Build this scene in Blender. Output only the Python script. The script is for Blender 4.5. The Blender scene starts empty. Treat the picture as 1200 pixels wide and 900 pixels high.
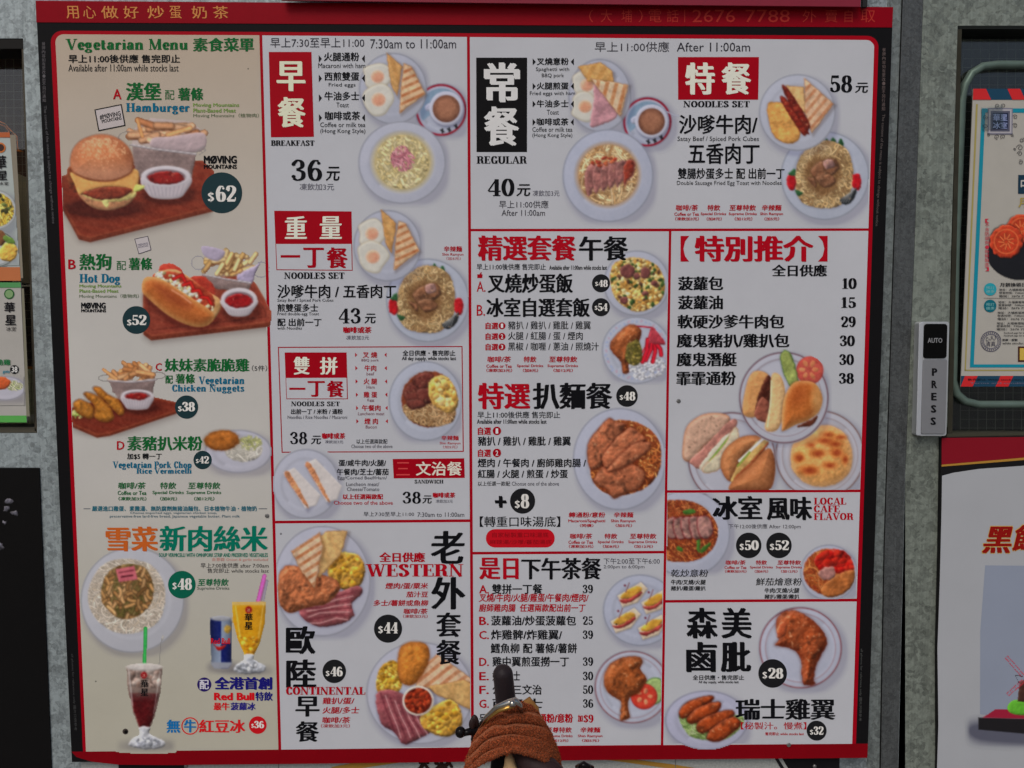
import bpy, math, random
import numpy as np
C = bpy.context.scene.collection
SC = bpy.context.scene

# ---------------------------------------------------------------- camera
F = 880.0                                    # focal length in photo pixels (1200 wide)
X0, Z0 = -0.72, 2.06                         # board's inner top-left corner in the place
CAM = np.array([X0 + 0.7701, -1.3580, Z0 - 0.5142])
YAW, PITCH, ROLL = -0.0183, -0.0707, -0.0010
def _basis():
    ca, sa, cb, sb, cc, sc = (math.cos(YAW), math.sin(YAW), math.cos(PITCH), math.sin(PITCH), math.cos(ROLL), math.sin(ROLL))
    R = np.array([[ca, -sa, 0], [sa, ca, 0], [0, 0, 1.]]) @ np.array([[1, 0, 0], [0, cb, -sb], [0, sb, cb]])
    r, f, u = R @ [1, 0, 0], R @ [0, 1, 0], R @ [0, 0, 1]
    return cc*r + sc*u, f, -sc*r + cc*u
RT, FW, UP = _basis()
from mathutils import Matrix, Vector
cam = bpy.data.objects.new('camera', bpy.data.cameras.new('camera'))
C.objects.link(cam)
cam.matrix_world = Matrix([[RT[0], UP[0], -FW[0], CAM[0]], [RT[1], UP[1], -FW[1], CAM[1]], [RT[2], UP[2], -FW[2], CAM[2]], [0, 0, 0, 1]])
cam.data.sensor_width = 36; cam.data.lens = F/1200*36
cam.data.clip_start = 0.02; cam.data.clip_end = 500
SC.camera = cam

# ---------------------------------------------------------------- light
SUN_EL, SUN_AZ = math.radians(48), math.radians(205)     # azimuth clockwise from +Y
w = bpy.data.worlds.new('World'); SC.world = w; w.use_nodes = True
nt = w.node_tree
sky = nt.nodes.new('ShaderNodeTexSky'); sky.sky_type = 'NISHITA'; sky.sun_disc = False
sky.sun_elevation = SUN_EL; sky.sun_rotation = SUN_AZ
sky.air_density = 1.0; sky.dust_density = 3.0
nt.links.new(sky.outputs[0], nt.nodes['Background'].inputs[0])
nt.nodes['Background'].inputs[1].default_value = 0.07
sl = bpy.data.lights.new('sun', 'SUN'); sl.energy = 0.9; sl.angle = math.radians(28); sl.color = (.97, .955, .90)
so = bpy.data.objects.new('sun', sl); C.objects.link(so)
sd = Vector((math.sin(SUN_AZ)*math.cos(SUN_EL), math.cos(SUN_AZ)*math.cos(SUN_EL), math.sin(SUN_EL)))
so.rotation_euler = sd.to_track_quat('Z', 'Y').to_euler(); so.location = (0, -3, 5)
SC.view_settings.view_transform = 'Standard'; SC.view_settings.look = 'None'
SC.view_settings.exposure = 0.28; SC.view_settings.gamma = 1

# ---------------------------------------------------------------- geometry of the picture plane -> place
def undist(x, y):
    """straightens the lens's slight barrel bow"""
    x = np.asarray(x, float); y = np.asarray(y, float)
    u = (x-547)/480; v = (y-458)/415
    return x - 2.6*u*np.clip(1-v*v, -.3, 1), y
def P(x, y, d=0.0, flat=True):
    """photo pixel -> point of the wall plane y=-d. flat: found on the board's own plane and only lifted off it by d"""
    x, y = undist(x, y)
    D = (FW + np.multiply.outer((x-600)/F, RT) - np.multiply.outer((y-450)/F, UP))
    if flat:
        t = (0-CAM[1])/D[..., 1]; p = CAM + D*t[..., None] if D.ndim > 1 else CAM + D*t
        p = np.array(p); p[..., 1] = -d
    else:
        t = (-d-CAM[1])/D[..., 1]; p = CAM + (D*t[..., None] if D.ndim > 1 else D*t)
    return p
def V(x, y, d=0.0): return P(x, y, d, False)

# ---------------------------------------------------------------- materials
KL = 0.62                                    # how much of white the shop front's shade leaves in the picture
def lin(c):
    c = np.asarray(c, float)/255
    return np.where(c <= .04045, c/12.92, ((c+.055)/1.055)**2.4)
def alb(c): return np.clip(lin(c)/KL, 0.002, .9)
_m = {}
def mat(c, rough=.45, metal=0, name='ink', bump=0, bscale=200, var=0, vscale=30, coat=0, spec=.12, raw=False):
    key = (tuple(c), rough, metal, name, bump, bscale, var, vscale, coat, spec, raw)
    if key in _m: return _m[key]
    m = bpy.data.materials.new(name); m.use_nodes = True; t = m.node_tree; b = t.nodes['Principled BSDF']
    a = np.array(c, float) if raw else alb(c)
    col = (*[float(v) for v in a], 1)
    b.inputs['Base Color'].default_value = col
    b.inputs['Roughness'].default_value = rough; b.inputs['Metallic'].default_value = metal
    b.inputs['Specular IOR Level'].default_value = spec
    b.inputs['Coat Weight'].default_value = coat
    tc = t.nodes.new('ShaderNodeTexCoord')
    n = t.nodes.new('ShaderNodeTexNoise'); n.inputs['Scale'].default_value = vscale; n.inputs['Detail'].default_value = 5
    t.links.new(tc.outputs['Object'], n.inputs['Vector'])
    mr = t.nodes.new('ShaderNodeMapRange'); vv = max(var, .03)
    mr.inputs[1].default_value = .3; mr.inputs[2].default_value = .7
    mr.inputs[3].default_value = 1-vv; mr.inputs[4].default_value = 1+vv
    t.links.new(n.outputs['Fac'], mr.inputs[0])
    mx = t.nodes.new('ShaderNodeVectorMath'); mx.operation = 'MULTIPLY'; mx.inputs[0].default_value = col[:3]
    t.links.new(mr.outputs[0], mx.inputs[1]); t.links.new(mx.outputs[0], b.inputs['Base Color'])
    if bump:
        n2 = t.nodes.new('ShaderNodeTexNoise'); n2.inputs['Scale'].default_value = bscale; n2.inputs['Detail'].default_value = 4
        t.links.new(tc.outputs['Object'], n2.inputs['Vector'])
        bp = t.nodes.new('ShaderNodeBump'); bp.inputs['Strength'].default_value = bump; bp.inputs['Distance'].default_value = .002
        t.links.new(n2.outputs['Fac'], bp.inputs['Height']); t.links.new(bp.outputs[0], b.inputs['Normal'])
    _m[key] = m; return m
def print_mat(name, rough=.36):
    m = bpy.data.materials.new(name); m.use_nodes = True; t = m.node_tree; b = t.nodes['Principled BSDF']
    a = t.nodes.new('ShaderNodeVertexColor'); a.layer_name = 'Col'
    tc = t.nodes.new('ShaderNodeTexCoord')
    n = t.nodes.new('ShaderNodeTexNoise'); n.inputs['Scale'].default_value = 6; n.inputs['Detail'].default_value = 8; n.inputs['Roughness'].default_value = .7
    t.links.new(tc.outputs['Object'], n.inputs['Vector'])
    mr = t.nodes.new('ShaderNodeMapRange'); mr.inputs[1].default_value = .3; mr.inputs[2].default_value = .7; mr.inputs[3].default_value = .955; mr.inputs[4].default_value = 1.03
    t.links.new(n.outputs['Fac'], mr.inputs[0])
    mx = t.nodes.new('ShaderNodeVectorMath'); mx.operation = 'MULTIPLY'
    t.links.new(a.outputs[0], mx.inputs[0]); t.links.new(mr.outputs[0], mx.inputs[1]); t.links.new(mx.outputs[0], b.inputs['Base Color'])
    n3 = t.nodes.new('ShaderNodeTexNoise'); n3.inputs['Scale'].default_value = 14; n3.inputs['Detail'].default_value = 3
    t.links.new(tc.outputs['Object'], n3.inputs['Vector'])
    m3 = t.nodes.new('ShaderNodeMapRange'); m3.inputs[3].default_value = rough-.06; m3.inputs[4].default_value = rough+.1
    t.links.new(n3.outputs['Fac'], m3.inputs[0]); t.links.new(m3.outputs[0], b.inputs['Roughness'])
    b.inputs['Specular IOR Level'].default_value = .2
    n4 = t.nodes.new('ShaderNodeTexNoise'); n4.inputs['Scale'].default_value = 2.6; n4.inputs['Detail'].default_value = 2
    t.links.new(tc.outputs['Object'], n4.inputs['Vector'])
    bp = t.nodes.new('ShaderNodeBump'); bp.inputs['Strength'].default_value = .35; bp.inputs['Distance'].default_value = .02
    t.links.new(n4.outputs['Fac'], bp.inputs['Height']); t.links.new(bp.outputs[0], b.inputs['Normal'])
    # specks and scuffs of use
    v = t.nodes.new('ShaderNodeTexVoronoi'); v.inputs['Scale'].default_value = 26; t.links.new(tc.outputs['Object'], v.inputs['Vector'])
    sc = t.nodes.new('ShaderNodeSeparateColor'); t.links.new(v.outputs['Color'], sc.inputs[0])
    lt = t.nodes.new('ShaderNodeMath'); lt.operation = 'LESS_THAN'; lt.inputs[1].default_value = .055; t.links.new(v.outputs['Distance'], lt.inputs[0])
    g2 = t.nodes.new('ShaderNodeMath'); g2.operation = 'GREATER_THAN'; g2.inputs[1].default_value = .955; t.links.new(sc.outputs[0], g2.inputs[0])
    mm = t.nodes.new('ShaderNodeMath'); mm.operation = 'MULTIPLY'; t.links.new(lt.outputs[0], mm.inputs[0]); t.links.new(g2.outputs[0], mm.inputs[1])
    iv = t.nodes.new('ShaderNodeMath'); iv.operation = 'MULTIPLY_ADD'; iv.inputs[1].default_value = -.6; iv.inputs[2].default_value = 1; t.links.new(mm.outputs[0], iv.inputs[0])
    m5 = t.nodes.new('ShaderNodeVectorMath'); m5.operation = 'MULTIPLY'; t.links.new(mx.outputs[0], m5.inputs[0]); t.links.new(iv.outputs[0], m5.inputs[1]); t.links.new(m5.outputs[0], b.inputs['Base Color'])
    return m
PRINT = print_mat('printed_vinyl')

def galv(name, tone, scale=95, light=1.0):
    """zinc-coated sheet: spangle of flat crystals in slightly different greys"""
    m = bpy.data.materials.new(name); m.use_nodes = True; t = m.node_tree; b = t.nodes['Principled BSDF']
    tc = t.nodes.new('ShaderNodeTexCoord')
    nz = t.nodes.new('ShaderNodeTexNoise'); nz.inputs['Scale'].default_value = scale*.5; nz.inputs['Detail'].default_value = 3
    t.links.new(tc.outputs['Object'], nz.inputs['Vector'])
    ad = t.nodes.new('ShaderNodeVectorMath'); ad.operation = 'MULTIPLY_ADD'; ad.inputs[1].default_value = (.02, .02, .02)
    t.links.new(nz.outputs['Color'], ad.inputs[0]); t.links.new(tc.outputs['Object'], ad.inputs[2])
    v = t.nodes.new('ShaderNodeTexVoronoi'); v.inputs['Scale'].default_value = scale
    t.links.new(ad.outputs[0], v.inputs['Vector'])
    v2 = t.nodes.new('ShaderNodeTexVoronoi'); v2.inputs['Scale'].default_value = scale*2.3
    t.links.new(ad.outputs[0], v2.inputs['Vector'])
    bw = t.nodes.new('ShaderNodeSeparateColor'); t.links.new(v.outputs['Color'], bw.inputs[0])
    bw2 = t.nodes.new('ShaderNodeSeparateColor'); t.links.new(v2.outputs['Color'], bw2.inputs[0])
    n2 = t.nodes.new('ShaderNodeTexNoise'); n2.inputs['Scale'].default_value = 9; n2.inputs['Detail'].default_value = 9; n2.inputs['Roughness'].default_value = .75
    t.links.new(tc.outputs['Object'], n2.inputs['Vector'])
    s1 = t.nodes.new('ShaderNodeMath'); s1.operation = 'MULTIPLY_ADD'; s1.inputs[1].default_value = .38
    t.links.new(bw.outputs[0], s1.inputs[0])
    s2 = t.nodes.new('ShaderNodeMath'); s2.operation = 'MULTIPLY_ADD'; s2.inputs[1].default_value = .22
    t.links.new(bw2.outputs[1], s2.inputs[0]); t.links.new(n2.outputs['Fac'], s2.inputs[2]); t.links.new(s2.outputs[0], s1.inputs[2])
    cr = t.nodes.new('ShaderNodeValToRGB'); a = alb(tone)
    cr.color_ramp.elements[0].position = .42; cr.color_ramp.elements[0].color = (*(a*.52*light), 1)
    cr.color_ramp.elements[1].position = 1.12 if False else 1.0; cr.color_ramp.elements[1].color = (*np.clip(a*1.4*light, 0, .9), 1)
    t.links.new(s1.outputs[0], cr.inputs[0]); t.links.new(cr.outputs[0], b.inputs['Base Color'])
    b.inputs['Metallic'].default_value = .25
    mp_ = t.nodes.new('ShaderNodeMapping'); mp_.inputs['Scale'].default_value = (240, 240, 5); t.links.new(tc.outputs['Object'], mp_.inputs[0])
    n6 = t.nodes.new('ShaderNodeTexNoise'); n6.inputs['Scale'].default_value = 1; n6.inputs['Detail'].default_value = 3; t.links.new(mp_.outputs[0], n6.inputs['Vector'])
    r6 = t.nodes.new('ShaderNodeMapRange'); r6.inputs[1].default_value = .35; r6.inputs[2].default_value = .7; r6.inputs[3].default_value = .88; r6.inputs[4].default_value = 1.1; t.links.new(n6.outputs['Fac'], r6.inputs[0])
    x6 = t.nodes.new('ShaderNodeVectorMath'); x6.operation = 'MULTIPLY'; t.links.new(cr.outputs[0], x6.inputs[0]); t.links.new(r6.outputs[0], x6.inputs[1]); t.links.new(x6.outputs[0], b.inputs['Base Color'])
    mr = t.nodes.new('ShaderNodeMapRange'); mr.inputs[3].default_value = .42; mr.inputs[4].default_value = .62
    t.links.new(bw.outputs[1], mr.inputs[0]); t.links.new(mr.outputs[0], b.inputs['Roughness'])
    bp = t.nodes.new('ShaderNodeBump'); bp.inputs['Strength'].default_value = .12; bp.inputs['Distance'].default_value = .001
    t.links.new(s1.outputs[0], bp.inputs['Height']); t.links.new(bp.outputs[0], b.inputs['Normal'])
    return m

# ---------------------------------------------------------------- object helpers
def empty(name, loc, label=None, cat=None, group=None, kind=None):
    o = bpy.data.objects.new(name, None); C.objects.link(o); o.location = loc; o.empty_display_size = .05
    if label: o['label'] = label
    if cat: o['category'] = cat
    if group: o['group'] = group
    if kind: o['kind'] = kind
    return o
def mesh(name, verts, faces, m, parent=None, label=None, cat=None, kind=None, smooth=False, cols=None, group=None):
    me = bpy.data.meshes.new(name)
    verts = np.asarray(verts, np.float32)
    if isinstance(faces, np.ndarray):
        nf, k = faces.shape
        me.vertices.add(len(verts)); me.vertices.foreach_set('co', verts.ravel())
        me.loops.add(nf*k); me.loops.foreach_set('vertex_index', faces.ravel().astype(np.int32))
        me.polygons.add(nf); me.polygons.foreach_set('loop_start', np.arange(0, nf*k, k, dtype=np.int32))
        me.polygons.foreach_set('loop_total', np.full(nf, k, np.int32)); me.update(calc_edges=True)
    else:
        me.from_pydata([tuple(map(float, v)) for v in verts], [], [tuple(int(i) for i in f) for f in faces])
    if cols is not None:
        at = me.color_attributes.new('Col', 'FLOAT_COLOR', 'POINT')
        c4 = np.ones((len(verts), 4), np.float32); c4[:, :3] = cols; at.data.foreach_set('color', c4.ravel())
    me.materials.append(m)
    if smooth: me.polygons.foreach_set('use_smooth', np.ones(len(me.polygons), bool))
    o = bpy.data.objects.new(name, me); C.objects.link(o)
    if parent is not None:
        o.parent = parent
        p = parent
        off = Vector((0, 0, 0))
        while p is not None: off += p.location; p = p.parent
        o.matrix_parent_inverse = Matrix.Identity(4)
        me.transform(Matrix.Translation(-off))
    if label: o['label'] = label
    if cat: o['category'] = cat
    if kind: o['kind'] = kind
    if group: o['group'] = group
    return o
def quad(name, pts, d, m, parent=None, **k):
    """flat printed four-cornered patch, corners in photo pixels tl,tr,br,bl, lifted d off the board plane"""
    v = [P(x, y, d) for x, y in pts]
    return mesh(name, v, [(0, 3, 2, 1)], m, parent, **k)
def poly(name, pts, d, m, parent=None, **k):
    v = [P(x, y, d) for x, y in pts]; n = len(v)
    return mesh(name, v, [tuple(range(n))[::-1]], m, parent, **k)
def slab(name, pts, d0, d1, m, parent=None, real=False, **k):
    """plate with real thickness, outline in photo pixels; front face at d1, back at d0 (metres in front of the board plane)"""
    n = len(pts)
    f = [(V(x, y, d1) if real else P(x, y, d1)) for x, y in pts]
    b = [np.array([p[0], -d0, p[2]]) for p in f]
    fc = [tuple(range(n))[::-1], tuple(range(n, 2*n))] + [(i, (i+1) % n, n+(i+1) % n, n+i) for i in range(n)]
    return mesh(name, f+b, fc, m, parent, **k)
def rrect(x0, y0, x1, y1, r, n=6, corners=None):
    """rounded outline, clockwise from the top-left in the photo"""
    out = []
    for (cx, cy, a0) in ((x0+r, y0+r, 180), (x1-r, y0+r, 270), (x1-r, y1-r, 0), (x0+r, y1-r, 90)):
        for i in range(n+1):
            a = math.radians(a0+90*i/n); out.append((cx+r*math.cos(a), cy+r*math.sin(a)))
    return out
def disc(name, cx, cy, r, d, m, parent=None, n=40, ry=None, **k):
    ry = ry or r
    return poly(name, [(cx+r*math.cos(2*math.pi*i/n), cy+ry*math.sin(2*math.pi*i/n)) for i in range(n)], d, m, parent, **k)
def ring(name, cx, cy, r, wdt, d, m, parent=None, n=40, ry=None, **k):
    ry = ry or r; v = []; f = []
    for i in range(n):
        a = 2*math.pi*i/n
        v.append(P(cx+r*math.cos(a), cy+ry*math.sin(a), d)); v.append(P(cx+(r-wdt)*math.cos(a), cy+(ry-wdt)*math.sin(a), d))
    for i in range(n):
        j = (i+1) % n; f.append((2*i, 2*i+1, 2*j+1, 2*j))
    return mesh(name, v, f, m, parent, **k)
def outline(name, pts, wdt, d, m, parent=None, **k):
    """thin closed printed line round the corners given"""
    n = len(pts); p = np.array(pts, float); c = p.mean(0); v = []; f = []
    q = []
    for i in range(n):
        e1 = p[i]-p[i-1]; e2 = p[(i+1) % n]-p[i]; e1 /= np.linalg.norm(e1); e2 /= np.linalg.norm(e2)
        nn = np.array([-e1[1]-e2[1], e1[0]+e2[0]]); nn /= (nn @ np.array([-e1[1], e1[0]])); q.append(p[i]+nn*wdt)
    for i in range(n): v += [P(*p[i], d), P(*q[i], d)]
    for i in range(n):
        j = (i+1) % n; f.append((2*i, 2*i+1, 2*j+1, 2*j))
    return mesh(name, v, f, m, parent, **k)
def tube(name, pts, rad, m, parent=None, n=12, closed=False, caps=True, smooth=True, **k):
    pts = [Vector(p) for p in pts]; v = []; f = []; N = len(pts)
    rad = rad if hasattr(rad, '__len__') else [rad]*N
    ref = Vector((0.13, .21, 1)).normalized()
    for i, p in enumerate(pts):
        a = pts[(i-1) % N] if (closed or i > 0) else p; b = pts[(i+1) % N] if (closed or i < N-1) else p
        t = (b-a).normalized(); s = t.cross(ref); s = s.normalized() if s.length > 1e-4 else Vector((1, 0, 0)); u = s.cross(t)
        for j in range(n):
            an = 2*math.pi*j/n; v.append(p + (s*math.cos(an)+u*math.sin(an))*rad[i])
    for i in range(N if closed else N-1):
        for j in range(n):
            a = i*n+j; b = i*n+(j+1) % n; c = ((i+1) % N)*n+(j+1) % n; e = ((i+1) % N)*n+j; f.append((a, b, c, e))
    if caps and not closed: f += [tuple(range(n))[::-1], tuple((N-1)*n+j for j in range(n))]
    return mesh(name, v, f, m, parent, smooth=smooth, **k)
def box(name, lo, hi, m, parent=None, bev=0, **k):
    (a, b, c), (d, e, g) = lo, hi
    v = [(a, b, c), (d, b, c), (d, e, c), (a, e, c), (a, b, g), (d, b, g), (d, e, g), (a, e, g)]
    o = mesh(name, v, [(0, 3, 2, 1), (4, 5, 6, 7), (0, 1, 5, 4), (1, 2, 6, 5), (2, 3, 7, 6), (3, 0, 4, 7)], m, parent, **k)
    if bev:
        md = o.modifiers.new('bevel', 'BEVEL'); md.width = bev; md.segments = 3
    return o

# ---------------------------------------------------------------- lettering
_tc = {}
def glyphs(s):
    if s in _tc: return _tc[s]
    cu = bpy.data.curves.new('t', 'FONT'); cu.body = s; cu.resolution_u = 2; cu.fill_mode = 'FRONT'
    o = bpy.data.objects.new('t', cu); C.objects.link(o)
    dg = bpy.context.evaluated_depsgraph_get(); me = bpy.data.meshes.new_from_object(o.evaluated_get(dg))
    v = np.zeros(len(me.vertices)*3, np.float32); me.vertices.foreach_get('co', v); v = v.reshape(-1, 3)[:, :2].astype(float)
    f = [tuple(p.vertices) for p in me.polygons]
    bpy.data.objects.remove(o); bpy.data.curves.remove(cu); bpy.data.meshes.remove(me)
    _tc[s] = (v, f); return v, f
ST = {  # how the strokes are fattened: copies shifted by these parts of an em
    'r': [(0, 0)],
    'k': [(0, 0), (.018, 0)],
    'b': [(-.024, 0), (.024, 0), (0, .014), (0, -.014)],
    'm': [(-.04, -.008), (-.014, .008), (.014, -.008), (.04, .008)],
    'h': [(-.045, .012), (-.02, -.012), (.02, .012), (.045, -.012), (0, 0)],
    'x': [(-.055, .03), (-.025, -.03), (.025, .03), (.055, -.03), (0, 0), (-.04, 0), (.04, 0)]}
D_TXT = .0009
def T(parent, s, bx, c, st='r', shear=0, d=D_TXT, name='lettering', rot=None, vertical=False, **k):
    """printed words filling the box bx (photo pixels x0,y0,x1,y1)"""
    x0, y0, x1, y1 = bx; m = mat(c, .42, spec=.05)
    allv, allf, n = [], [], 0
    if vertical:
        h = (y1-y0)/len(s)
        parts = [(ch, (x0, y0+h*i+h*.06, x1, y0+h*(i+1)-h*.06)) for i, ch in enumerate(s)]
    else: parts = [(s, bx)]
    for ch, (a0, b0, a1, b1) in parts:
        v, f = glyphs(ch)
        if not len(v): continue
        lo, hi = v.min(0), v.max(0); ext = np.maximum(hi-lo, 1e-3)
        ex = max(abs(p[0]) for p in ST[st]); ey = max(abs(p[1]) for p in ST[st])
        for i, (sx, sy) in enumerate(ST[st]):
            q = v + [sx, sy]
            u = (q[:, 0]-lo[0]+ex)/(ext[0]+2*ex); t = (q[:, 1]-lo[1]+ey)/(ext[1]+2*ey)
            px = a0+u*(a1-a0) + shear*(t-.5)*(b1-b0); py = b1-t*(b1-b0)
            if rot:
                cx, cy = (x0+x1)/2, (y0+y1)/2; cr, sr = math.cos(rot), math.sin(rot)
                px, py = cx+(px-cx)*cr-(py-cy)*sr, cy+(px-cx)*sr+(py-cy)*cr
            w = P(px, py, d+i*.00003)
            allv.append(w); allf += [tuple(a+n for a in g) for g in f]; n += len(w)
    return mesh(name, np.concatenate(allv), allf, m, parent, **k)

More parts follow.
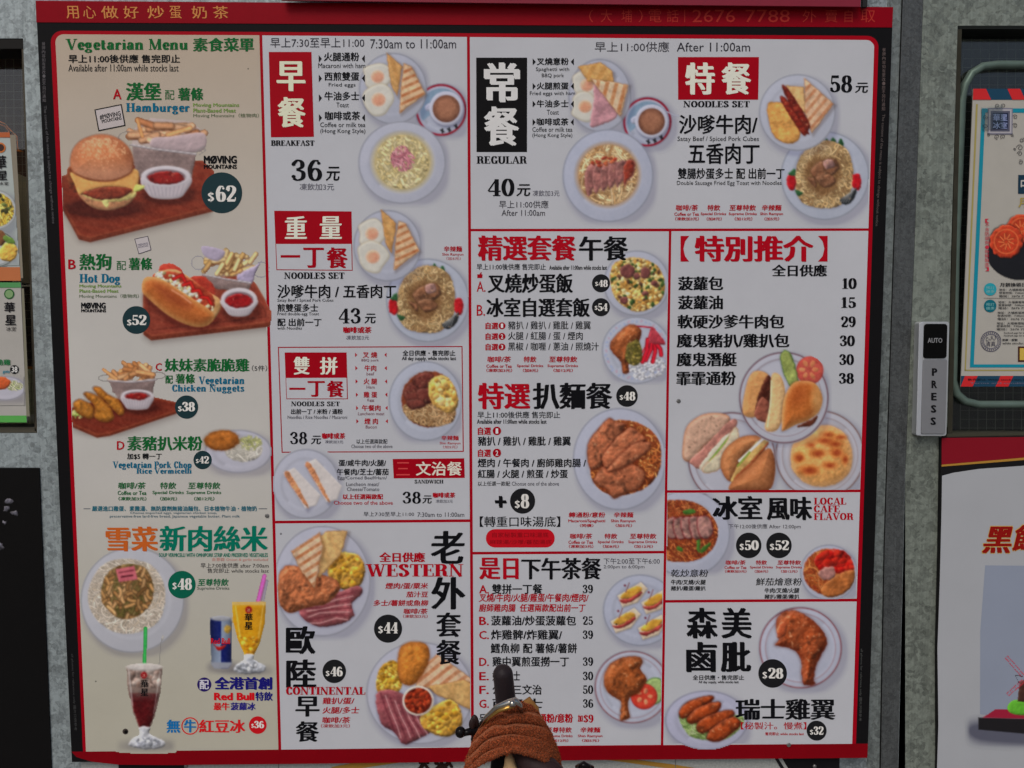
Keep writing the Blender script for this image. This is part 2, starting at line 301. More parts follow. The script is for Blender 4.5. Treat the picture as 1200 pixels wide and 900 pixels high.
# a fat-face serif alphabet written as pen strokes: (kind, points[, weight]); l line, c smooth curve, o closed curve, s serif bar, b ball
def _el(cx, cy, rx, ry, n=16): return [(cx+rx*math.cos(2*math.pi*i/n), cy+ry*math.sin(2*math.pi*i/n)) for i in range(n)]
def _st(x, y0, y1, s0=.2, s1=.2):
    o = [('l', [(x, y0), (x, y1)])]
    if s0: o.append(('s', (x, y0, s0)))
    if s1: o.append(('s', (x, y1, s1)))
    return o
SG = {
 '0': (.62, [('o', _el(.31, .5, .2, .47))]), '1': (.5, _st(.27, 0, 1, .22, 0)+[('l', [(.08, .8), (.25, .97)], .06)]),
 '2': (.62, [('c', [(.1, .72), (.16, .93), (.33, .97), (.48, .85), (.47, .62), (.3, .36), (.1, .08)]), ('l', [(.08, .07), (.54, .07)], .15), ('l', [(.55, .05), (.57, .27)], .06), ('b', (.14, .73, .085))]),
 '3': (.62, [('c', [(.12, .8), (.28, .97), (.44, .88), (.44, .65), (.24, .53)]), ('c', [(.24, .53), (.48, .4), (.47, .13), (.28, .03), (.12, .12)]), ('b', (.13, .78, .08)), ('b', (.13, .2, .08))]),
 '4': (.62, _st(.42, 0, .98, .17, 0)+[('l', [(.4, .97), (.04, .3)], .07), ('l', [(.04, .28), (.6, .28)], .07)]),
 '5': (.6, [('c', [(.1, .16), (.27, .03), (.46, .14), (.47, .42), (.3, .58), (.14, .5)]), ('l', [(.13, .5), (.15, .97)], .06), ('l', [(.14, .92), (.5, .92)], .15), ('b', (.13, .2, .08))]),
 '6': (.62, [('o', _el(.32, .3, .18, .27)), ('c', [(.13, .32), (.13, .65), (.28, .94), (.46, .93)]), ('b', (.46, .83, .07))]),
 '7': (.56, [('l', [(.06, .92), (.52, .92)], .15), ('c', [(.5, .9), (.35, .5), (.25, .02)]), ('l', [(.07, .95), (.06, .72)], .06)]),
 '8': (.62, [('o', _el(.31, .74, .155, .22)), ('o', _el(.31, .27, .19, .25))]),
 '9': (.62, [('o', _el(.3, .7, .18, .27)), ('c', [(.49, .68), (.49, .35), (.34, .06), (.16, .07)]), ('b', (.16, .17, .07))]),
 '$': (.55, [('c', [(.44, .74), (.36, .88), (.2, .88), (.1, .74), (.2, .58), (.38, .44), (.44, .26), (.3, .1), (.14, .12), (.08, .27)]), ('l', [(.27, -.05), (.27, 1.03)], .05)]),
 'A': (.82, [('l', [(.12, 0), (.4, 1)], .07), ('l', [(.4, 1), (.68, 0)], .19), ('l', [(.22, .33), (.58, .33)], .06), ('s', (.12, 0, .15)), ('s', (.68, 0, .18))]),
 'B': (.72, _st(.18, 0, 1)+[('c', [(.2, .97), (.45, .95), (.55, .75), (.42, .54), (.2, .52)]), ('c', [(.2, .52), (.5, .5), (.6, .26), (.46, .05), (.2, .03)])]),
 'C': (.7, [('c', [(.6, .75), (.45, .96), (.25, .9), (.15, .5), (.25, .1), (.45, .04), (.61, .25)]), ('l', [(.61, .68), (.61, .98)], .06)]),
 'D': (.78, _st(.18, 0, 1)+[('c', [(.2, .97), (.45, .95), (.63, .75), (.63, .25), (.45, .05), (.2, .03)])]),
 'E': (.68, _st(.18, 0, 1)+[('l', [(.1, .97), (.58, .97)], .06), ('l', [(.1, .03), (.6, .03)], .06), ('l', [(.2, .52), (.46, .52)], .06), ('l', [(.58, .98), (.58, .74)], .07), ('l', [(.6, .02), (.6, .28)], .07), ('l', [(.46, .4), (.46, .64)], .06)]),
 'F': (.64, _st(.18, 0, 1)+[('l', [(.1, .97), (.58, .97)], .06), ('l', [(.2, .5), (.44, .5)], .06), ('l', [(.58, .98), (.58, .72)], .07), ('l', [(.44, .38), (.44, .62)], .06)]),
 'G': (.76, [('c', [(.6, .75), (.45, .96), (.25, .9), (.15, .5), (.25, .1), (.45, .04), (.58, .15)]), ('l', [(.6, 0), (.6, .42)]), ('s', (.6, .42, .18)), ('l', [(.61, .7), (.61, .98)], .06)]),
 'H': (.86, _st(.18, 0, 1)+_st(.66, 0, 1)+[('l', [(.18, .52), (.66, .52)], .06)]),
 'I': (.4, _st(.2, 0, 1)), 'K': (.8, _st(.18, 0, 1)+[('l', [(.2, .45), (.6, .98)], .07), ('l', [(.35, .62), (.66, .02)]), ('s', (.6, 1, .14)), ('s', (.68, 0, .14))]),
 'L': (.64, _st(.18, 0, 1)+[('l', [(.1, .03), (.58, .03)], .06), ('l', [(.58, .02), (.58, .3)], .07)]),
 'M': (.98, [('l', [(.14, 0), (.14, 1)], .07), ('l', [(.16, 1), (.47, .02)], .19), ('l', [(.47, .02), (.76, 1)], .07)]+_st(.8, 0, 1, .17, .12)+[('s', (.14, 0, .13)), ('s', (.12, 1, .1))]),
 'N': (.86, [('l', [(.15, 0), (.15, 1)], .07), ('l', [(.16, 1), (.68, 0)], .19), ('l', [(.69, 0), (.69, 1)], .07), ('s', (.15, 0, .14)), ('s', (.69, 1, .14)), ('s', (.13, 1, .1))]),
 'O': (.78, [('o', _el(.39, .5, .26, .47))]),
 'P': (.7, _st(.18, 0, 1)+[('c', [(.2, .97), (.46, .95), (.58, .72), (.46, .48), (.2, .45)])]),
 'R': (.78, _st(.18, 0, 1)+[('c', [(.2, .97), (.46, .95), (.57, .75), (.44, .52), (.2, .5)]), ('c', [(.42, .52), (.55, .4), (.58, .1), (.74, .04)])]),
 'S': (.62, [('c', [(.48, .76), (.38, .95), (.22, .95), (.13, .78), (.24, .6), (.42, .44), (.49, .22), (.34, .04), (.18, .05), (.1, .27)]), ('l', [(.5, .7), (.5, .98)], .05), ('l', [(.09, .02), (.09, .3)], .05)]),
 'T': (.72, _st(.36, 0, 1, .2, 0)+[('l', [(.06, .97), (.66, .97)], .06), ('l', [(.06, .98), (.06, .7)], .07), ('l', [(.66, .98), (.66, .7)], .07)]),
 'U': (.82, [('c', [(.18, .98), (.18, .3), (.3, .05), (.5, .05), (.64, .3), (.64, .98)]), ('s', (.18, 1, .2)), ('s', (.64, 1, .14))]),
 'V': (.8, [('l', [(.14, 1), (.42, 0)], .19), ('l', [(.42, 0), (.68, 1)], .07), ('s', (.14, 1, .18)), ('s', (.68, 1, .14))]),
 'W': (1.12, [('l', [(.14, 1), (.38, 0)], .19), ('l', [(.38, 0), (.58, .95)], .07), ('l', [(.56, 1), (.78, 0)], .19), ('l', [(.78, 0), (.98, 1)], .07), ('s', (.14, 1, .18)), ('s', (.98, 1, .13)), ('s', (.56, 1, .15))]),
 'a': (.6, _st(.42, .02, .5, 0, 0)+[('c', [(.14, .52), (.28, .66), (.42, .55), (.42, .4)]), ('o', _el(.26, .2, .13, .17)), ('s', (.47, .02, .1)), ('b', (.15, .5, .06))]),
 'b': (.66, _st(.17, 0, 1, 0, .13)+[('o', _el(.36, .33, .16, .3))]),
 'c': (.54, [('c', [(.44, .5), (.33, .65), (.2, .55), (.16, .33), (.22, .1), (.34, .03), (.46, .16)]), ('b', (.42, .5, .06))]),
 'd': (.66, _st(.48, 0, 1, .12, .12)+[('o', _el(.29, .33, .16, .3))]),
 'e': (.56, [('c', [(.16, .36), (.44, .36), (.42, .58), (.3, .65), (.18, .52), (.16, .3), (.24, .06), (.36, .03), (.46, .16)])]),
 'g': (.6, [('o', _el(.27, .42, .14, .22)), ('o', _el(.28, -.12, .17, .13)), ('l', [(.18, .22), (.2, .03), (.4, -.02)], .08), ('l', [(.38, .58), (.52, .64)], .07)]),
 'h': (.7, _st(.17, 0, 1, .16, .12)+[('c', [(.19, .45), (.32, .63), (.48, .58), (.5, .4), (.5, 0)]), ('s', (.5, 0, .15))]),
 'i': (.34, _st(.18, 0, .64, .15, 0)+[('b', (.18, .86, .09)), ('s', (.14, .64, .1))]),
 'k': (.68, _st(.17, 0, 1, .15, .12)+[('l', [(.2, .28), (.48, .62)], .06), ('l', [(.3, .4), (.54, .02)]), ('s', (.5, .64, .12)), ('s', (.55, 0, .13))]),
 'l': (.34, _st(.18, 0, 1, .15, .12)),
 'm': (1.0, _st(.17, 0, .64, .15, .1)+[('c', [(.19, .45), (.32, .63), (.45, .56), (.47, .4), (.47, 0)]), ('c', [(.49, .45), (.62, .63), (.76, .56), (.78, .4), (.78, 0)]), ('s', (.47, 0, .15)), ('s', (.78, 0, .15))]),
 'n': (.7, _st(.17, 0, .64, .15, .1)+[('c', [(.19, .45), (.32, .63), (.48, .58), (.5, .4), (.5, 0)]), ('s', (.5, 0, .15))]),
 'o': (.6, [('o', _el(.3, .33, .18, .31))]),
 'p': (.66, _st(.17, -.28, .64, .15, .1)+[('o', _el(.36, .33, .16, .3))]),
 'r': (.52, _st(.17, 0, .64, .15, .1)+[('c', [(.19, .42), (.3, .62), (.44, .58)]), ('b', (.43, .54, .075))]),
 's': (.48, [('c', [(.38, .5), (.3, .64), (.18, .62), (.13, .5), (.24, .38), (.36, .26), (.38, .12), (.26, .03), (.15, .05), (.09, .18)])]),
 't': (.46, [('c', [(.2, .88), (.2, .2), (.26, .04), (.4, .1)]), ('l', [(.06, .62), (.38, .62)], .06)]),
 'u': (.7, [('c', [(.17, .62), (.17, .2), (.26, .04), (.4, .08), (.5, .25)]), ('l', [(.5, .64), (.5, 0)]), ('s', (.13, .63, .1)), ('s', (.46, .63, .1)), ('s', (.54, .01, .1))]),
 ' ': (.34, []), '.': (.3, [('b', (.15, .07, .09))])}
def _cat(pts, closed, n=5):
    p = np.array(pts, float); N = len(p); out = []
    for i in range(N if closed else N-1):
        a, b = p[i], p[(i+1) % N]
        z = p[(i-1) % N] if closed or i > 0 else a-(b-a)*.5; e = p[(i+2) % N] if closed or i < N-2 else b+(b-a)*.5
        for j in range(n):
            t = j/n; out.append(.5*((2*a)+(-z+b)*t+(2*z-5*a+4*b-e)*t*t+(-z+3*a-3*b+e)*t**3))
    if not closed: out.append(p[-1])
    return np.array(out)
def serif_glyphs(s, thick=.17, thin=.06):
    V_, F_, L_ = [], [], []; x = 0; lay = 0
    for ch in s:
        wd, st = SG.get(ch, SG[' '])
        for it in st:
            lay += 1; k = it[0]; n0 = len(V_)
            if k == 's':
                cx, cy, h = it[1]; y0, y1 = (cy, cy+.055) if cy < .3 else (cy-.055, cy)
                V_ += [(x+cx-h, y0), (x+cx+h, y0), (x+cx+h, y1), (x+cx-h, y1)]; F_.append((n0, n0+1, n0+2, n0+3))
            elif k == 'b':
                cx, cy, r = it[1]; V_ += [(x+cx+r*math.cos(a*math.pi/5), cy+r*math.sin(a*math.pi/5)) for a in range(10)]; F_.append(tuple(range(n0, n0+10)))
            else:
                pts = np.array(it[1], float) if k == 'l' else _cat(it[1], k == 'o')
                wt = it[2] if len(it) > 2 else None; N = len(pts); cl = k == 'o'
                for i in range(N):
                    a = pts[(i-1) % N] if cl or i > 0 else pts[i]; b = pts[(i+1) % N] if cl or i < N-1 else pts[i]
                    t = b-a; t = t/(np.linalg.norm(t)+1e-9); hw = (wt if wt else thin+(thick-thin)*abs(t[1])**1.5)/2; nn = np.array([-t[1], t[0]])*hw
                    V_ += [(x+pts[i][0]+nn[0], pts[i][1]+nn[1]), (x+pts[i][0]-nn[0], pts[i][1]-nn[1])]
                for i in range(N if cl else N-1):
                    j = (i+1) % N; F_.append((n0+2*i, n0+2*i+1, n0+2*j+1, n0+2*j))
            L_ += [lay % 7]*(len(V_)-n0)
        x += wd
    return np.array(V_), F_, np.array(L_)
def S(parent, s, bx, c, d=D_TXT, name='lettering', thick=.17, thin=.06, **k):
    thick *= 1.12; thin = .08 if len(s) > 2 else .07
    v, f, l = serif_glyphs(s, thick, thin); lo, hi = v.min(0), v.max(0); x0, y0, x1, y1 = bx
    u = (v-lo)/(hi-lo); w = P(x0+u[:, 0]*(x1-x0), y1-u[:, 1]*(y1-y0), d)
    w[:, 1] -= l*.00002
    return mesh(name, w, f, mat(c, .42, spec=.05), parent, **k)
# ---------------------------------------------------------------- printing food photographs: pixel-sized facets of printed colour
WHITE = np.array([166, 166, 170.])
def bg_white(X, Y): return np.broadcast_to(WHITE, X.shape+(3,)).copy()
def bg_cream(X, Y):
    t = np.clip((Y-40)/840, 0, 1)[..., None]
    a, b, c = np.array([161, 145, 127.]), np.array([170, 166, 160.]), np.array([160, 155, 140.])
    mid = np.clip(t*2.6, 0, 1)
    col = a*(1-mid)+b*mid
    k = np.clip((t-.62)/.3, 0, 1); return col*(1-k)+c*k
def _hash(*a): return int(abs(hash(tuple(round(float(x), 2) for x in a))) % (2**31))
def noise(X, Y, scale, seed=0, octv=3):
    out = 0; amp = 1; tot = 0; rng = np.random.RandomState(seed % (2**31))
    for o in range(octv):
        s = scale/2**o; G = rng.rand(64, 64); x = X/s+rng.rand()*64; y = Y/s+rng.rand()*64
        xi = np.floor(x).astype(int); yi = np.floor(y).astype(int); fx = x-xi; fy = y-yi
        fx = fx*fx*(3-2*fx); fy = fy*fy*(3-2*fy)
        g = lambda i, j: G[(yi+j) % 64, (xi+i) % 64]
        v = (g(0, 0)*(1-fx)+g(1, 0)*fx)*(1-fy)+(g(0, 1)*(1-fx)+g(1, 1)*fx)*fy
        out = out+amp*(v-.5)*2; tot += amp; amp *= .55
    return out/tot
def seg_d(X, Y, a, b):
    dx, dy = b[0]-a[0], b[1]-a[1]; L = dx*dx+dy*dy+1e-9
    t = np.clip(((X-a[0])*dx+(Y-a[1])*dy)/L, 0, 1); return np.hypot(X-a[0]-t*dx, Y-a[1]-t*dy)
def sm(pts, n=6): return [tuple(p) for p in _cat(pts, True, n)]
PICS = []
SECB = {}
class Pic:
    def __init__(s, x0, y0, x1, y1, bg=bg_white, clip=None):
        s.x0, s.y0 = x0, y0; s.X, s.Y = np.meshgrid(np.arange(x0, x1+1, 1.), np.arange(y0, y1+1, 1.))
        s.rgb = bg(s.X, s.Y); s.A = np.zeros_like(s.X); s.S = np.zeros_like(s.X); s.seed = int(x0*31+y0*17); s.clip = clip
        s.rng = random.Random(s.seed)
        for q in PICS:                                   # a dish printed over its neighbour starts from the neighbour's print
            a0, b0 = max(q.x0, x0), max(q.y0, y0); a1, b1 = min(q.x0+q.X.shape[1], x0+s.X.shape[1]), min(q.y0+q.X.shape[0], y0+s.X.shape[0])
            if a1 > a0 and b1 > b0: s.rgb[b0-y0:b1-y0, a0-x0:a1-x0] = q.rgb[b0-q.y0:b1-q.y0, a0-q.x0:a1-q.x0]
        s.sec = 0; s.keep = None
    def ell(s, cx, cy, rx, ry, rot=0):
        c, n = math.cos(rot), math.sin(rot); u = (s.X-cx)*c+(s.Y-cy)*n; v = -(s.X-cx)*n+(s.Y-cy)*c
        q = np.hypot(u/rx, v/ry); return (q-1)*min(rx, ry)
    def sd(s, pts, smooth=True):
        p = sm(pts) if smooth else pts; n = len(p); d = np.full(s.X.shape, 1e9); ins = np.zeros(s.X.shape, bool)
        for i in range(n):
            a, b = p[i], p[(i+1) % n]; d = np.minimum(d, seg_d(s.X, s.Y, a, b))
            if a[1] != b[1]:
                cr = ((a[1] > s.Y) != (b[1] > s.Y)) & (s.X < (b[0]-a[0])*(s.Y-a[1])/(b[1]-a[1])+a[0]); ins ^= cr
        return np.where(ins, -d, d)
    def nz(s, sc, o=3, k=0):
        s.seed += 7; return noise(s.X, s.Y, sc, s.seed+k, o)
    def put(s, sd_, col, a=1, soft=.6, cover=True):
        m = np.clip(.5-sd_/(2*soft), 0, 1)*a; col = np.asarray(col, float)
        s.rgb = s.rgb*(1-m[..., None])+col*m[..., None]
        if cover: s.A = np.maximum(s.A, np.clip(.5-sd_/(2*soft), 0, 1)); s.S = np.maximum(s.S, m if soft < 1.5 else 0)
        else: s.A = np.maximum(s.A, (m > .004)*1.)
        return m
    def shade(s, sd_, dx, dy, spread, k, col=(90, 88, 105)):
        """printed soft shadow under a dish"""
        edge = np.minimum(np.minimum(s.X-s.X.min(), s.X.max()-s.X), np.minimum(s.Y-s.Y.min(), s.Y.max()-s.Y))
        m = np.clip(1-(np.maximum(sd_, 0))/spread, 0, 1)**2*k*np.clip(edge/7, 0, 1)
        s.rgb = s.rgb*(1-m[..., None]*(1-np.array(col, float)/168)); s.A = np.maximum(s.A, (m > .01)*1.)
    def food(s, sd_, col, R=8, k=.5, tex=.12, ts=4, rough=1.2, spec=0, edge=None, a=1):
        if tex >= .1: sd_ = sd_+.95*s.nz(5, 3)+.35*s.nz(2, 1)          # uneven outline
        d = np.maximum(-sd_, 0); t = np.clip(d/R, 0, 1); h = R*.62*np.sqrt(1-(1-t)**2)+rough*.5*s.nz(ts, 3)
        gy, gx = np.gradient(h); L = gx*.55+gy*.8
        c = np.asarray(col, float)*np.ones(s.X.shape+(3,))
        if tex >= .1: k = k*1.25; c = c*(1+.13*s.nz(13, 3)+.07*s.nz(3, 2))[..., None]
        sh = 1+k*L*.85; c = c*(np.clip(sh, .5, 1.06)*(1+tex*.9*s.nz(ts*1.7, 3)))[..., None]
        hi_ = np.clip(sh-1.06, 0, .5)[..., None]; c = c*(1+hi_*.35)+(np.array([220, 204, 180.])-c)*hi_*.3
        if spec:
            c = c+spec*np.clip(L-.35, 0, 1)[..., None]*np.array([1, .95, .88])*90
            if tex >= .08:                                   # printed gloss: shading patches and small bright highlights painted into the food's colour
                dk = np.clip(s.nz(7, 3)-.12, 0, 1)*1.3; c = c*(1-.55*np.clip(dk, 0, .8)[..., None])
                gl_ = np.clip(s.nz(3.2, 2)-.42, 0, 1)*3*np.clip(d/3, 0, 1); c = c+(np.array([214, 170, 130.])-c)*np.clip(gl_*spec, 0, .55)[..., None]
        if edge is not None:
            e = np.clip(1-d/ (R*.45), 0, 1)[..., None]*.75; c = c*(1-e)+np.asarray(edge, float)*e
        s.put(sd_, np.clip(c, 8, 215), a)
    def plate(s, cx, cy, rx, ry=None, rim=None, col=(165, 165, 178), rot=0, inner=.72):
        ry = ry or rx; sh = s.ell(cx+4, cy+5, rx, ry, rot); s.shade(sh, 0, 0, 9, .42, (112, 110, 128))
        e = s.ell(cx, cy, rx, ry, rot); d = -e/min(rx, ry)
        base = (np.array(col, float)*.55+np.array((165, 166, 172.))*.45)*np.ones(s.X.shape+(3,))
        lit = 1+.05*((-(s.X-cx)/rx)*.5-((s.Y-cy)/ry)*.6); base = base*lit[..., None]
        s.put(e, base)
        w_ = s.ell(cx, cy, rx*inner, ry*inner, rot); b = np.clip(1-np.abs(w_)/3.2, 0, 1)
        s.rgb = s.rgb*(1-.07*b[..., None]*(((s.X-cx)+(s.Y-cy)) < 0)[..., None]) + 7*b[..., None]*(((s.X-cx)+(s.Y-cy)) >= 0)[..., None]
        b = np.clip(1-np.abs(e+.8)/1.2, 0, 1)*(e < 1); s.rgb = s.rgb*(1-.22*b[..., None])
        if rim is not None:
            b = np.clip(1.1-np.abs(e+1.8), 0, 1); s.rgb = s.rgb*(1-.8*b[..., None])+np.array(rim, float)*.8*b[..., None]
            b = np.clip(1-np.abs(e+min(rx, ry)*.17), 0, 1)*.35; s.rgb = s.rgb*(1-b[..., None])+np.array(rim, float)*b[..., None]
    def win(s, xs, ys, pad):
        j0 = max(int(min(xs)-pad-s.x0), 0); j1 = min(int(max(xs)+pad-s.x0)+2, s.X.shape[1]); i0 = max(int(min(ys)-pad-s.y0), 0); i1 = min(int(max(ys)+pad-s.y0)+2, s.X.shape[0])
        return (slice(i0, i1), slice(j0, j1)) if j1 > j0 and i1 > i0 else None
    def line(s, pts, w_, col, mask=None, k=.5, a=1):
        xs = [p[0] for p in pts]; ys = [p[1] for p in pts]; W = s.win(xs, ys, w_+1)
        if W is None: return
        X, Y = s.X[W], s.Y[W]; d = np.full(X.shape, 1e9)
        for i in range(len(pts)-1): d = np.minimum(d, seg_d(X, Y, pts[i], pts[i+1]))
        m = np.clip(w_-d+.45, 0, 1)*a
        if mask is not None: m = m*mask[W]
        c = np.asarray(col, float)*(1-k+k*1.5*np.clip(1-(d/w_)**2, 0, 1))[..., None]
        s.rgb[W] = s.rgb[W]*(1-m[..., None])+np.clip(c, 5, 225)*m[..., None]; s.A[W] = np.maximum(s.A[W], m); s.S[W] = np.maximum(s.S[W], m)
    def noodles(s, sd_, cols, n=150, w_=1.0, L=14, curl=.35, k=.5, under=None, step=2.2):
        mask = np.clip(.5-sd_, 0, 1); r = s.rng
        if under is not None: s.food(sd_, under, R=10, k=.25, tex=.15)
        ii = np.argwhere(sd_ < -1.2)
        if not len(ii): return
        for q in range(n):
            i, j = ii[r.randrange(len(ii))]; x, y = s.X[i, j], s.Y[i, j]; a = r.uniform(0, 6.28); kk = r.uniform(-curl, curl); pts = [(x, y)]
            for t in range(L):
                a += kk+r.uniform(-.1, .1); x += step*math.cos(a); y += step*math.sin(a); pts.append((x, y))
            c = np.array(cols[r.randrange(len(cols))], float)*r.uniform(.86, 1.1); s.line(pts, w_, c, mask, k*.75)
    def bits(s, sd_, cols, n=120, r0=1.2, r1=2.6, k=.32, asp=1.5):
        mask = np.clip(.5-sd_, 0, 1); r = s.rng; ii = np.argwhere(sd_ < -.5)
        if not len(ii): return
        for q in range(n):
            i, j = ii[r.randrange(len(ii))]; x, y = s.X[i, j], s.Y[i, j]; rr = r.uniform(r0, r1); an = r.uniform(0, 3.14); W = s.win([x], [y], rr*asp+1.5)
            if W is None: continue
            X, Y = s.X[W], s.Y[W]; c_, n_ = math.cos(an), math.sin(an); u = (X-x)*c_+(Y-y)*n_; v = -(X-x)*n_+(Y-y)*c_
            e = np.hypot(u/(rr*asp), v/rr); m = np.clip((1-e)*rr+.5, 0, 1)*mask[W]; sh = 1+k*(-(X-x)*.5-(Y-y)*.8)/rr
            c = np.array(cols[r.randrange(len(cols))], float)*r.uniform(.85, 1.15)*np.clip(sh, .55, 1.4)[..., None]
            s.rgb[W] = s.rgb[W]*(1-m[..., None])+np.clip(c, 5, 225)*m[..., None]
    def stripes(s, sd_, ang, per, col, a=.6, wd=.5, ph=0):
        u = s.X*math.cos(ang)+s.Y*math.sin(ang)+ph; q = np.abs((u/per) % 1-.5)*2; m = np.clip((q-(1-wd))*per*.6, 0, 1)*np.clip(.5-sd_-1, 0, 1)*a
        m = m*(.8+.35*s.nz(4, 2)); m = np.clip(m, 0, 1)[..., None]; s.rgb = s.rgb*(1-m)+np.array(col, float)*m
    def toast(s, pts, ang=.6, per=8, pale=(190, 160, 125), brown=(165, 95, 50), a=.75):
        e = s.sd(pts, False); s.shade(s.sd([(x+2, y+2) for x, y in pts], False), 0, 0, 4, .35, (80, 65, 60))
        s.food(e, pale, R=3, k=.22, tex=.1, ts=3, rough=.6, edge=(150, 95, 55)); s.stripes(e, ang, per, brown, a)
    def egg(s, cx, cy, r, yolk=(205, 145, 118)):
        pts = [(cx+r*(1+.13*math.sin(3*a+cx)+.06*math.cos(5*a))*math.cos(a), cy+r*(1+.1*math.sin(2*a+cy))*math.sin(a)) for a in [i*.6283 for i in range(10)]]
        e = s.sd(pts); s.shade(e, 0, 0, 3, .3, (140, 125, 110)); s.food(e, (186, 182, 172), R=4, k=.25, tex=.05, ts=6, rough=.7, edge=(172, 160, 132))
        s.food(s.ell(cx, cy, r*.46, r*.44), yolk, R=r*.4, k=.18, tex=.04, spec=.2, edge=(206, 172, 150))
    def build(s, parent, label=None, d=None, name='dish_picture'):
        if d is None: d = .00050+.000004*len(PICS)
        A = s.A.copy(); solid = s.S > .5; PICS.append(s)
        for f in SECB.get(parent.name, []): A = np.where(solid, A, A*f(s.X, s.Y))
        for f in (s.clip or []): A = A*(f(s.X, s.Y))
        on = A > .004; H, W_ = on.shape
        q = on[:-1, :-1] & on[1:, :-1] & on[:-1, 1:] & on[1:, 1:]
        idx = -np.ones(on.shape, int); use = np.zeros(on.shape, bool)
        for a, b in ((0, 0), (1, 0), (0, 1), (1, 1)): use[a:H-1+a, b:W_-1+b] |= q
        idx[use] = np.arange(use.sum()); i, j = np.nonzero(q)
        fc = np.stack([idx[i, j], idx[i+1, j], idx[i+1, j+1], idx[i, j+1]], 1)
        sat = np.clip((s.rgb.max(2)-s.rgb.min(2))/60, 0, 1)*s.S        # food, not the porcelain: fine uneven tone as in the print
        g = (noise(s.X, s.Y, 2.6, s.seed+1, 2)*13+noise(s.X, s.Y, 8, s.seed+2, 3)*11)*sat+noise(s.X, s.Y, 14, s.seed+3, 3)*3*s.S
        tint = np.stack([g, g*.85, g*.7], 2); R0 = s.rgb.copy(); bl = R0.copy()                # softness of the print
        bl[1:-1, 1:-1] = R0[1:-1, 1:-1]*.4+.1*(R0[:-2, 1:-1]+R0[2:, 1:-1]+R0[1:-1, :-2]+R0[1:-1, 2:])+.05*(R0[:-2, :-2]+R0[2:, 2:]+R0[2:, :-2]+R0[:-2, 2:])
        lum = bl.mean(2, keepdims=True); wq_ = sat[..., None]; bl = (lum+(bl-lum)*(1+.04*wq_))*(1-wq_*.22*np.clip(1-lum/165, 0, 1)); fin = np.clip(bl+tint*.8, 4, 215)
        v = P(s.X[use], s.Y[use], d); c = alb(fin[use])
        return mesh(name, v, fc, PRINT, parent, cols=c, label=label)

# straight dividing lines of the board, x as a function of y (photo pixels)
def lx(tab): 
    ys = [t[0] for t in tab]; xs = [t[1] for t in tab]
    return lambda y: np.interp(y, ys, xs)
def lxe(x0, y0, x1, y1): return lambda y: x0+(x1-x0)*(y-y0)/(y1-y0)
E_L = lxe(65, 40, 101, 881); E_R = lxe(1024.5, 47, 998.5, 871.5)
D1 = lxe(305.7, 41, 328, 878); D2 = lxe(548.9, 44, 553.8, 875); D3 = lxe(785.3, 269, 775.8, 872)
# the fitted sheet is straight, so the bow is put back when reading from the photo
def bow(x, y):
    u = (x-547)/480; v = (y-458)/415; return x+2.6*u*max(1-v*v, 0)
def right_of(fn, off=0): return lambda X, Y: (X >= fn(Y)+off+2.6*((X-547)/480)*np.clip(1-((Y-458)/415)**2, 0, 1))*1.
def left_of(fn, off=0): return lambda X, Y: (X <= fn(Y)+off+2.6*((X-547)/480)*np.clip(1-((Y-458)/415)**2, 0, 1))*1.
def above(y): return lambda X, Y: (Y <= y)*1.
def below(y): return lambda X, Y: (Y >= y)*1.
# ================================================================ THE MENU BOARD
RED = (140, 4, 20); DRED = (118, 2, 18); BLK = (20, 19, 20); GRN = (18, 84, 40); TEAL = (8, 88, 114); INK = (15, 15, 18)
RTX = (152, 8, 24); OFFW = (205, 200, 198); GREY = (88, 86, 94)
board = empty('menu_board', (0, 0, float(P(550, 885)[2])), 'large black and red bilingual café menu board with many food pictures on the metal wall', 'menu board')
M_BLK = mat((18, 17, 18), .38, name='black_vinyl', spec=.05); M_RED = mat(RED, .4, name='red_vinyl', spec=.06); M_DRED = mat(DRED, .4, name='red_vinyl_strip', spec=.06)
slab('backing_panel', [(42.6, 1), (1046, 8.5), (1016.5, 886), (84.5, 893)], -.012, 0, M_BLK, board)
slab('header_strip', [(42.6, 1), (1046, 8.5), (1045, 32.3), (43.2, 26.3)], .0002, .0008, M_DRED, board)
footer = slab('footer_strip', [(84, 880.8), (1017, 871.3), (1016, 888), (700, 890.5), (400, 894.5), (200, 896.5), (140, 896), (108, 892.5), (90, 887)], .0002, .00045, mat((110, 1, 14), .4, name='red_vinyl_strip', spec=.06), board)
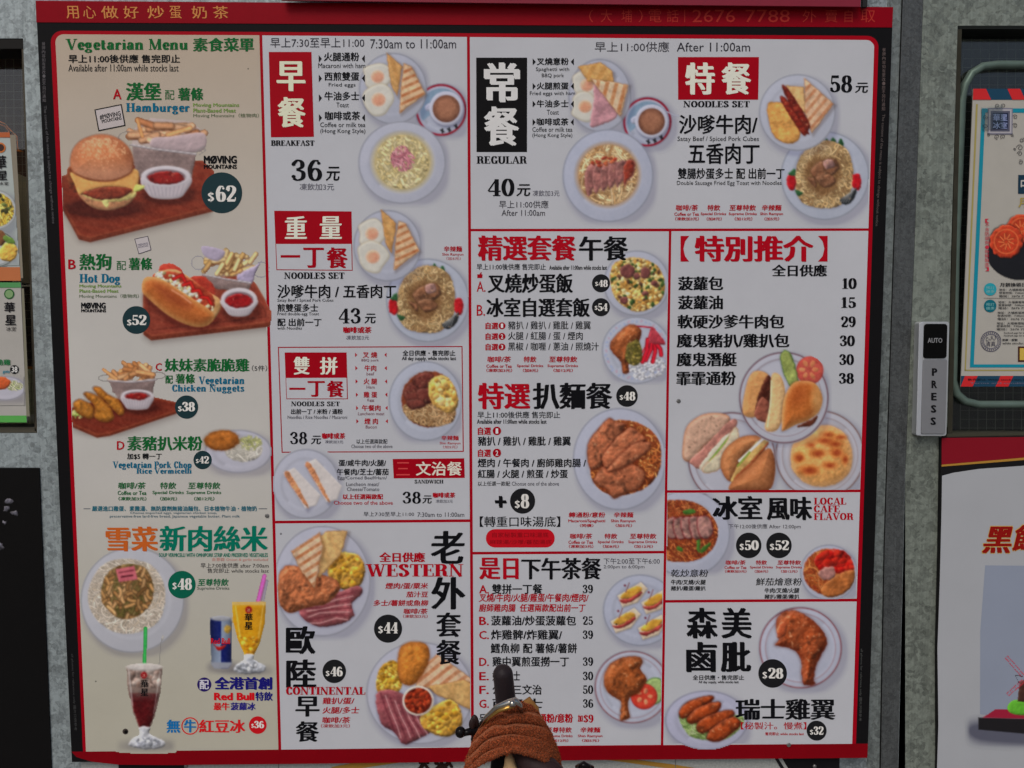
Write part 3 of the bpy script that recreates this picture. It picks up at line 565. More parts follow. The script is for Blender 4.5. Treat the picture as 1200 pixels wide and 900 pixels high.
# red ground of the frames, with the two rounded upper corners
g = []
for i in range(9):
    a = math.radians(180+90*i/8); g.append((73+13.5*math.cos(a), 49.5+13.5*math.sin(a)))
for i in range(9):
    a = math.radians(270+90*i/8); g.append((1016+13.5*math.cos(a), 55+13*math.sin(a)))
g += [(1003, 873.5), (97.5, 882.5)]
poly('red_frame', g, .0002, M_RED, board)
def section(label, x0, y0, x1, y1, cream=False, r=0, rc=(), y0b=None, y1b=None):
    """white printed field; x0,x1 are edge functions, y0b/y1b the y at the right end; laid out on a fine grid so the ground tone can vary"""
    y0b = y0 if y0b is None else y0b; y1b = y1 if y1b is None else y1b; nx, ny = 12, 24; v = []; c = []
    for j in range(ny+1):
        for i in range(nx+1):
            u, t = i/nx, j/ny; y = (y0*(1-u)+y0b*u)*(1-t)+(y1*(1-u)+y1b*u)*t; x = x0(y)*(1-u)+x1(y)*u
            bx = bow(x, y); v.append((bx, y))
    v = np.array(v); bgf = bg_cream if cream else bg_white; c = alb(bgf(v[:, 0], v[:, 1]))
    f = []
    for j in range(ny):
        for i in range(nx):
            if (rc and ((j == 0 and i == 0 and 'tl' in rc) or (j == 0 and i == nx-1 and 'tr' in rc))): continue
            a = j*(nx+1)+i; f.append((a, a+nx+1, a+nx+2, a+1))
    W = P(v[:, 0], v[:, 1], .0004); extra = []
    o_v = list(W); cc = list(c)
    for key, i, sx in (('tl', 0, 1), ('tr', nx-1, -1)):
        if key not in rc: continue
        A, B = i, i+1; Cc, Dd = nx+1+i, nx+2+i       # top-left, top-right, bottom-left, bottom-right of the missing cell
        corner = v[A] if key == 'tl' else v[B]; ce = corner+np.array([sx*9.5, 9.5])
        arc = [ce+9.5*np.array([math.cos(math.radians(q)), math.sin(math.radians(q))]) for q in (np.linspace(180, 270, 7) if key == 'tl' else np.linspace(270, 360, 7))]
        n0 = len(o_v); o_v += [P(*p, .0004) for p in arc]; cc += [alb(bgf(np.array(p[0]), np.array(p[1]))) for p in arc]
        ar = list(range(n0, n0+7))
        f.append(tuple(([Cc]+ar+[B, Dd])[::-1]) if key == 'tl' else tuple(([Cc, A]+ar+[Dd])[::-1]))
    return mesh('menu_section', o_v, f, PRINT, board, cols=np.array(cc), label=label)
s1 = section('cream vegetarian column with green headings', lambda y: E_L(y), 40.3, lambda y: D1(y)-1.7, 881, True, rc=('tl',), y0b=41.4, y1b=878.6)
s2 = section('white breakfast and noodle sets column', lambda y: D1(y)+1.7, 41.6, lambda y: D2(y)-1.7, 610.2, y0b=43.4, y1b=608.5)
s3 = section('white western and continental breakfast field', lambda y: D1(y)+1.7, 613.4, lambda y: D2(y)-1.7, 878.4, y0b=611.8, y1b=875.6)
s4 = section('white regular and special meals field', lambda y: D2(y)+1.7, 43.5, E_R, 268.2, rc=('tr',), y0b=47, y1b=267.6)
s5 = section('white lunch set field', lambda y: D2(y)+1.7, 271.2, lambda y: D3(y)-1.5, 646.6, y1b=645.4)
s6 = section('white afternoon tea field', lambda y: D2(y)+1.7, 649.8, lambda y: D3(y)-1.5, 874.6, y0b=648.5, y1b=872.8)
s7 = section('white special recommendation field', lambda y: D3(y)+1.5, 271, E_R, 574.4, y0b=270.6, y1b=573.6)
s8 = section('white local café flavour field', lambda y: D3(y)+1.5, 577.5, E_R, 703, y0b=576.8, y1b=701.5)
s9 = section('white chicken leg and wing field', lambda y: D3(y)+1.5, 706.2, E_R, 873, y0b=704.8, y1b=871.5)

SECB.update({s1.name: [right_of(E_L), left_of(D1, -1.7)], s2.name: [right_of(D1, 1.7), left_of(D2, -1.7), above(608.5)], s3.name: [right_of(D1, 1.7), left_of(D2, -1.7), above(875.5), below(613.5)], s4.name: [right_of(D2, 1.7), left_of(E_R), above(267.5), below(45)],
 s5.name: [left_of(D3, -1.5), above(645), below(271.3)], s6.name: [left_of(D3, -1.5), above(872.5), below(650)], s7.name: [right_of(D3, 1.5), left_of(E_R), above(573.5)], s8.name: [right_of(D3, 1.5), left_of(E_R), above(701), below(577.5)], s9.name: [right_of(D3, 1.5), left_of(E_R), above(871.3), below(706.3)]})
# header and side lettering
for ch, x0, x1 in zip('用心做好炒蛋奶茶', (78, 98, 119, 145, 173, 199, 225, 250), (93, 113, 139, 163, 193, 213, 243, 268)): T(board, ch, (x0, 7.3, x1, 22), (178, 116, 64), 'k' if ch != '心' else 'r', shear=-.1, d=.0012)
for ch, x0, x1 in (('（', 690, 695), ('大', 704, 717), ('埔', 728, 740.5), ('）', 748, 753), ('電', 760, 775), ('話', 781, 795), ('|', 801.5, 802.5), ('2676', 811, 861), ('7788', 873, 925), ('外', 940, 956), ('賣', 966, 981), ('自', 989, 998.5), ('取', 1008, 1025)): T(board, ch, (x0, 11.5, x1, 26.5), (150, 42, 36), 'r', d=.0012)
sv = '餐牌內容如有更改・恕不另行通知'
def side_text(s, x0, y0, x1, y1, w, c, latin=False):
    v, f = glyphs(s); lo, hi = v.min(0), v.max(0); u = (v[:, 0]-lo[0])/(hi[0]-lo[0]); t = (v[:, 1]-lo[1])/(hi[1]-lo[1])-.5
    cx = x0+(x1-x0)*u+t*w; cy = y0+(y1-y0)*u
    return mesh('lettering', P(cx, cy, .0004), f, mat(c, .45), board)
T(board, sv, (49, 49, 53, 120), (86, 82, 84), 'k', vertical=True, d=.0004)
side_text('The content of the menu is subject to change without notice', 51.5, 124, 60.5, 262, 4.2, (80, 78, 80))
T(board, sv, (1034, 56, 1038, 130), (88, 76, 74), 'k', vertical=True, d=.0004)
side_text('The content of the menu is subject to change without notice', 1036, 134, 1029, 265, 4.2, (82, 74, 72))
side_text('all photos for reference only 圖片只供參考', 83.5, 766, 88.5, 856, 3.6, (60, 60, 60))
side_text('all photos for reference only 圖片只供參考', 1011, 760, 1008, 845, 3.6, (70, 70, 68))

# repeated drink captions
def drinks(par, c, items, y, dense=False, yy=None):
    TX = {'c': ('咖啡/茶', 'Coffee or Tea', '（凍飲加3元）'), 's': ('特飲', 'Special Drinks', '（加8元）'), 'u': ('至尊特飲', 'Supreme Drinks', '（加12元）'), 'n': ('辛辣麵', 'Shin Ramyun', '（加5元）'), 'm': ('轉通粉/意粉', 'Macaroni/Spaghetti', '（同價）')}
    for k, (a0, a1), (b0, b1), (c0, c1) in items:
        t = TX[k]; T(par, t[0], (a0, y[0], a1, y[1]), c, 'b', shear=.1); T(par, t[1], (b0, y[2], b1, y[3]), c, 'b'); T(par, t[2], (c0, y[4], c1, y[5]), c, 'b')
def badge(par, cx, cy, r, dollar, num, c=(24, 24, 26), tc=(196, 192, 186), y=None):
    b = disc('price_badge', cx, cy, r, .00076, mat(c, .4), par)
    (a0, a1, ay0, ay1), (n0, n1, ny0, ny1) = dollar, num[:4]
    S(b_par(par, b), '$', (a0, ay0, a1, ay1), tc, thick=.2); S(b_par(par, b), num[4], (n0, ny0, n1, ny1), tc, thick=.21)
    return b
def b_par(par, b): return par
def red_box(par, pts, c=RED): return quad('heading_box', pts, .0006, mat(c, .4, spec=.06), par)
def arrows(par, y, xl, xr, c=INK, h=4.5, w=3.6):
    for x, s_ in ((xl, 1), (xr, -1)):
        v = [P(x, y-h, .0008), P(x+s_*w, y, .0008), P(x, y+h, .0008)]
        mesh('arrow_mark', v, [(0, 2, 1) if s_ > 0 else (0, 1, 2)], mat(c, .45), par)

# ---------------- section 1, vegetarian
S(s1, 'Vegetarian Menu', (77, 45.5, 220, 62), GRN, thick=.2); T(s1, '素食菜單', (226, 44.5, 298, 60.5), GRN, 'm')
T(s1, '早上11:00後供應 售完即止', (80, 64, 211, 74), INK, 'b'); T(s1, 'Available after 11:00am while stocks last', (80, 75.5, 209, 84), INK, 'r')
T(s1, 'A', (132, 104.5, 142, 116.5), RTX, 'b'); T(s1, '漢堡', (147, 97, 189, 118), GRN, 'm'); T(s1, '配', (193, 106, 204, 117), GRN, 'r'); T(s1, '薯條', (208, 103, 238, 118), GRN, 'm')
S(s1, 'Hamburger', (147, 121, 222, 134), TEAL, thick=.2)
OL = (104, 132, 62)
T(s1, 'Moving Mountains', (226, 121, 280, 126.5), OL, 'b'); T(s1, 'Plant-Based Meat', (226, 127.3, 276, 132), OL, 'b'); T(s1, 'Moving Mountains（植物肉）', (226, 133, 303, 138.5), (78, 92, 64), 'r')
tag = quad('picture_tag', [(110, 128.5), (142, 122), (146.5, 147.5), (114.5, 154)], .0008, mat((172, 162, 160), .5), s1)
outline('tag_border', [(110, 128.5), (142, 122), (146.5, 147.5), (114.5, 154)], 1.3, .0009, mat(BLK), s1)
T(s1, '#MØVING', (116, 132.5, 141, 138.5), INK, 'b', rot=-.19, d=.001); T(s1, 'MOUNTAINS', (118.5, 138.3, 142, 142.5), INK, 'b', rot=-.19, d=.001)
T(s1, 'MØVING', (238, 182.5, 277, 192), INK, 'x'); T(s1, 'MOUNTAINS', (238, 193, 277, 198), INK, 'x')
BG_ = (24, 46, 50)
badge(s1, 259, 226, 24, (242.5, 250, 225, 237), (252, 276, 217.5, 236.5, '62'), BG_)
quad('picture_tag', [(156, 280), (172, 276.5), (176, 293), (161, 298)], .0008, mat((172, 164, 164), .5), s1)
outline('tag_border', [(156, 280), (172, 276.5), (176, 293), (161, 298)], .7, .0009, mat((50, 45, 60)), s1)
T(s1, 'MØVING', (160, 285, 172, 287.5), (80, 75, 95), 'r', rot=-.2, d=.001); T(s1, 'MOUNTAINS', (160.5, 287.8, 172.5, 290), (80, 75, 95), 'r', rot=-.2, d=.001)
T(s1, 'B', (78, 304, 87, 315.5), RTX, 'b'); T(s1, '熱狗', (91, 297.5, 129, 316.5), GRN, 'm'); T(s1, '配', (135, 306, 146, 316.5), GRN, 'r'); T(s1, '薯條', (149, 302, 177, 316.5), GRN, 'm')
S(s1, 'Hot Dog', (91, 321, 139, 334), TEAL, thick=.2); T(s1, 'Moving Mountains', (91, 333.3, 140.5, 338), OL, 'b'); T(s1, 'Plant-Based Meat', (91, 339, 137, 343), OL, 'b'); T(s1, 'Moving Mountains（植物肉）', (91, 344.5, 161, 350), (78, 92, 64), 'r')
T(s1, 'MØVING', (93, 354.5, 122, 361.8), INK, 'x'); T(s1, 'MOUNTAINS', (93, 362.3, 122.5, 366), INK, 'x')
badge(s1, 158, 375, 16.3, (147, 152.5, 374, 382), (153, 170, 369, 381, '52'), BG_)
T(s1, 'C', (180.5, 425.5, 188, 434.5), RTX, 'b'); T(s1, '妹妹素脆脆雞', (191, 420, 291, 435.5), GRN, 'm'); T(s1, '（5件）', (294, 428, 312, 435), INK, 'r')
T(s1, '配', (192, 440, 201, 449.5), GRN, 'b'); T(s1, '薯條', (204, 438, 227, 449.5), GRN, 'm'); S(s1, 'Vegetarian', (231, 441, 285, 452.5), TEAL, thick=.2); S(s1, 'Chicken Nuggets', (200, 450.5, 285, 461), TEAL, thick=.2)
badge(s1, 217, 477, 13.7, (207, 211.5, 475.5, 482.5), (212, 227, 471, 482, '38'), BG_)
T(s1, 'D', (135, 516.8, 144, 527), RTX, 'b'); T(s1, '素豬扒米粉', (147, 511, 236, 528), GRN, 'm'); T(s1, '加$5 轉一丁', (147, 531, 188, 538.5), INK, 'b')
S(s1, 'Vegetarian Pork Chop', (130, 540.5, 223, 550.5), TEAL, thick=.2); S(s1, 'Rice Vermicelli', (158, 548.5, 223, 555), TEAL, thick=.2)
badge(s1, 236, 539, 10.8, (228, 231.5, 537.5, 543), (232, 243.5, 534.5, 543, '42'), BG_)
drinks(s1, (30, 88, 48), [('c', (137, 169), (136, 170), (137, 170)), ('s', (186, 205), (177, 214), (186, 206)), ('u', (219, 257), (217, 258), (226, 250))], (565, 573, 575, 580, 582, 586.5))
T(s1, '嚴選進口雞蛋、素雞湯、無防腐劑無豬油麵包、日本植物牛油・植物奶', (106, 592.8, 300, 599), (24, 90, 105), 'b'); T(s1, 'Choose imported eggs, vegetarian chicken soup,', (151, 599.6, 253, 602.8), (40, 80, 95)); T(s1, 'preservative-free lard-free bread, Japanese vegetable butter, Plant milk', (127, 603.3, 280, 607.3), (40, 80, 95))
for a, b in ((96, 104), (302, 312)): quad('rule_line', [(a, 595.7), (b, 595.7), (b, 596.5), (a, 596.5)], .0007, mat((60, 70, 78)), s1)
T(s1, '雪菜', (122, 617, 184, 646), (174, 84, 32), 'h'); T(s1, '新肉絲米', (185.5, 616, 313, 646), (6, 100, 80), 'm')
T(s1, 'SOUP VERMICELLI WITH OMNIPORK STRIP AND PRESERVED VEGETABLES', (185, 648, 313, 652.6), (10, 104, 84), 'b'); T(s1, '含蔥蒜 Onion & garlic included', (247, 653.5, 313, 658), (176, 118, 108), 'r')
T(s1, '早上7:00後供應 after 7:00am', (234, 659.5, 314, 665.5), (60, 56, 54)); T(s1, '售完即止 while stocks last', (242, 665.8, 314, 671.3), (60, 56, 54))
badge(s1, 212, 685, 16.2, (201, 206, 682, 691), (207, 224, 677.5, 691, '48'), (6, 84, 64)); T(s1, '至尊特飲', (231, 678, 267, 686.5), (20, 92, 56), 'b', shear=.1); T(s1, 'Supreme Drinks', (230, 687.3, 268, 692), (56, 70, 58))
disc('round_mark', 239, 802, 8.3, .0007, mat((36, 24, 84)), s1); T(s1, '配', (233.5, 796.5, 244.5, 807.5), (185, 180, 190), 'b')
T(s1, '全港首創', (251, 793, 319, 808), (26, 24, 100), 'x'); T(s1, 'Red Bull', (250.5, 811.5, 298, 820.5), (186, 16, 26), 'x'); T(s1, '特飲', (299, 810.5, 319.5, 821), (26, 24, 100), 'h')
T(s1, '最牛', (250, 823, 269, 832), (186, 16, 26), 'h'); T(s1, '菠蘿冰', (270, 823, 299.5, 832), (40, 34, 110), 'h')
T(s1, '無', (195, 843, 211.5, 858.5), (20, 96, 150), 'm'); ring('round_mark', 222.7, 850.5, 10.2, 1.3, .0008, mat((186, 20, 28)), s1); T(s1, '牛', (215.5, 843, 230, 858), (20, 96, 150), 'h'); T(s1, '紅豆冰', (233, 843, 287.5, 858.5), (186, 26, 30), 'm')
badge(s1, 302, 849.5, 10.3, (294.5, 297.5, 847.5, 853), (298, 309.5, 844.5, 853, '36'), (176, 16, 26))

# ---------------- section 2, breakfast and noodles
T(s2, '早上7:30至早上11:00', (317, 44.5, 427, 56), (52, 50, 56)); T(s2, '7:30am to 11:00am', (434, 46, 534.5, 57), (52, 50, 56))
red_box(s2, [(315, 61), (365, 61), (367.5, 160.5), (317, 161)])
T(s2, '早', (324, 72, 358, 107), (208, 196, 172), 'h'); T(s2, '餐', (325, 114, 358, 149.5), (208, 196, 172), 'h'); S(s2, 'BREAKFAST', (317, 164.5, 368, 171), INK, thick=.22)
for ch, en, y, x0, x1, a0, a1 in (('火腿通粉', 'Macaroni with ham', 61.5, 379.5, 421, 373, 428), ('西煎雙蛋', 'Fried eggs', 84.5, 380, 421, 385, 416.5), ('牛油多士', 'Toast', 107.5, 380, 421, 394, 408.5), ('咖啡或茶', 'Coffee or milk tea', 130.7, 380.5, 422, 375, 428)):
    T(s2, ch, (x0, y, x1, y+10.3), INK, 'b'); T(s2, en, (a0, y+12.8, a1, y+18.4), INK, 'r'); arrows(s2, y+7.5, 373.5, 427.5)
T(s2, '(Hong Kong Style)', (375, 151, 428, 157.5), INK)
S(s2, '36', (341, 187, 377, 212), INK, thick=.15); T(s2, '元', (382, 195.5, 398, 212), INK, 'b', shear=.12); T(s2, '凍飲加3元', (350.5, 215, 391, 223), (82, 80, 90))
quad('heading_box', [(320.5, 247), (411.5, 247.8), (412.7, 317.3), (323, 316.6)], .00055, M_RED, s2); quad('heading_inset', [(322.6, 286), (411.2, 286), (411.7, 316.3), (324, 315.6)], .0007, mat(tuple(WHITE)), s2)
T(s2, '重', (333, 253.5, 359, 280), (208, 198, 182), 'm'); T(s2, '量', (374, 253.5, 400, 280), (208, 198, 182), 'm'); T(s2, '一', (328, 299, 351, 302), RED, 'r'); T(s2, '丁', (354.5, 290.3, 379, 314), RED, 'h'); T(s2, '餐', (382, 290, 407, 314.5), RED, 'h')
S(s2, 'NOODLES SET', (332, 319, 403, 327), INK, thick=.2)
T(s2, '沙嗲牛肉 / 五香肉丁', (324, 333.5, 464, 349.5), INK, 'b'); T(s2, 'Satay Beef / Spiced Pork Cubes', (324, 350, 390, 354.6), INK); T(s2, '煎雙蛋多士', (324, 356, 372, 365.5), INK, 'b'); T(s2, 'Fried double-egg Toast', (324, 366, 373, 370.5), INK)
T(s2, '配 出前一丁', (324, 373, 376, 382.2), INK, 'b'); T(s2, 'with Noodles', (324, 382.8, 353, 386.3), INK); S(s2, '43', (396, 361, 422, 379), INK, thick=.15); T(s2, '元', (427, 367.5, 440, 379), INK, 'b', shear=.12)
T(s2, '咖啡或茶', (401.5, 383, 435, 390.3), RTX, 'h'); T(s2, '凍飲加3元', (405, 393, 432, 398.2), (82, 80, 90)); T(s2, '辛辣麵', (520, 288.5, 541.5, 295), RTX, 'b'); T(s2, 'Shin Ramyun', (518, 296.5, 543, 300.5), RTX, 'k'); T(s2, '（加5元）', (523, 301.2, 540, 304.8), RTX)
outline('heading_border', [(324.5, 406.5), (542, 405.5), (543.5, 529.5), (329, 530.5)], 1.2, .00055, M_RED, s2)
quad('heading_box', [(332.5, 413), (405.5, 413), (407, 467.8), (334.5, 467.8)], .00055, M_RED, s2); quad('heading_inset', [(334.3, 443), (405.4, 442.7), (406, 466.9), (335.2, 466.9)], .0007, mat(tuple(WHITE)), s2)
T(s2, '雙', (343, 418, 362, 439), (208, 198, 182), 'm'); T(s2, '拼', (374, 418.5, 395, 439), (208, 198, 182), 'm'); T(s2, '一', (338, 454.3, 357, 456.8), RED); T(s2, '丁', (359.5, 446.5, 380, 465), RED, 'h'); T(s2, '餐', (382, 446, 402.5, 465.5), RED, 'h')
S(s2, 'NOODLES SET', (340, 470.3, 397.5, 476), INK, thick=.19); T(s2, '出前一丁 / 米粉 / 通粉', (340, 479, 401, 485.3), INK, 'b'); T(s2, 'Noodles / Rice Noodles / Macaroni', (336, 486.8, 406, 490.8), (60, 58, 66))
S(s2, '38', (339, 506, 359, 520.5), INK, thick=.15); T(s2, '元', (364, 510.5, 375.5, 520.5), INK, 'b', shear=.12); T(s2, '咖啡或茶', (376.5, 507.3, 404, 514.2), RTX, 'h'); T(s2, '凍飲加3元', (380, 515.7, 401.5, 519.6), (82, 80, 90))
for i, (ch, en, a, b, a0, a1) in enumerate((('叉 燒', 'BBQ pork', 424.5, 441.5, 423, 443.5), ('牛肉', 'beef', 426.5, 440.5, 429, 438), ('火 腿', 'Ham', 425.5, 441.5, 429, 438.5), ('雞 蛋', 'Egg', 425.5, 441.5, 430, 438), ('午餐肉', 'Luncheon meat', 423.5, 445.5, 419, 450), ('煙 肉', 'Bacon', 426.5, 442.5, 428, 441))):
    y = 412.3+15.55*i; T(s2, ch, (a, y, b, y+7), RTX, 'b'); T(s2, en, (a0, y+8.3, a1, y+12), (110, 60, 70)); arrows(s2, y+3.5, 415.5+.3*i, 452.5+.3*i, RTX, 2.5, 2.6)
T(s2, '以上任選兩款配', (417, 514.5, 453.5, 520), INK, 'k'); T(s2, 'Choose two of the above', (411, 520.8, 459.5, 525), (60, 58, 66)); T(s2, '全日供應・售完即止', (471.5, 410.3, 533.5, 417), INK, 'b'); T(s2, 'All day supply, while stocks last', (470.5, 417.8, 534.5, 423.3), INK, 'b')
T(s2, '辛辣麵', (517, 510.3, 537.5, 516), RTX, 'b'); T(s2, 'Shin Ramyun', (515, 517.8, 539.5, 521.4), RTX, 'k'); T(s2, '（加5元）', (519, 522, 536, 525.4), RTX)
T(s2, '蛋/咸牛肉/火腿/', (396, 538.5, 452, 546.3), INK, 'b'); T(s2, '午餐肉/芝士/蕃茄', (394, 549, 455, 556.8), INK, 'b'); T(s2, 'Egg/Corned Beef/Ham/', (395, 558, 453, 562.8), (60, 58, 66)); T(s2, 'Luncheon meat/', (405, 565, 444, 569.5), (60, 58, 66)); T(s2, 'Cheese/Tomato', (406, 571, 444, 575.3), (60, 58, 66))
T(s2, '以上任選兩款配', (401, 578.8, 448.5, 585), RTX, 'h'); T(s2, 'Choose two of the above', (390.5, 586.8, 460, 591.3), RTX, 'k')
red_box(s2, [(459.7, 537.8), (544, 537), (544.7, 560), (461, 560.6)]); T(s2, '三', (464, 541.5, 480, 557), (182, 60, 60), 'r'); T(s2, '文治餐', (487, 540.8, 541.5, 557.3), (205, 190, 176), 'b')
S(s2, 'SANDWICH', (485.5, 562, 519.5, 566.6), INK, thick=.2); S(s2, '38', (471.5, 576, 493, 590), INK, thick=.15); T(s2, '元', (495, 580.5, 506, 590), INK, 'b', shear=.12); T(s2, '咖啡或茶', (507, 577, 533.5, 583.2), RTX, 'h'); T(s2, '凍飲加3元', (510.5, 585.2, 530.5, 589.2), (82, 80, 90))
T(s2, '早上7:30至早上11:00', (425.5, 599.7, 485, 605), (52, 50, 56)); T(s2, '7:30am to 11:00am', (489, 600.3, 544, 605.6), (52, 50, 56))

# ---------------- section 3, western / continental
T(s3, '老', (504.5, 622, 544.5, 660.5), INK, 'm'); T(s3, '外', (505, 676, 545.5, 714), INK, 'm'); T(s3, '套', (511, 717.5, 540.5, 746.5), INK, 'm'); T(s3, '餐', (511, 749.5, 540.5, 778.5), INK, 'm')
T(s3, '全日供應', (444, 647, 498, 658.5), RTX, 'h'); S(s3, 'WESTERN', (428, 660.3, 543, 676), RTX, thick=.21)
T(s3, '煙肉/蛋/粟米', (451.5, 682.7, 501.5, 690), RTX, 'b', shear=.12); T(s3, '茄汁豆', (476, 692.8, 501.5, 699.8), RTX, 'b', shear=.12); T(s3, '多士/薯餅或魚柳', (437.5, 702.8, 501.5, 710), RTX, 'b', shear=.12); T(s3, '咖啡/茶', (473, 712.8, 501, 719.3), RTX, 'b', shear=.12); T(s3, '（凍飲加3元）', (472, 720, 501, 724), RTX, 'k')
badge(s3, 454.5, 736.5, 16.5, (443, 448.5, 733, 742.5), (449.5, 466, 729, 742, '44')); badge(s3, 391.5, 786.5, 13.8, (381.5, 386, 785.5, 792.5), (387, 401.5, 781, 792.3, '46'))
T(s3, '歐', (334.5, 733.5, 369.5, 766.5), INK, 'm'); T(s3, '陸', (335, 772.5, 370.5, 805.5), INK, 'm'); S(s3, 'CONTINENTAL', (335, 804.3, 428, 814), RTX, thick=.21, d=.0012); T(s3, '早', (346, 815.8, 374.5, 839.5), INK, 'm'); T(s3, '餐', (346.5, 845, 374, 869), INK, 'm')
T(s3, '雞扒/蛋/', (378, 817, 415, 825), RTX, 'b', shear=.12); T(s3, '火腿/多士', (378, 828, 421, 836), RTX, 'b', shear=.12); T(s3, '咖啡/茶', (378, 839.8, 410.5, 847.3), RTX, 'b', shear=.12); T(s3, '（凍飲加3元）', (376, 848.2, 410, 852.5), RTX, 'k')

# ---------------- section 4, regular and special
quad('heading_box', [(558, 67.7), (617.8, 67.7), (617.8, 178.3), (558.5, 178.3)], .0006, M_BLK, s4)
T(s4, '常', (567, 73.5, 609.5, 120), (190, 188, 186), 'h'); T(s4, '餐', (567, 125, 608.5, 171), (190, 188, 186), 'h'); S(s4, 'REGULAR', (558.5, 183, 617.5, 192), INK, thick=.2)
for ch, y in (('叉燒意粉', 67.8), ('火腿煎蛋', 96.5), ('牛油多士', 117.3), ('咖啡或茶', 138.5)): T(s4, ch, (629, y, 666.5, y+8.6), INK, 'b'); arrows(s4, y+4.8, 624.3, 672.5, INK, 4)
for en, a, b, y in (('Spaghetti with', 628, 667, 79), ('BBQ pork', 635, 661, 86.3), ('Fried eggs with ham', 621, 674, 107.3), ('Toast', 641, 655, 128.8), ('Coffee or milk tea', 624, 671, 149), ('(Hong Kong Style)', 624, 671, 156.3)): T(s4, en, (a, y, b, y+5.6), INK)
S(s4, '40', (571.5, 209.5, 603, 230), INK, thick=.17); T(s4, '元', (606, 216, 622, 230), INK, 'b', shear=.12); T(s4, '凍飲加3元', (624.5, 223, 656, 230), (82, 80, 90)); T(s4, '早上11:00供應', (585, 235, 643, 244), (50, 48, 54)); T(s4, 'After 11:00am', (588, 246, 639, 253), (50, 48, 54))
T(s4, '早上11:00供應', (697, 49, 784, 61), (52, 50, 56)); T(s4, 'After 11:00am', (793, 50, 879, 60.5), (42, 40, 46))
red_box(s4, [(794.5, 67), (889.5, 67), (889, 117), (795, 117)]); T(s4, '特', (803, 73.5, 838, 111), (206, 196, 182), 'h'); T(s4, '餐', (845.5, 73.5, 880.5, 111), (206, 196, 182), 'h'); S(s4, 'NOODLES SET', (801, 118.3, 879, 126), INK, thick=.2)
T(s4, '沙嗲牛肉/', (796, 134.5, 888.5, 157.3), INK, 'b'); T(s4, 'Satay Beef / Spiced Pork Cubes', (794.5, 160, 890, 167), INK); T(s4, '五香肉丁', (807, 168, 891, 192.3), INK, 'b'); T(s4, '雙腸炒蛋多士 配 出前一丁', (795, 197, 920.5, 210), INK, 'b'); T(s4, 'Double Sausage Fried Egg Toast with Noodles', (794, 212, 917, 218.3), INK)
drinks(s4, RTX, [('c', (793, 819), (791, 820), (792, 820)), ('s', (830, 845), (822, 852), (829, 847)), ('u', (856, 887), (855, 888), (862, 883)), ('n', (894, 917), (892, 919), (897, 914.5))], (240, 247, 249, 253, 254.5, 258.5))
S(s4, '58', (973, 88.5, 999, 108.5), INK, thick=.17); T(s4, '元', (1003, 97, 1018, 109), INK, 'b', shear=.12)

# ---------------- section 5, lunch sets
T(s5, '精選套餐', (560, 276, 676, 305.5), RTX, 'h'); T(s5, '午餐', (679, 277, 737, 305.5), INK, 'm'); T(s5, '早上11:00後供應 售完即止', (558.5, 309, 640, 316.3), INK, 'k'); T(s5, 'Available after 11:00am while stocks last', (644, 311, 712, 316.2), INK, 'b')
poly('thumb_mark', [(559.3, 321.5), (562, 321.5), (563.8, 318.8), (564.6, 319.2), (564, 321.4), (565.6, 321.6), (565.2, 325.8), (559.3, 325.8)], .0008, M_RED, s5)
T(s5, 'A.', (558.5, 329.8, 569, 342), RTX, 'k'); T(s5, '叉燒炒蛋飯', (571.5, 320.5, 672, 343.5), INK, 'm'); badge(s5, 705, 332, 10.6, (698, 701.5, 330, 335.5), (702, 713, 328, 336.3, '48'))
T(s5, 'B.', (558.5, 357.3, 568.5, 370), RTX, 'k'); T(s5, '冰室自選套飯', (570, 349, 692, 371.5), INK, 'm'); badge(s5, 705, 360, 10.6, (697.5, 701, 358, 363.5), (701.5, 712.7, 355.5, 364.5, '54'))
for i, (t, x1) in enumerate((('豬扒 / 雞扒 / 雞肶 / 雞翼', 693), ('火腿 / 紅腸 / 蛋 / 煙肉', 683.5), ('黑椒 / 咖喱 / 蔥油 / 照燒汁', 702.5))):
    y = 376.3+12.4*i; T(s5, '自選', (569, y+1.5, 584, y+9.5), RTX, 'h'); disc('number_mark', 588.5, y+5.5, 4.1, .0007, M_RED, s5, n=20); T(s5, str(i+1), (587.2, y+3, 589.8, y+8), OFFW, 'b'); T(s5, t, (595.5, y, x1, y+9.7), INK, 'k')
drinks(s5, RTX, [('c', (571.5, 599), (570, 600), (570, 600.5)), ('s', (614, 629), (606, 637), (613, 631)), ('u', (644, 677), (642, 678), (649, 672))], (417.5, 424.5, 427, 431, 432, 436))
T(s5, '特選', (560, 448.5, 622, 479.5), RTX, 'h'); T(s5, '扒麵餐', (624.5, 448.5, 718.5, 479.5), INK, 'm'); badge(s5, 735.7, 464, 12.7, (727, 731, 462.5, 469), (731.5, 745.5, 459, 469.3, '48'))
T(s5, '早上11:00後供應 售完即止', (559.5, 482, 657, 490), INK, 'k'); T(s5, 'Available after 11:00am while stocks last', (559, 491.3, 641, 496.5), INK, 'b')
for i, y in ((1, 500.5), (2, 526.3)): T(s5, '自選', (560, y, 575.5, y+9), RTX, 'h'); disc('number_mark', 582.5, y+4.4, 5, .0007, M_RED, s5, n=20); T(s5, str(i), (581, y+1.5, 584, y+7.5), OFFW, 'b')
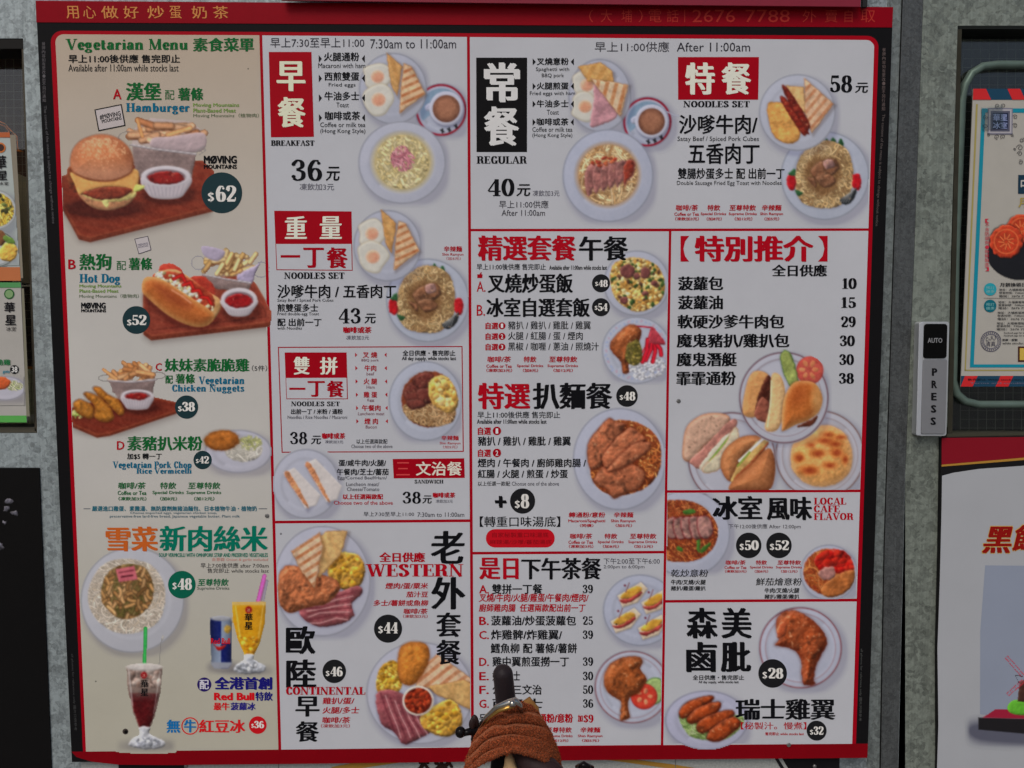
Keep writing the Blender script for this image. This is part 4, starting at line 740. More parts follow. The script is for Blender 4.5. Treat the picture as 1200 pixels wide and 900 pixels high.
T(s5, '豬扒 / 雞扒 / 雞肶 / 雞翼', (560, 511.3, 669.5, 522.3), INK, 'b'); T(s5, '煙肉 / 午餐肉 / 廚師雞肉腸 /', (560, 537, 687.5, 547.5), INK, 'b'); T(s5, '紅腸 / 火腿 / 煎蛋 / 炒蛋', (560, 550, 666, 560.3), INK, 'b'); T(s5, '以上任選一款配', (560, 564, 598, 569.3), INK, 'k'); T(s5, 'Choose one of the above', (600, 564.3, 655.5, 569), (60, 58, 66))
T(s5, '+', (580, 581, 594, 595), INK, 'x'); badge(s5, 612.7, 587, 14.8, (603.5, 609.5, 586, 596), (610.5, 620.5, 578.8, 595.5, '8')); T(s5, '【轉重口味湯底】', (562, 605, 657, 617.3), INK, 'k')
poly('label_pill', rrect(569.5, 620, 650.5, 641.5, 10.5), .0006, mat((170, 12, 26)), s5); T(s5, '自家秘製重口味湯底', (577, 623.8, 643, 629.6), (128, 14, 22)); T(s5, '麻辣湯/沙嗲/蕃茄湯底', (574, 632.3, 647, 637.6), (128, 14, 22))
drinks(s5, RTX, [('m', (667, 710), (666.5, 710), (680, 696)), ('n', (720, 743), (716.5, 745.5), (722, 741.5))], (600, 606.3, 608.5, 612.8, 613.8, 617.5)); drinks(s5, RTX, [('c', (668.5, 694.5), (666.5, 695.5), (667, 696)), ('s', (709, 724), (701, 731.5), (707, 726)), ('u', (739, 770), (737, 771), (744, 766))], (625, 631.3, 633.2, 637.2, 638.3, 642))

# ---------------- section 6, afternoon tea
T(s6, '是日', (561.5, 653.3, 608, 679), RTX, 'h'); T(s6, '下午茶餐', (611, 653.5, 705.5, 679), INK, 'm'); T(s6, '下午2:00至下午6:00', (708, 653.8, 774, 661), (62, 60, 68)); T(s6, '2:00pm to 6:00pm', (708, 662, 756, 667), (62, 60, 68))
rows = [('A.', 685, '雙拼一丁餐', 576.5, 636, '39'), ('B.', 722, '菠蘿油/炒蛋菠蘿包', 575.5, 675.5, '25'), ('C.', 738.5, '炸雞髀/炸雞翼/', 575.5, 659, '39'), (None, 754.3, '鱈魚柳 配 薯條/薯餅', 575, 676.5, None), ('D.', 770, '雞中翼煎蛋撈一丁', 577, 667, '39'), ('E.', 786.8, '奶油多士', 577, 609.5, '30'), ('F.', 802.8, '公司三文治', 577, 635, '50'), ('G.', 819, '西多士', 577, 636, '36')]
for l, y, t, a, b, n in rows:
    if l: T(s6, l, (561.5, y+.5, 573, y+10.3), RTX, 'b')
    T(s6, t, (a, y-.8, b, y+11), INK, 'b')
    if n: S(s6, n, (683.3, y, 695.3, y+10), INK, thick=.17)
T(s6, '叉燒/牛肉/火腿/雞蛋/午餐肉/煙肉/', (561.5, 695.2, 690, 705.3), RTX, 'b', shear=.1); T(s6, '廚師雞肉腸  任選兩款配出前一丁', (561.5, 707.3, 686.5, 716.8), RTX, 'b', shear=.1)
T(s6, '另配', (561.5, 836.5, 582, 846.5), INK, 'b'); T(s6, '通粉/意粉', (631, 836, 671.5, 846.7), RTX, 'h'); T(s6, '加', (677, 837.3, 683, 845.7), RTX, 'h'); S(s6, '$9', (683.8, 837, 695.5, 847), RTX, thick=.19)
drinks(s6, RTX, [('s', (612, 627), (605, 634), (611, 629)), ('u', (640, 670), (639, 671), (646, 666)), ('n', (680, 703.5), (677, 706), (682, 702))], (851.8, 858.3, 860.5, 864.5, 865.7, 869.3))

# ---------------- section 7, recommendations
T(s7, '【', (798.5, 276.5, 808.5, 306.5), RTX, 'r'); T(s7, '特別推介', (815, 276, 955, 306.7), RTX, 'h'); T(s7, '】', (960.5, 276.5, 971.5, 306.5), RTX, 'r'); T(s7, '全日供應', (906, 310, 971, 324), INK, 'm')
for t, x0, x1, y, n, a, b in (('菠蘿包', 795.5, 849, 324, '10', 989, 1006), ('菠蘿油', 795.5, 848.5, 346.3, '15', 988, 1005.3), ('軟硬沙爹牛肉包', 795, 921, 368.8, '29', 987.3, 1005), ('魔鬼豬扒/雞扒包', 794, 927, 391, '30', 986.3, 1004), ('魔鬼潛艇', 794, 865, 413, '30', 985.7, 1003), ('霏霏通粉', 793.7, 864, 435, '38', 985.3, 1003)):
    T(s7, t, (x0, y, x1, y+16.3), INK, 'm'); S(s7, n, (a, y+2, b, y+14.6), INK, thick=.2)

# ---------------- section 8, local flavour
T(s8, '冰室', (836, 581, 895, 609), INK, 'h'); T(s8, '風味', (900, 582, 953.5, 609.5), INK, 'h')
S(s8, 'LOCAL', (955.5, 583, 993.5, 591.3), RTX, thick=.2); S(s8, 'CAFE', (955.5, 592, 986, 600.3), RTX, thick=.2); S(s8, 'FLAVOR', (955.3, 601, 1002, 609.3), RTX, thick=.2)
T(s8, '下午12:00後供應 After 12:00pm', (855, 613.8, 940, 620.3), (52, 50, 56))
badge(s8, 878.7, 639, 15, (868, 873, 636.5, 645), (874, 890.5, 633, 644.5, '50')); badge(s8, 914.3, 639, 15, (903.5, 908.7, 636.5, 645), (909.7, 926, 633, 644.5, '52'))
drinks(s8, RTX, [('c', (851.5, 875), (850, 876), (850.5, 876)), ('s', (887, 900), (880, 907), (885.5, 901.5)), ('u', (912.5, 940), (910.5, 941), (916.5, 936))], (656.3, 661.7, 663, 666.7, 667.7, 671))
T(s8, '乾炒意粉', (787, 667, 831, 676), INK, 'k', shear=.12); T(s8, '牛肉/叉燒/火腿', (787, 679, 828, 685), INK, 'b', shear=.12); T(s8, '豬扒/雞蛋/雞扒', (787, 686.5, 828, 692), INK, 'b', shear=.12)
T(s8, '鮮茄燴意粉', (887, 677, 941, 686), INK, 'k', shear=.12); T(s8, '牛肉/叉燒/火腿', (897, 688.7, 938, 694.8), INK, 'b', shear=.12); T(s8, '豬扒/雞蛋/雞扒', (897, 696.2, 938, 701.6), INK, 'b', shear=.12)

# ---------------- section 9, leg and wings
T(s9, '森', (805, 712, 842, 748), INK, 'h'); T(s9, '美', (846, 712, 882, 748), INK, 'h'); T(s9, '鹵', (804.5, 752, 841, 787.5), INK, 'h'); T(s9, '肶', (845, 752, 881, 787.5), INK, 'h')
T(s9, '全日供應・售完即止', (812, 790.7, 872.5, 796.7), INK, 'b'); T(s9, 'All day supply, while stocks last', (819, 797.5, 866, 801.3), INK, 'b'); badge(s9, 906, 789, 16.8, (894, 899.5, 786.5, 795.5), (900.5, 918.5, 782.5, 795, '28'))
T(s9, '瑞士雞翼', (862, 818.7, 979, 843.3), INK, 'm'); T(s9, '【秘製汁。慢煮】', (868, 846, 945, 854.5), RTX, 'k'); T(s9, '售完即止 while stocks last', (896.5, 857.7, 942, 861.5), RTX, 'b'); badge(s9, 957, 856, 11.7, (949, 953, 854.5, 861), (953.5, 965, 851, 860.7, '32'))
# ================================================================ printed dishes
PL = (164, 165, 180)
CR = (190, 158, 124)
def saucer_cup(p, cx, cy, r, cup, tilt=0):
    p.plate(cx, cy, r, r*1.02, rim=None, col=(150, 155, 176)); e = p.ell(cx, cy, r, r*1.02)
    b = np.clip(1.6-np.abs(e+2.4), 0, 1)*.95; p.rgb = p.rgb*(1-b[..., None])+np.array((146, 14, 34.))*b[..., None]
    q = p.ell(cx, cy, r*.8, r*.82); p.put(np.maximum(q, (p.X-cx)+(p.Y-cy)*1.2+6), (112, 138, 160), .8)
    h = p.rng
    for i in range(3):
        x, y = cx+r*.05+i*r*.26, cy+r*.79-i*i*1.3; p.line([(x-2, y-1), (x+1.5, y+1)], .8, INK); p.line([(x, y-2.3), (x-.3, y+2.2)], .8, INK)
    px, py, pr = cup
    p.shade(p.ell(px+2, py+2, pr, pr), 0, 0, 4, .5); p.food(p.sd([(px-pr-5, py-2), (px-pr, py-6), (px-pr+6, py-5), (px-pr+4, py+2), (px-pr-3, py+3)]), (168, 170, 186), R=3, tex=.02)
    p.food(p.ell(px, py, pr, pr), (172, 172, 186), R=5, k=.15, tex=.02, rough=.1); p.food(p.ell(px, py+.5, pr*.8, pr*.8), (154, 104, 78), R=14, k=.12, tex=.04, rough=.2, edge=(96, 56, 42))
    a = p.ell(px-2, py-3, pr*.45, pr*.35); p.put(a, (158, 106, 82), .45, soft=3)
def fries(p, pts, cols, n, ln=15, w_=2.3, ang=(-1.2, .5)):
    e = p.sd(pts); mask = np.clip(.5-e, 0, 1); r = p.rng; ii = np.argwhere(e < -2)
    for q in range(n):
        i, j = ii[r.randrange(len(ii))]; x, y = p.X[i, j], p.Y[i, j]; a = r.uniform(*ang); L = r.uniform(.6, 1)*ln
        A_, B_ = (x-L*math.cos(a)/2, y-L*math.sin(a)/2), (x+L*math.cos(a)/2, y+L*math.sin(a)/2)
        p.line([(A_[0]+.8, A_[1]+1), (B_[0]+.8, B_[1]+1)], w_+.4, (122, 72, 42), None, .2, .6)
        p.line([A_, B_], w_, np.array(cols[r.randrange(len(cols))])*r.uniform(.88, 1.1), None, .28)
def ramekin(p, cx, cy, rx, ry, h, sauce=(150, 28, 26)):
    b = p.sd([(cx-rx, cy), (cx-rx*.78, cy+h), (cx-rx*.4, cy+h+ry*.5), (cx+rx*.4, cy+h+ry*.5), (cx+rx*.78, cy+h), (cx+rx, cy)])
    p.shade(p.ell(cx+3, cy+h, rx, ry), 0, 0, 6, .5, (60, 25, 20)); p.food(b, (174, 164, 168), R=6, k=.25, tex=.02, rough=.2)
    for i in range(-5, 6):
        x = cx+i*rx*.19; p.line([(x, cy+ry*.7), (cx+i*rx*.145, cy+h+ry*.2)], .6, (132, 122, 132), np.clip(.5-b, 0, 1), .1, .5)
    p.food(p.ell(cx, cy, rx*1.05, ry*1.05), (188, 180, 184), R=3, k=.2, tex=.02, rough=.3); p.put(p.ell(cx, cy+.5, rx*.82, ry*.74), (120, 100, 105)); p.food(p.ell(cx, cy+1.5, rx*.74, ry*.62), sauce, R=3, k=.4, tex=.1, spec=.5)
def tray(p, pts, col=(138, 62, 36), groove=None, thick=5):
    col = (col[0]*.96, col[1]*.86, col[2]*.98)
    e = p.sd(pts, False); p.shade(p.sd([(x+1, y+thick+4) for x, y in pts], False), 0, 0, 10, .4, (98, 88, 88))
    p.food(p.sd([(x, y+thick) for x, y in pts], False)-2, (118, 50, 32), R=3, k=.2, tex=.06); g = p.nz(20, 4)[..., None]*.5
    c = np.array(col, float)*(1+.035*np.sin((p.X*.2-p.Y*.9)*.8+3*p.nz(30, 2))+.07*p.nz(40, 3))[..., None]
    p.put(e-2, c*np.array([1, 1, 1.])); d = np.clip(1-np.abs(e-1)/1.4, 0, 1)[..., None]*.45; p.rgb = p.rgb*(1-d)+np.array((172, 96, 64.))*d
    if groove: d = np.clip(1-np.abs(e+groove)/1.5, 0, 1)[..., None]*.5; p.rgb = p.rgb*(1-d)+np.array((92, 34, 24.))*d
def basket(p, rim, body, hl=None):
    e = p.sd(body, False); c = (132, 112, 108); p.food(e, c, R=4, k=.3, tex=.15, ts=5)
    m = np.clip(.5-e, 0, 1)*(((p.X+p.Y*.2) % 2.4 < .9) | ((p.Y % 2.4) < .8))*.22; p.rgb = p.rgb*(1-m[..., None])+np.array((70, 54, 52.))*m[..., None]
    p.line(rim, 1.1, (128, 118, 120), None, .4); p.line([(x, y-.8) for x, y in rim], .5, (196, 190, 192), None, .1)
def loop(cx, cy, rx, ry, a0=0, a1=6.28, n=16): return [(cx+rx*math.cos(a0+(a1-a0)*i/n), cy+ry*math.sin(a0+(a1-a0)*i/n)) for i in range(n+1)]

# --- hamburger on a tray
p = Pic(66, 128, 250, 290, bg_cream, clip=[right_of(E_L)])
tray(p, [(64, 222), (70, 208), (150, 196), (236, 190), (252, 205), (252, 240), (104, 277), (92, 274)], (136, 58, 32))
p.put(p.sd([(153, 170), (157, 150), (176, 138), (222, 142), (240, 155), (233, 176)], False), (176, 160, 156), .9)
fries(p, [(158, 160), (164, 144), (190, 141), (222, 148), (230, 156), (226, 170), (170, 170)], [(190, 136, 98), (198, 148, 112), (172, 112, 74), (202, 158, 124)], 26, 26, 3.9, (-.5, .55))
p.line([(160, 140), (166, 160)], 2.2, (196, 134, 84), None, .3); p.line([(196, 158), (222, 150)], 3, (204, 146, 98), None, .3)
p.food(p.sd([(178, 162), (200, 160), (238, 156), (234, 178), (180, 174)]), (168, 148, 150), R=6, k=.3, tex=.05)
basket(p, [(152, 170), (180, 175), (229, 181)], [(154, 172), (229, 182), (222, 216), (196, 210), (158, 208)])
p.line(loop(152, 161, 14, 7, 2.6, 4.6), .7, (120, 112, 110), None, .2); p.line([(229, 178), (238, 172), (241, 176), (232, 182)], .7, (130, 122, 120), None, .2)
ramekin(p, 193.5, 207, 28, 12, 20)
p.shade(p.ell(120, 244, 40, 10), 0, 0, 8, .55, (60, 20, 15))
p.food(p.sd([(90, 226), (104, 224), (130, 224), (154, 220), (158, 227), (152, 237), (142, 243), (126, 246.5), (110, 244.5), (98, 237)]), (186, 130, 92), R=8, k=.35, tex=.08, spec=.2)
p.food(p.sd([(93, 226), (120, 232), (152, 223), (158, 229), (140, 236), (110, 235)]), (190, 176, 110), R=3, k=.3, tex=.1)
p.food(p.sd([(78, 215), (84, 200), (155, 202), (158, 222), (120, 230), (88, 226)]), (116, 48, 28), R=6, k=.4, tex=.25, ts=4, rough=2)
p.food(p.sd([(77, 198), (84, 196), (85, 215), (79, 214)]), (128, 62, 34), R=4, k=.5, tex=.2)
p.food(p.sd([(82, 202), (110, 212), (157, 198), (160, 218), (152, 227), (146, 220), (120, 219), (98, 225), (91, 228), (86, 216)]), (206, 152, 88), R=4, k=.28, tex=.04, rough=.4, spec=.2)
p.food(p.sd([(96, 226), (118, 220), (148, 220), (153, 224), (140, 232), (116, 234), (104, 231)]), (128, 52, 34), R=4, k=.45, tex=.22, ts=3, rough=1.6)
p.food(p.sd([(157, 217), (168, 218), (163, 223), (156, 224)]), (176, 180, 96), R=2, k=.4); p.food(p.sd([(118, 236), (126, 234), (124, 243)]), (196, 190, 120), R=2, k=.3)
e = p.sd([(81, 190), (84, 176), (92, 166), (104, 160), (118, 157.5), (132, 160), (144, 167), (152, 177), (155.5, 190), (154, 201), (145, 207.5), (130, 212.5), (112, 212.5), (96, 208.5), (84, 202)]); p.shade(e, 0, 0, 3, .3, (90, 40, 20))
p.food(e, (190, 118, 78), R=30, k=.42, tex=.05, ts=9, rough=.4, spec=.25, edge=(150, 84, 54))
b = np.clip((p.Y-186)/16, 0, 1)[..., None]*np.clip(.5-e-2, 0, 1)[..., None]*.55; p.rgb = p.rgb*(1-b)+np.array((200, 148, 120.))*b
for i in range(420):
    x = p.rng.gauss(117, 19); y = 162+abs(p.rng.gauss(0, 13))
    if ((x-118)/34)**2+((y-186)/27)**2 < .88: p.line([(x, y), (x+p.rng.uniform(-.7, .7), y+.6)], .55, (224, 184, 142), None, .1, .65)
p.build(s1, 'hamburger with cheese, fries basket and ketchup on a wooden tray')
# --- hot dog
p = Pic(156, 284, 324, 410, bg_cream)
tray(p, [(168, 345), (178, 330), (288, 325), (296, 332), (316, 366), (314, 376), (176, 392), (168, 386)], (150, 72, 46), groove=5, thick=5)
fries(p, [(238, 318), (246, 296), (296, 300), (298, 312), (292, 326), (240, 322)], [(196, 160, 108), (186, 146, 92), (206, 176, 126)], 30, 18, 2.6, (-1.4, .1))
p.food(p.sd([(236, 288), (262, 294), (254, 306), (238, 300)]), (160, 148, 166), R=4, k=.3, tex=.08); p.food(p.sd([(278, 322), (302, 308), (308, 298), (300, 318), (294, 332), (280, 330)]), (160, 148, 172), R=4, k=.4, tex=.1)
basket(p, [(236, 322), (262, 327), (293, 332)], [(236, 323), (293, 333), (290, 342), (244, 338)]); p.line(loop(231, 308, 8, 8, .6, 5.6), .7, (116, 112, 128), None, .2); p.line(loop(305, 316, 10, 9, 4.3, 8.6), .7, (116, 112, 128), None, .2)
p.food(p.ell(199, 319, 15, 10, .3), (186, 62, 46), R=6, k=.2, tex=.12); p.food(p.ell(235, 337, 18, 12, .6), (184, 58, 42), R=6, k=.2, tex=.12)
p.shade(p.sd([(170, 345), (250, 370), (240, 386), (200, 378)]), 0, 0, 9, .4, (70, 22, 14))
p.food(p.sd([(180, 326), (205, 316), (240, 340), (257, 352), (254, 368), (240, 378), (215, 360)]), (192, 146, 96), R=8, k=.3, tex=.05)
e = p.sd([(178, 322), (200, 318), (226, 330), (246, 344), (250, 358), (240, 366), (215, 352), (190, 336)]); p.food(e, (164, 60, 36), R=6, k=.5, tex=.2, ts=4)
p.bits(p.sd([(178, 322), (198, 320), (246, 356), (240, 365), (200, 340)]), [(206, 200, 178), (198, 186, 150), (214, 206, 190), (182, 170, 120)], 90, 1.2, 2.4)
for i in range(4): p.line([(202+i*11, 327+i*7), (212+i*10, 322+i*9), (216+i*10, 332+i*8)], 2.3, (176, 28, 24), None, .4)
e = p.sd([(165, 330), (172, 324), (190, 328), (215, 344), (243, 362), (250, 372), (240, 382), (222, 382), (196, 370), (172, 350), (165, 342)])
p.food(e, (178, 98, 46), R=16, k=.55, tex=.04, ts=12, rough=.4, spec=.5, edge=(196, 142, 84))
q = p.sd([(180, 334), (200, 340), (222, 356), (216, 362), (194, 352)]); p.put(q, (136, 52, 26), .55, soft=5); p.line([(200, 340), (212, 347), (222, 355)], 1.2, (214, 150, 120), None, .1, .6)
ramekin(p, 279, 351, 20.5, 13, 13, (162, 20, 26))
p.build(s1, 'hot dog with fries basket and ketchup on a wooden tray')
# --- nuggets
p = Pic(78, 422, 220, 516, bg_cream, clip=[right_of(E_L)])
tray(p, [(80, 480), (120, 470), (178, 467), (204, 473), (204, 480), (126, 506), (112, 508), (84, 496)], (126, 52, 30), groove=None, thick=3)
p.line(loop(122, 443, 9, 3.5, 0, 6.28), .7, (104, 98, 94), None, .2); p.line(loop(182, 440, 10, 4, 0, 6.28), .7, (104, 98, 94), None, .2)
fries(p, [(122, 442), (140, 430), (160, 428), (176, 434), (176, 445), (130, 446)], [(198, 140, 92), (206, 156, 112), (184, 122, 74)], 24, 20, 2.6, (-1.3, .9)); p.line([(119, 433), (134, 444)], 2.2, (200, 140, 92), None, .3)
basket(p, [(124, 446), (150, 448), (181, 445)], [(126, 447), (180, 446), (176, 466), (142, 472), (130, 460)])
ramekin(p, 159, 463, 18, 6.2, 14)
p.bits(p.ell(89, 485, 8, 6), [(150, 166, 82), (180, 186, 120)], 30, .8, 1.6)
for c_ in ([(84, 472), (92, 468), (104, 474), (110, 484), (104, 491), (94, 488), (86, 480)], [(107, 456), (114, 454), (124, 462), (138, 470), (144, 482), (138, 487), (128, 478)], [(96, 462), (104, 460), (118, 468), (130, 482), (130, 492), (118, 495), (108, 488), (108, 476)]):
    e = p.sd(c_); p.shade(e, 0, 0, 3, .4, (60, 25, 12)); p.food(e, (182, 116, 42), R=8, k=.5, tex=.14, ts=4, rough=1.2, spec=.15, edge=(128, 68, 22))
p.build(s1, 'fried nuggets with fries basket and ketchup on a wooden tray')
# --- pork chop vermicelli
p = Pic(228, 496, 326, 562, bg_cream)
p.plate(278, 529, 40, 25.5, col=(166, 162, 176)); p.noodles(p.ell(284, 527, 22, 14), [(178, 172, 160), (168, 162, 150), (188, 182, 172)], 110, .8, 10, .3, .3, under=(170, 164, 156)); p.noodles(p.ell(292, 519, 14, 9), [(150, 152, 96), (168, 166, 120)], 36, .7, 6, .3)
e = p.ell(258.5, 516, 20.5, 12, -.05); p.shade(e, 0, 0, 4, .4, (110, 90, 80)); p.food(e, (170, 100, 40), R=8, k=.3, tex=.2, ts=2.5, rough=.9, edge=(120, 64, 22)); p.build(s1, 'breaded chop and vermicelli on an oval plate')
# --- soup vermicelli
p = Pic(90, 634, 224, 774, bg_cream, clip=[right_of(E_L)])
p.plate(154, 703, 61, 62, col=(162, 160, 166)); e = p.sd([(106, 680), (122, 660), (150, 655), (178, 664), (192, 690), (188, 722), (170, 738), (140, 742), (114, 728), (102, 704)])
p.noodles(e, [(184, 172, 158), (172, 158, 142), (196, 184, 170), (160, 146, 128)], 480, .9, 14, .3, .45, under=(168, 156, 142)); e = p.sd([(122, 676), (140, 662), (166, 664), (178, 684), (176, 706), (160, 722), (138, 724), (118, 704)])
p.noodles(e, [(92, 80, 40), (110, 96, 52), (128, 110, 66)], 80, 1.1, 7, .3, .5, under=(126, 98, 58)); p.noodles(e, [(150, 112, 70), (134, 96, 58), (166, 128, 86), (112, 80, 46)], 60, 2.4, 5, .35, .55)
p.food(p.sd([(134, 667), (156, 663), (160, 679), (138, 682)], False), (190, 98, 108), R=2, k=.1, tex=.02); p.line([(138, 671), (155, 668)], .6, (110, 40, 50), None, .1); p.line([(141, 676), (154, 674)], .9, (90, 30, 40), None, .1); p.build(s1, 'soup vermicelli with pork strips and a pink tag')
# --- red bean ice
p = Pic(134, 730, 208, 884, bg_cream)
p.shade(p.ell(175, 874, 26, 6), 0, 0, 8, .35)
p.line([(169.5, 736), (168.5, 790)], 2.5, (52, 160, 76), None, .3); p.line([(190, 744), (188, 752), (185, 790)], .7, (120, 116, 112), None, .3); p.food(p.ell(190, 747, 1.5, 3), (160, 156, 150), R=1)
gl = [(147, 782), (190, 782), (188, 810), (182, 838), (176, 854), (163, 854), (155, 834), (149, 808)]; e = p.sd(gl, False)
p.food(e, (136, 116, 106), R=7, k=.25, tex=.1, ts=5); lo = np.maximum(e+1.5, 812-p.Y); p.food(lo, (92, 18, 22), R=9, k=.4, tex=.22, ts=3, rough=1.4)
b = np.clip(1-np.abs(p.Y-814)/9, 0, 1)[..., None]*np.clip(.5-e-1, 0, 1)[..., None]*(.6+.4*p.nz(5)[..., None]); p.rgb = p.rgb*(1-b)+np.array((84, 66, 62.))*b
p.bits(np.maximum(e+1, p.Y-806), [(164, 148, 138), (120, 98, 88), (146, 126, 116)], 60, 1.5, 3.4); p.line([(150, 784), (155, 826)], .8, (204, 198, 194), None, .1, .6); p.line([(187, 786), (180, 836)], .6, (204, 198, 194), None, .1, .5)
p.food(p.ell(168.5, 781.5, 21.5, 4.5), (186, 178, 172), R=3, k=.3, tex=.08); p.food(p.sd([(163, 852), (176, 852), (176, 860), (192, 868), (190, 876), (169, 878), (152, 874), (154, 866), (163, 860)]), (168, 168, 172), R=5, k=.6, tex=.16, ts=4, rough=1.6)
p.bits(p.ell(172, 870, 18, 6), [(200, 200, 204), (120, 122, 128), (150, 150, 158)], 40, 1, 2.2); p.put(p.ell(168, 791, 3.6, 3.8), (160, 20, 26)); p.build(s1, 'tall glass of red bean ice with a green straw')
T(s1, '冰', (166.5, 789, 170, 793.3), (190, 120, 110), 'r', d=.001); T(s1, '華星', (164.5, 796, 173.5, 816), INK, 'b', vertical=True, d=.001)
# --- energy drink can and pineapple ice
p = Pic(238, 670, 324, 796, bg_cream, clip=[left_of(D1, 0)])
p.shade(p.ell(262, 782, 16, 5), 0, 0, 7, .4); e = p.sd([(246, 724), (270, 724), (271, 730), (271, 778), (267, 783), (251, 783), (247, 778), (245, 730)], False)
cx = (p.X-258)/13; base = np.where((((p.X-246)/12.5).astype(int)+((p.Y-724)/30).astype(int)) % 2 == 0, 1., 0.)[..., None]*np.array((22, 32, 92.))+np.where((((p.X-246)/12.5).astype(int)+((p.Y-724)/30).astype(int)) % 2 == 1, 1., 0.)[..., None]*np.array((112, 122, 140.))
p.put(e, base*(1.15-.5*cx[..., None]**2)); p.food(p.ell(258, 724.5, 12, 3.2), (150, 150, 156), R=2, k=.4, tex=.03); p.put(np.maximum(e, 776-p.Y), (134, 136, 146))
p.food(p.ell(266, 737, 4.2, 5), (176, 140, 60), R=2); p.food(p.sd([(250, 755), (256, 758), (264, 755), (262, 760), (255, 762)]), (180, 30, 26), R=2)
p.shade(p.ell(292, 786, 20, 5), 0, 0, 7, .35); p.line([(312, 681), (307, 706)], 1.9, (132, 124, 138), None, .4); p.line([(309, 675), (301, 707)], 2.9, (190, 88, 160), None, .3)
gl = [(271, 705), (311, 705), (310, 730), (304, 754), (297, 768), (286, 768), (278, 750), (272, 728)]; e = p.sd(gl, False); p.food(e, (200, 142, 26), R=9, k=.25, tex=.08, ts=6); p.put(np.maximum(e, p.Y-709), (196, 168, 110), .8)
p.line([(275, 710), (281, 748)], 1, (226, 196, 110), None, .1, .6); p.line([(308, 708), (302, 750)], .7, (216, 190, 130), None, .1, .6); p.bits(np.maximum(e+1, 745-p.Y), [(186, 120, 24), (214, 164, 60)], 25, 1.2, 2.6)
p.food(p.sd([(286, 767), (297, 767), (298, 773), (310, 780), (308, 787), (292, 790), (275, 787), (275, 780), (285, 773)]), (170, 172, 178), R=5, k=.6, tex=.15, ts=4, rough=1.6); p.bits(p.ell(292, 781, 16, 6), [(204, 204, 208), (126, 128, 134)], 34, 1, 2.2)
p.put(p.ell(290.7, 714.5, 3.9, 4.1), (160, 20, 26)); p.build(s1, 'blue and silver drink can beside a glass of yellow pineapple ice')
T(s1, 'Red Bull', (246.5, 747.5, 269, 754.5), (186, 20, 26), 'b', d=.001); T(s1, '冰', (288.7, 712.3, 292.7, 717), (190, 130, 100), 'r', d=.001); T(s1, '華星', (286, 718, 295.5, 738), INK, 'b', vertical=True, d=.001)

def satay(par, cx, cy, r, fx, clip, label):
    p = Pic(int(cx-r-3), int(cy-r-8), int(cx+r+14), int(cy+r+12), clip=clip); p.plate(cx, cy, r, r, col=(152, 158, 176))
    for dx in (0, 9, -8): p.food(p.sd([(fx+6+dx, cy-r*.66), (fx+10+dx, cy-r*.88-abs(dx)*-.3), (fx+14+dx, cy-r*.7), (fx+10+dx, cy-r*.58)]), (40, 84, 46), R=2, k=.5, tex=.2)
    e = p.sd([(fx-30, cy-18), (fx-14, cy-36), (fx+6, cy-41), (fx+27, cy-30), (fx+34, cy-6), (fx+33, cy+14), (fx+20, cy+34), (fx, cy+38), (fx-24, cy+32), (fx-34, cy+12)]); p.shade(e, 0, 0, 4, .4)
    p.noodles(e, [(176, 146, 102), (160, 128, 86), (190, 162, 120), (140, 108, 72)], 330, .95, 9, .9, .5, under=(156, 126, 86))
    g = p.sd([(fx-20, cy-14), (fx-4, cy-22), (fx+14, cy-18), (fx+20, cy), (fx+12, cy+14), (fx, cy+24), (fx-14, cy+16), (fx-22, cy+2)]); p.put(g, (116, 78, 46), .75, soft=4)
    for q in ([(fx-16, cy-6), (fx-2, cy-18), (fx+4, cy-4), (fx-6, cy+6)], [(fx-2, cy-16), (fx+12, cy-20), (fx+18, cy-8), (fx+6, cy)], [(fx-10, cy+2), (fx+6, cy-2), (fx+14, cy+8), (fx, cy+14)], [(fx-20, cy+2), (fx-10, cy+4), (fx-10, cy+14)]): p.food(p.sd(q), (132, 88, 62), R=5, k=.6, tex=.2, ts=4, spec=.5, edge=(86, 54, 34))
    p.food(p.sd([(fx-1, cy-17), (fx+9, cy-19), (fx+12, cy-11), (fx+2, cy-8)]), (150, 112, 104), R=4, k=.4, tex=.1, spec=.5)
    for (ax, ay) in ((fx-39, cy+4), (fx+38, cy+4)): p.food(p.sd([(ax-4, ay-4), (ax+3, ay-6), (ax+6, ay+4), (ax+3, ay+13), (ax-4, ay+9)]), (188, 22, 32), R=3, k=.5, tex=.1)
    p.food(p.sd([(fx-42, cy-2), (fx-35, cy-8), (fx-34, cy)]), (44, 88, 50), R=2); p.food(p.sd([(fx-34, cy+17), (fx-25, cy+20), (fx-30, cy+24)]), (44, 88, 50), R=2)
    p.food(p.sd([(fx+18, cy+28), (fx+28, cy+22), (fx+38, cy+14), (fx+36, cy+26), (fx+26, cy+34)]), (44, 46, 48), R=4, k=.8, spec=.8)
    for i in range(4): p.line([(fx+20+i*3, cy+31), (fx+27+i*2, cy+22-i)], .5, (150, 150, 150), None, .1, .7)
    p.build(par, label)
def egg_toast(par, x, y, clip, label):
    p = Pic(int(x-46), int(y-50), int(x+46), int(y+52), clip=clip); p.plate(x, y, 40, 42, col=(150, 152, 170)); p.egg(x-18, y-14, 17); p.egg(x-17, y+13, 18)
    p.toast([(x-8, y-43), (x+11, y-26), (x+5, y+9), (x-2, y-3)], -.3, 11, (186, 142, 88), (168, 112, 56), .4); p.toast([(x+13, y-30), (x+22, y-26), (x+38, y+6), (x+8, y+29), (x+9, y-2)], 1.15, 8.2, (192, 160, 126), (166, 92, 50), .85); p.build(par, label)

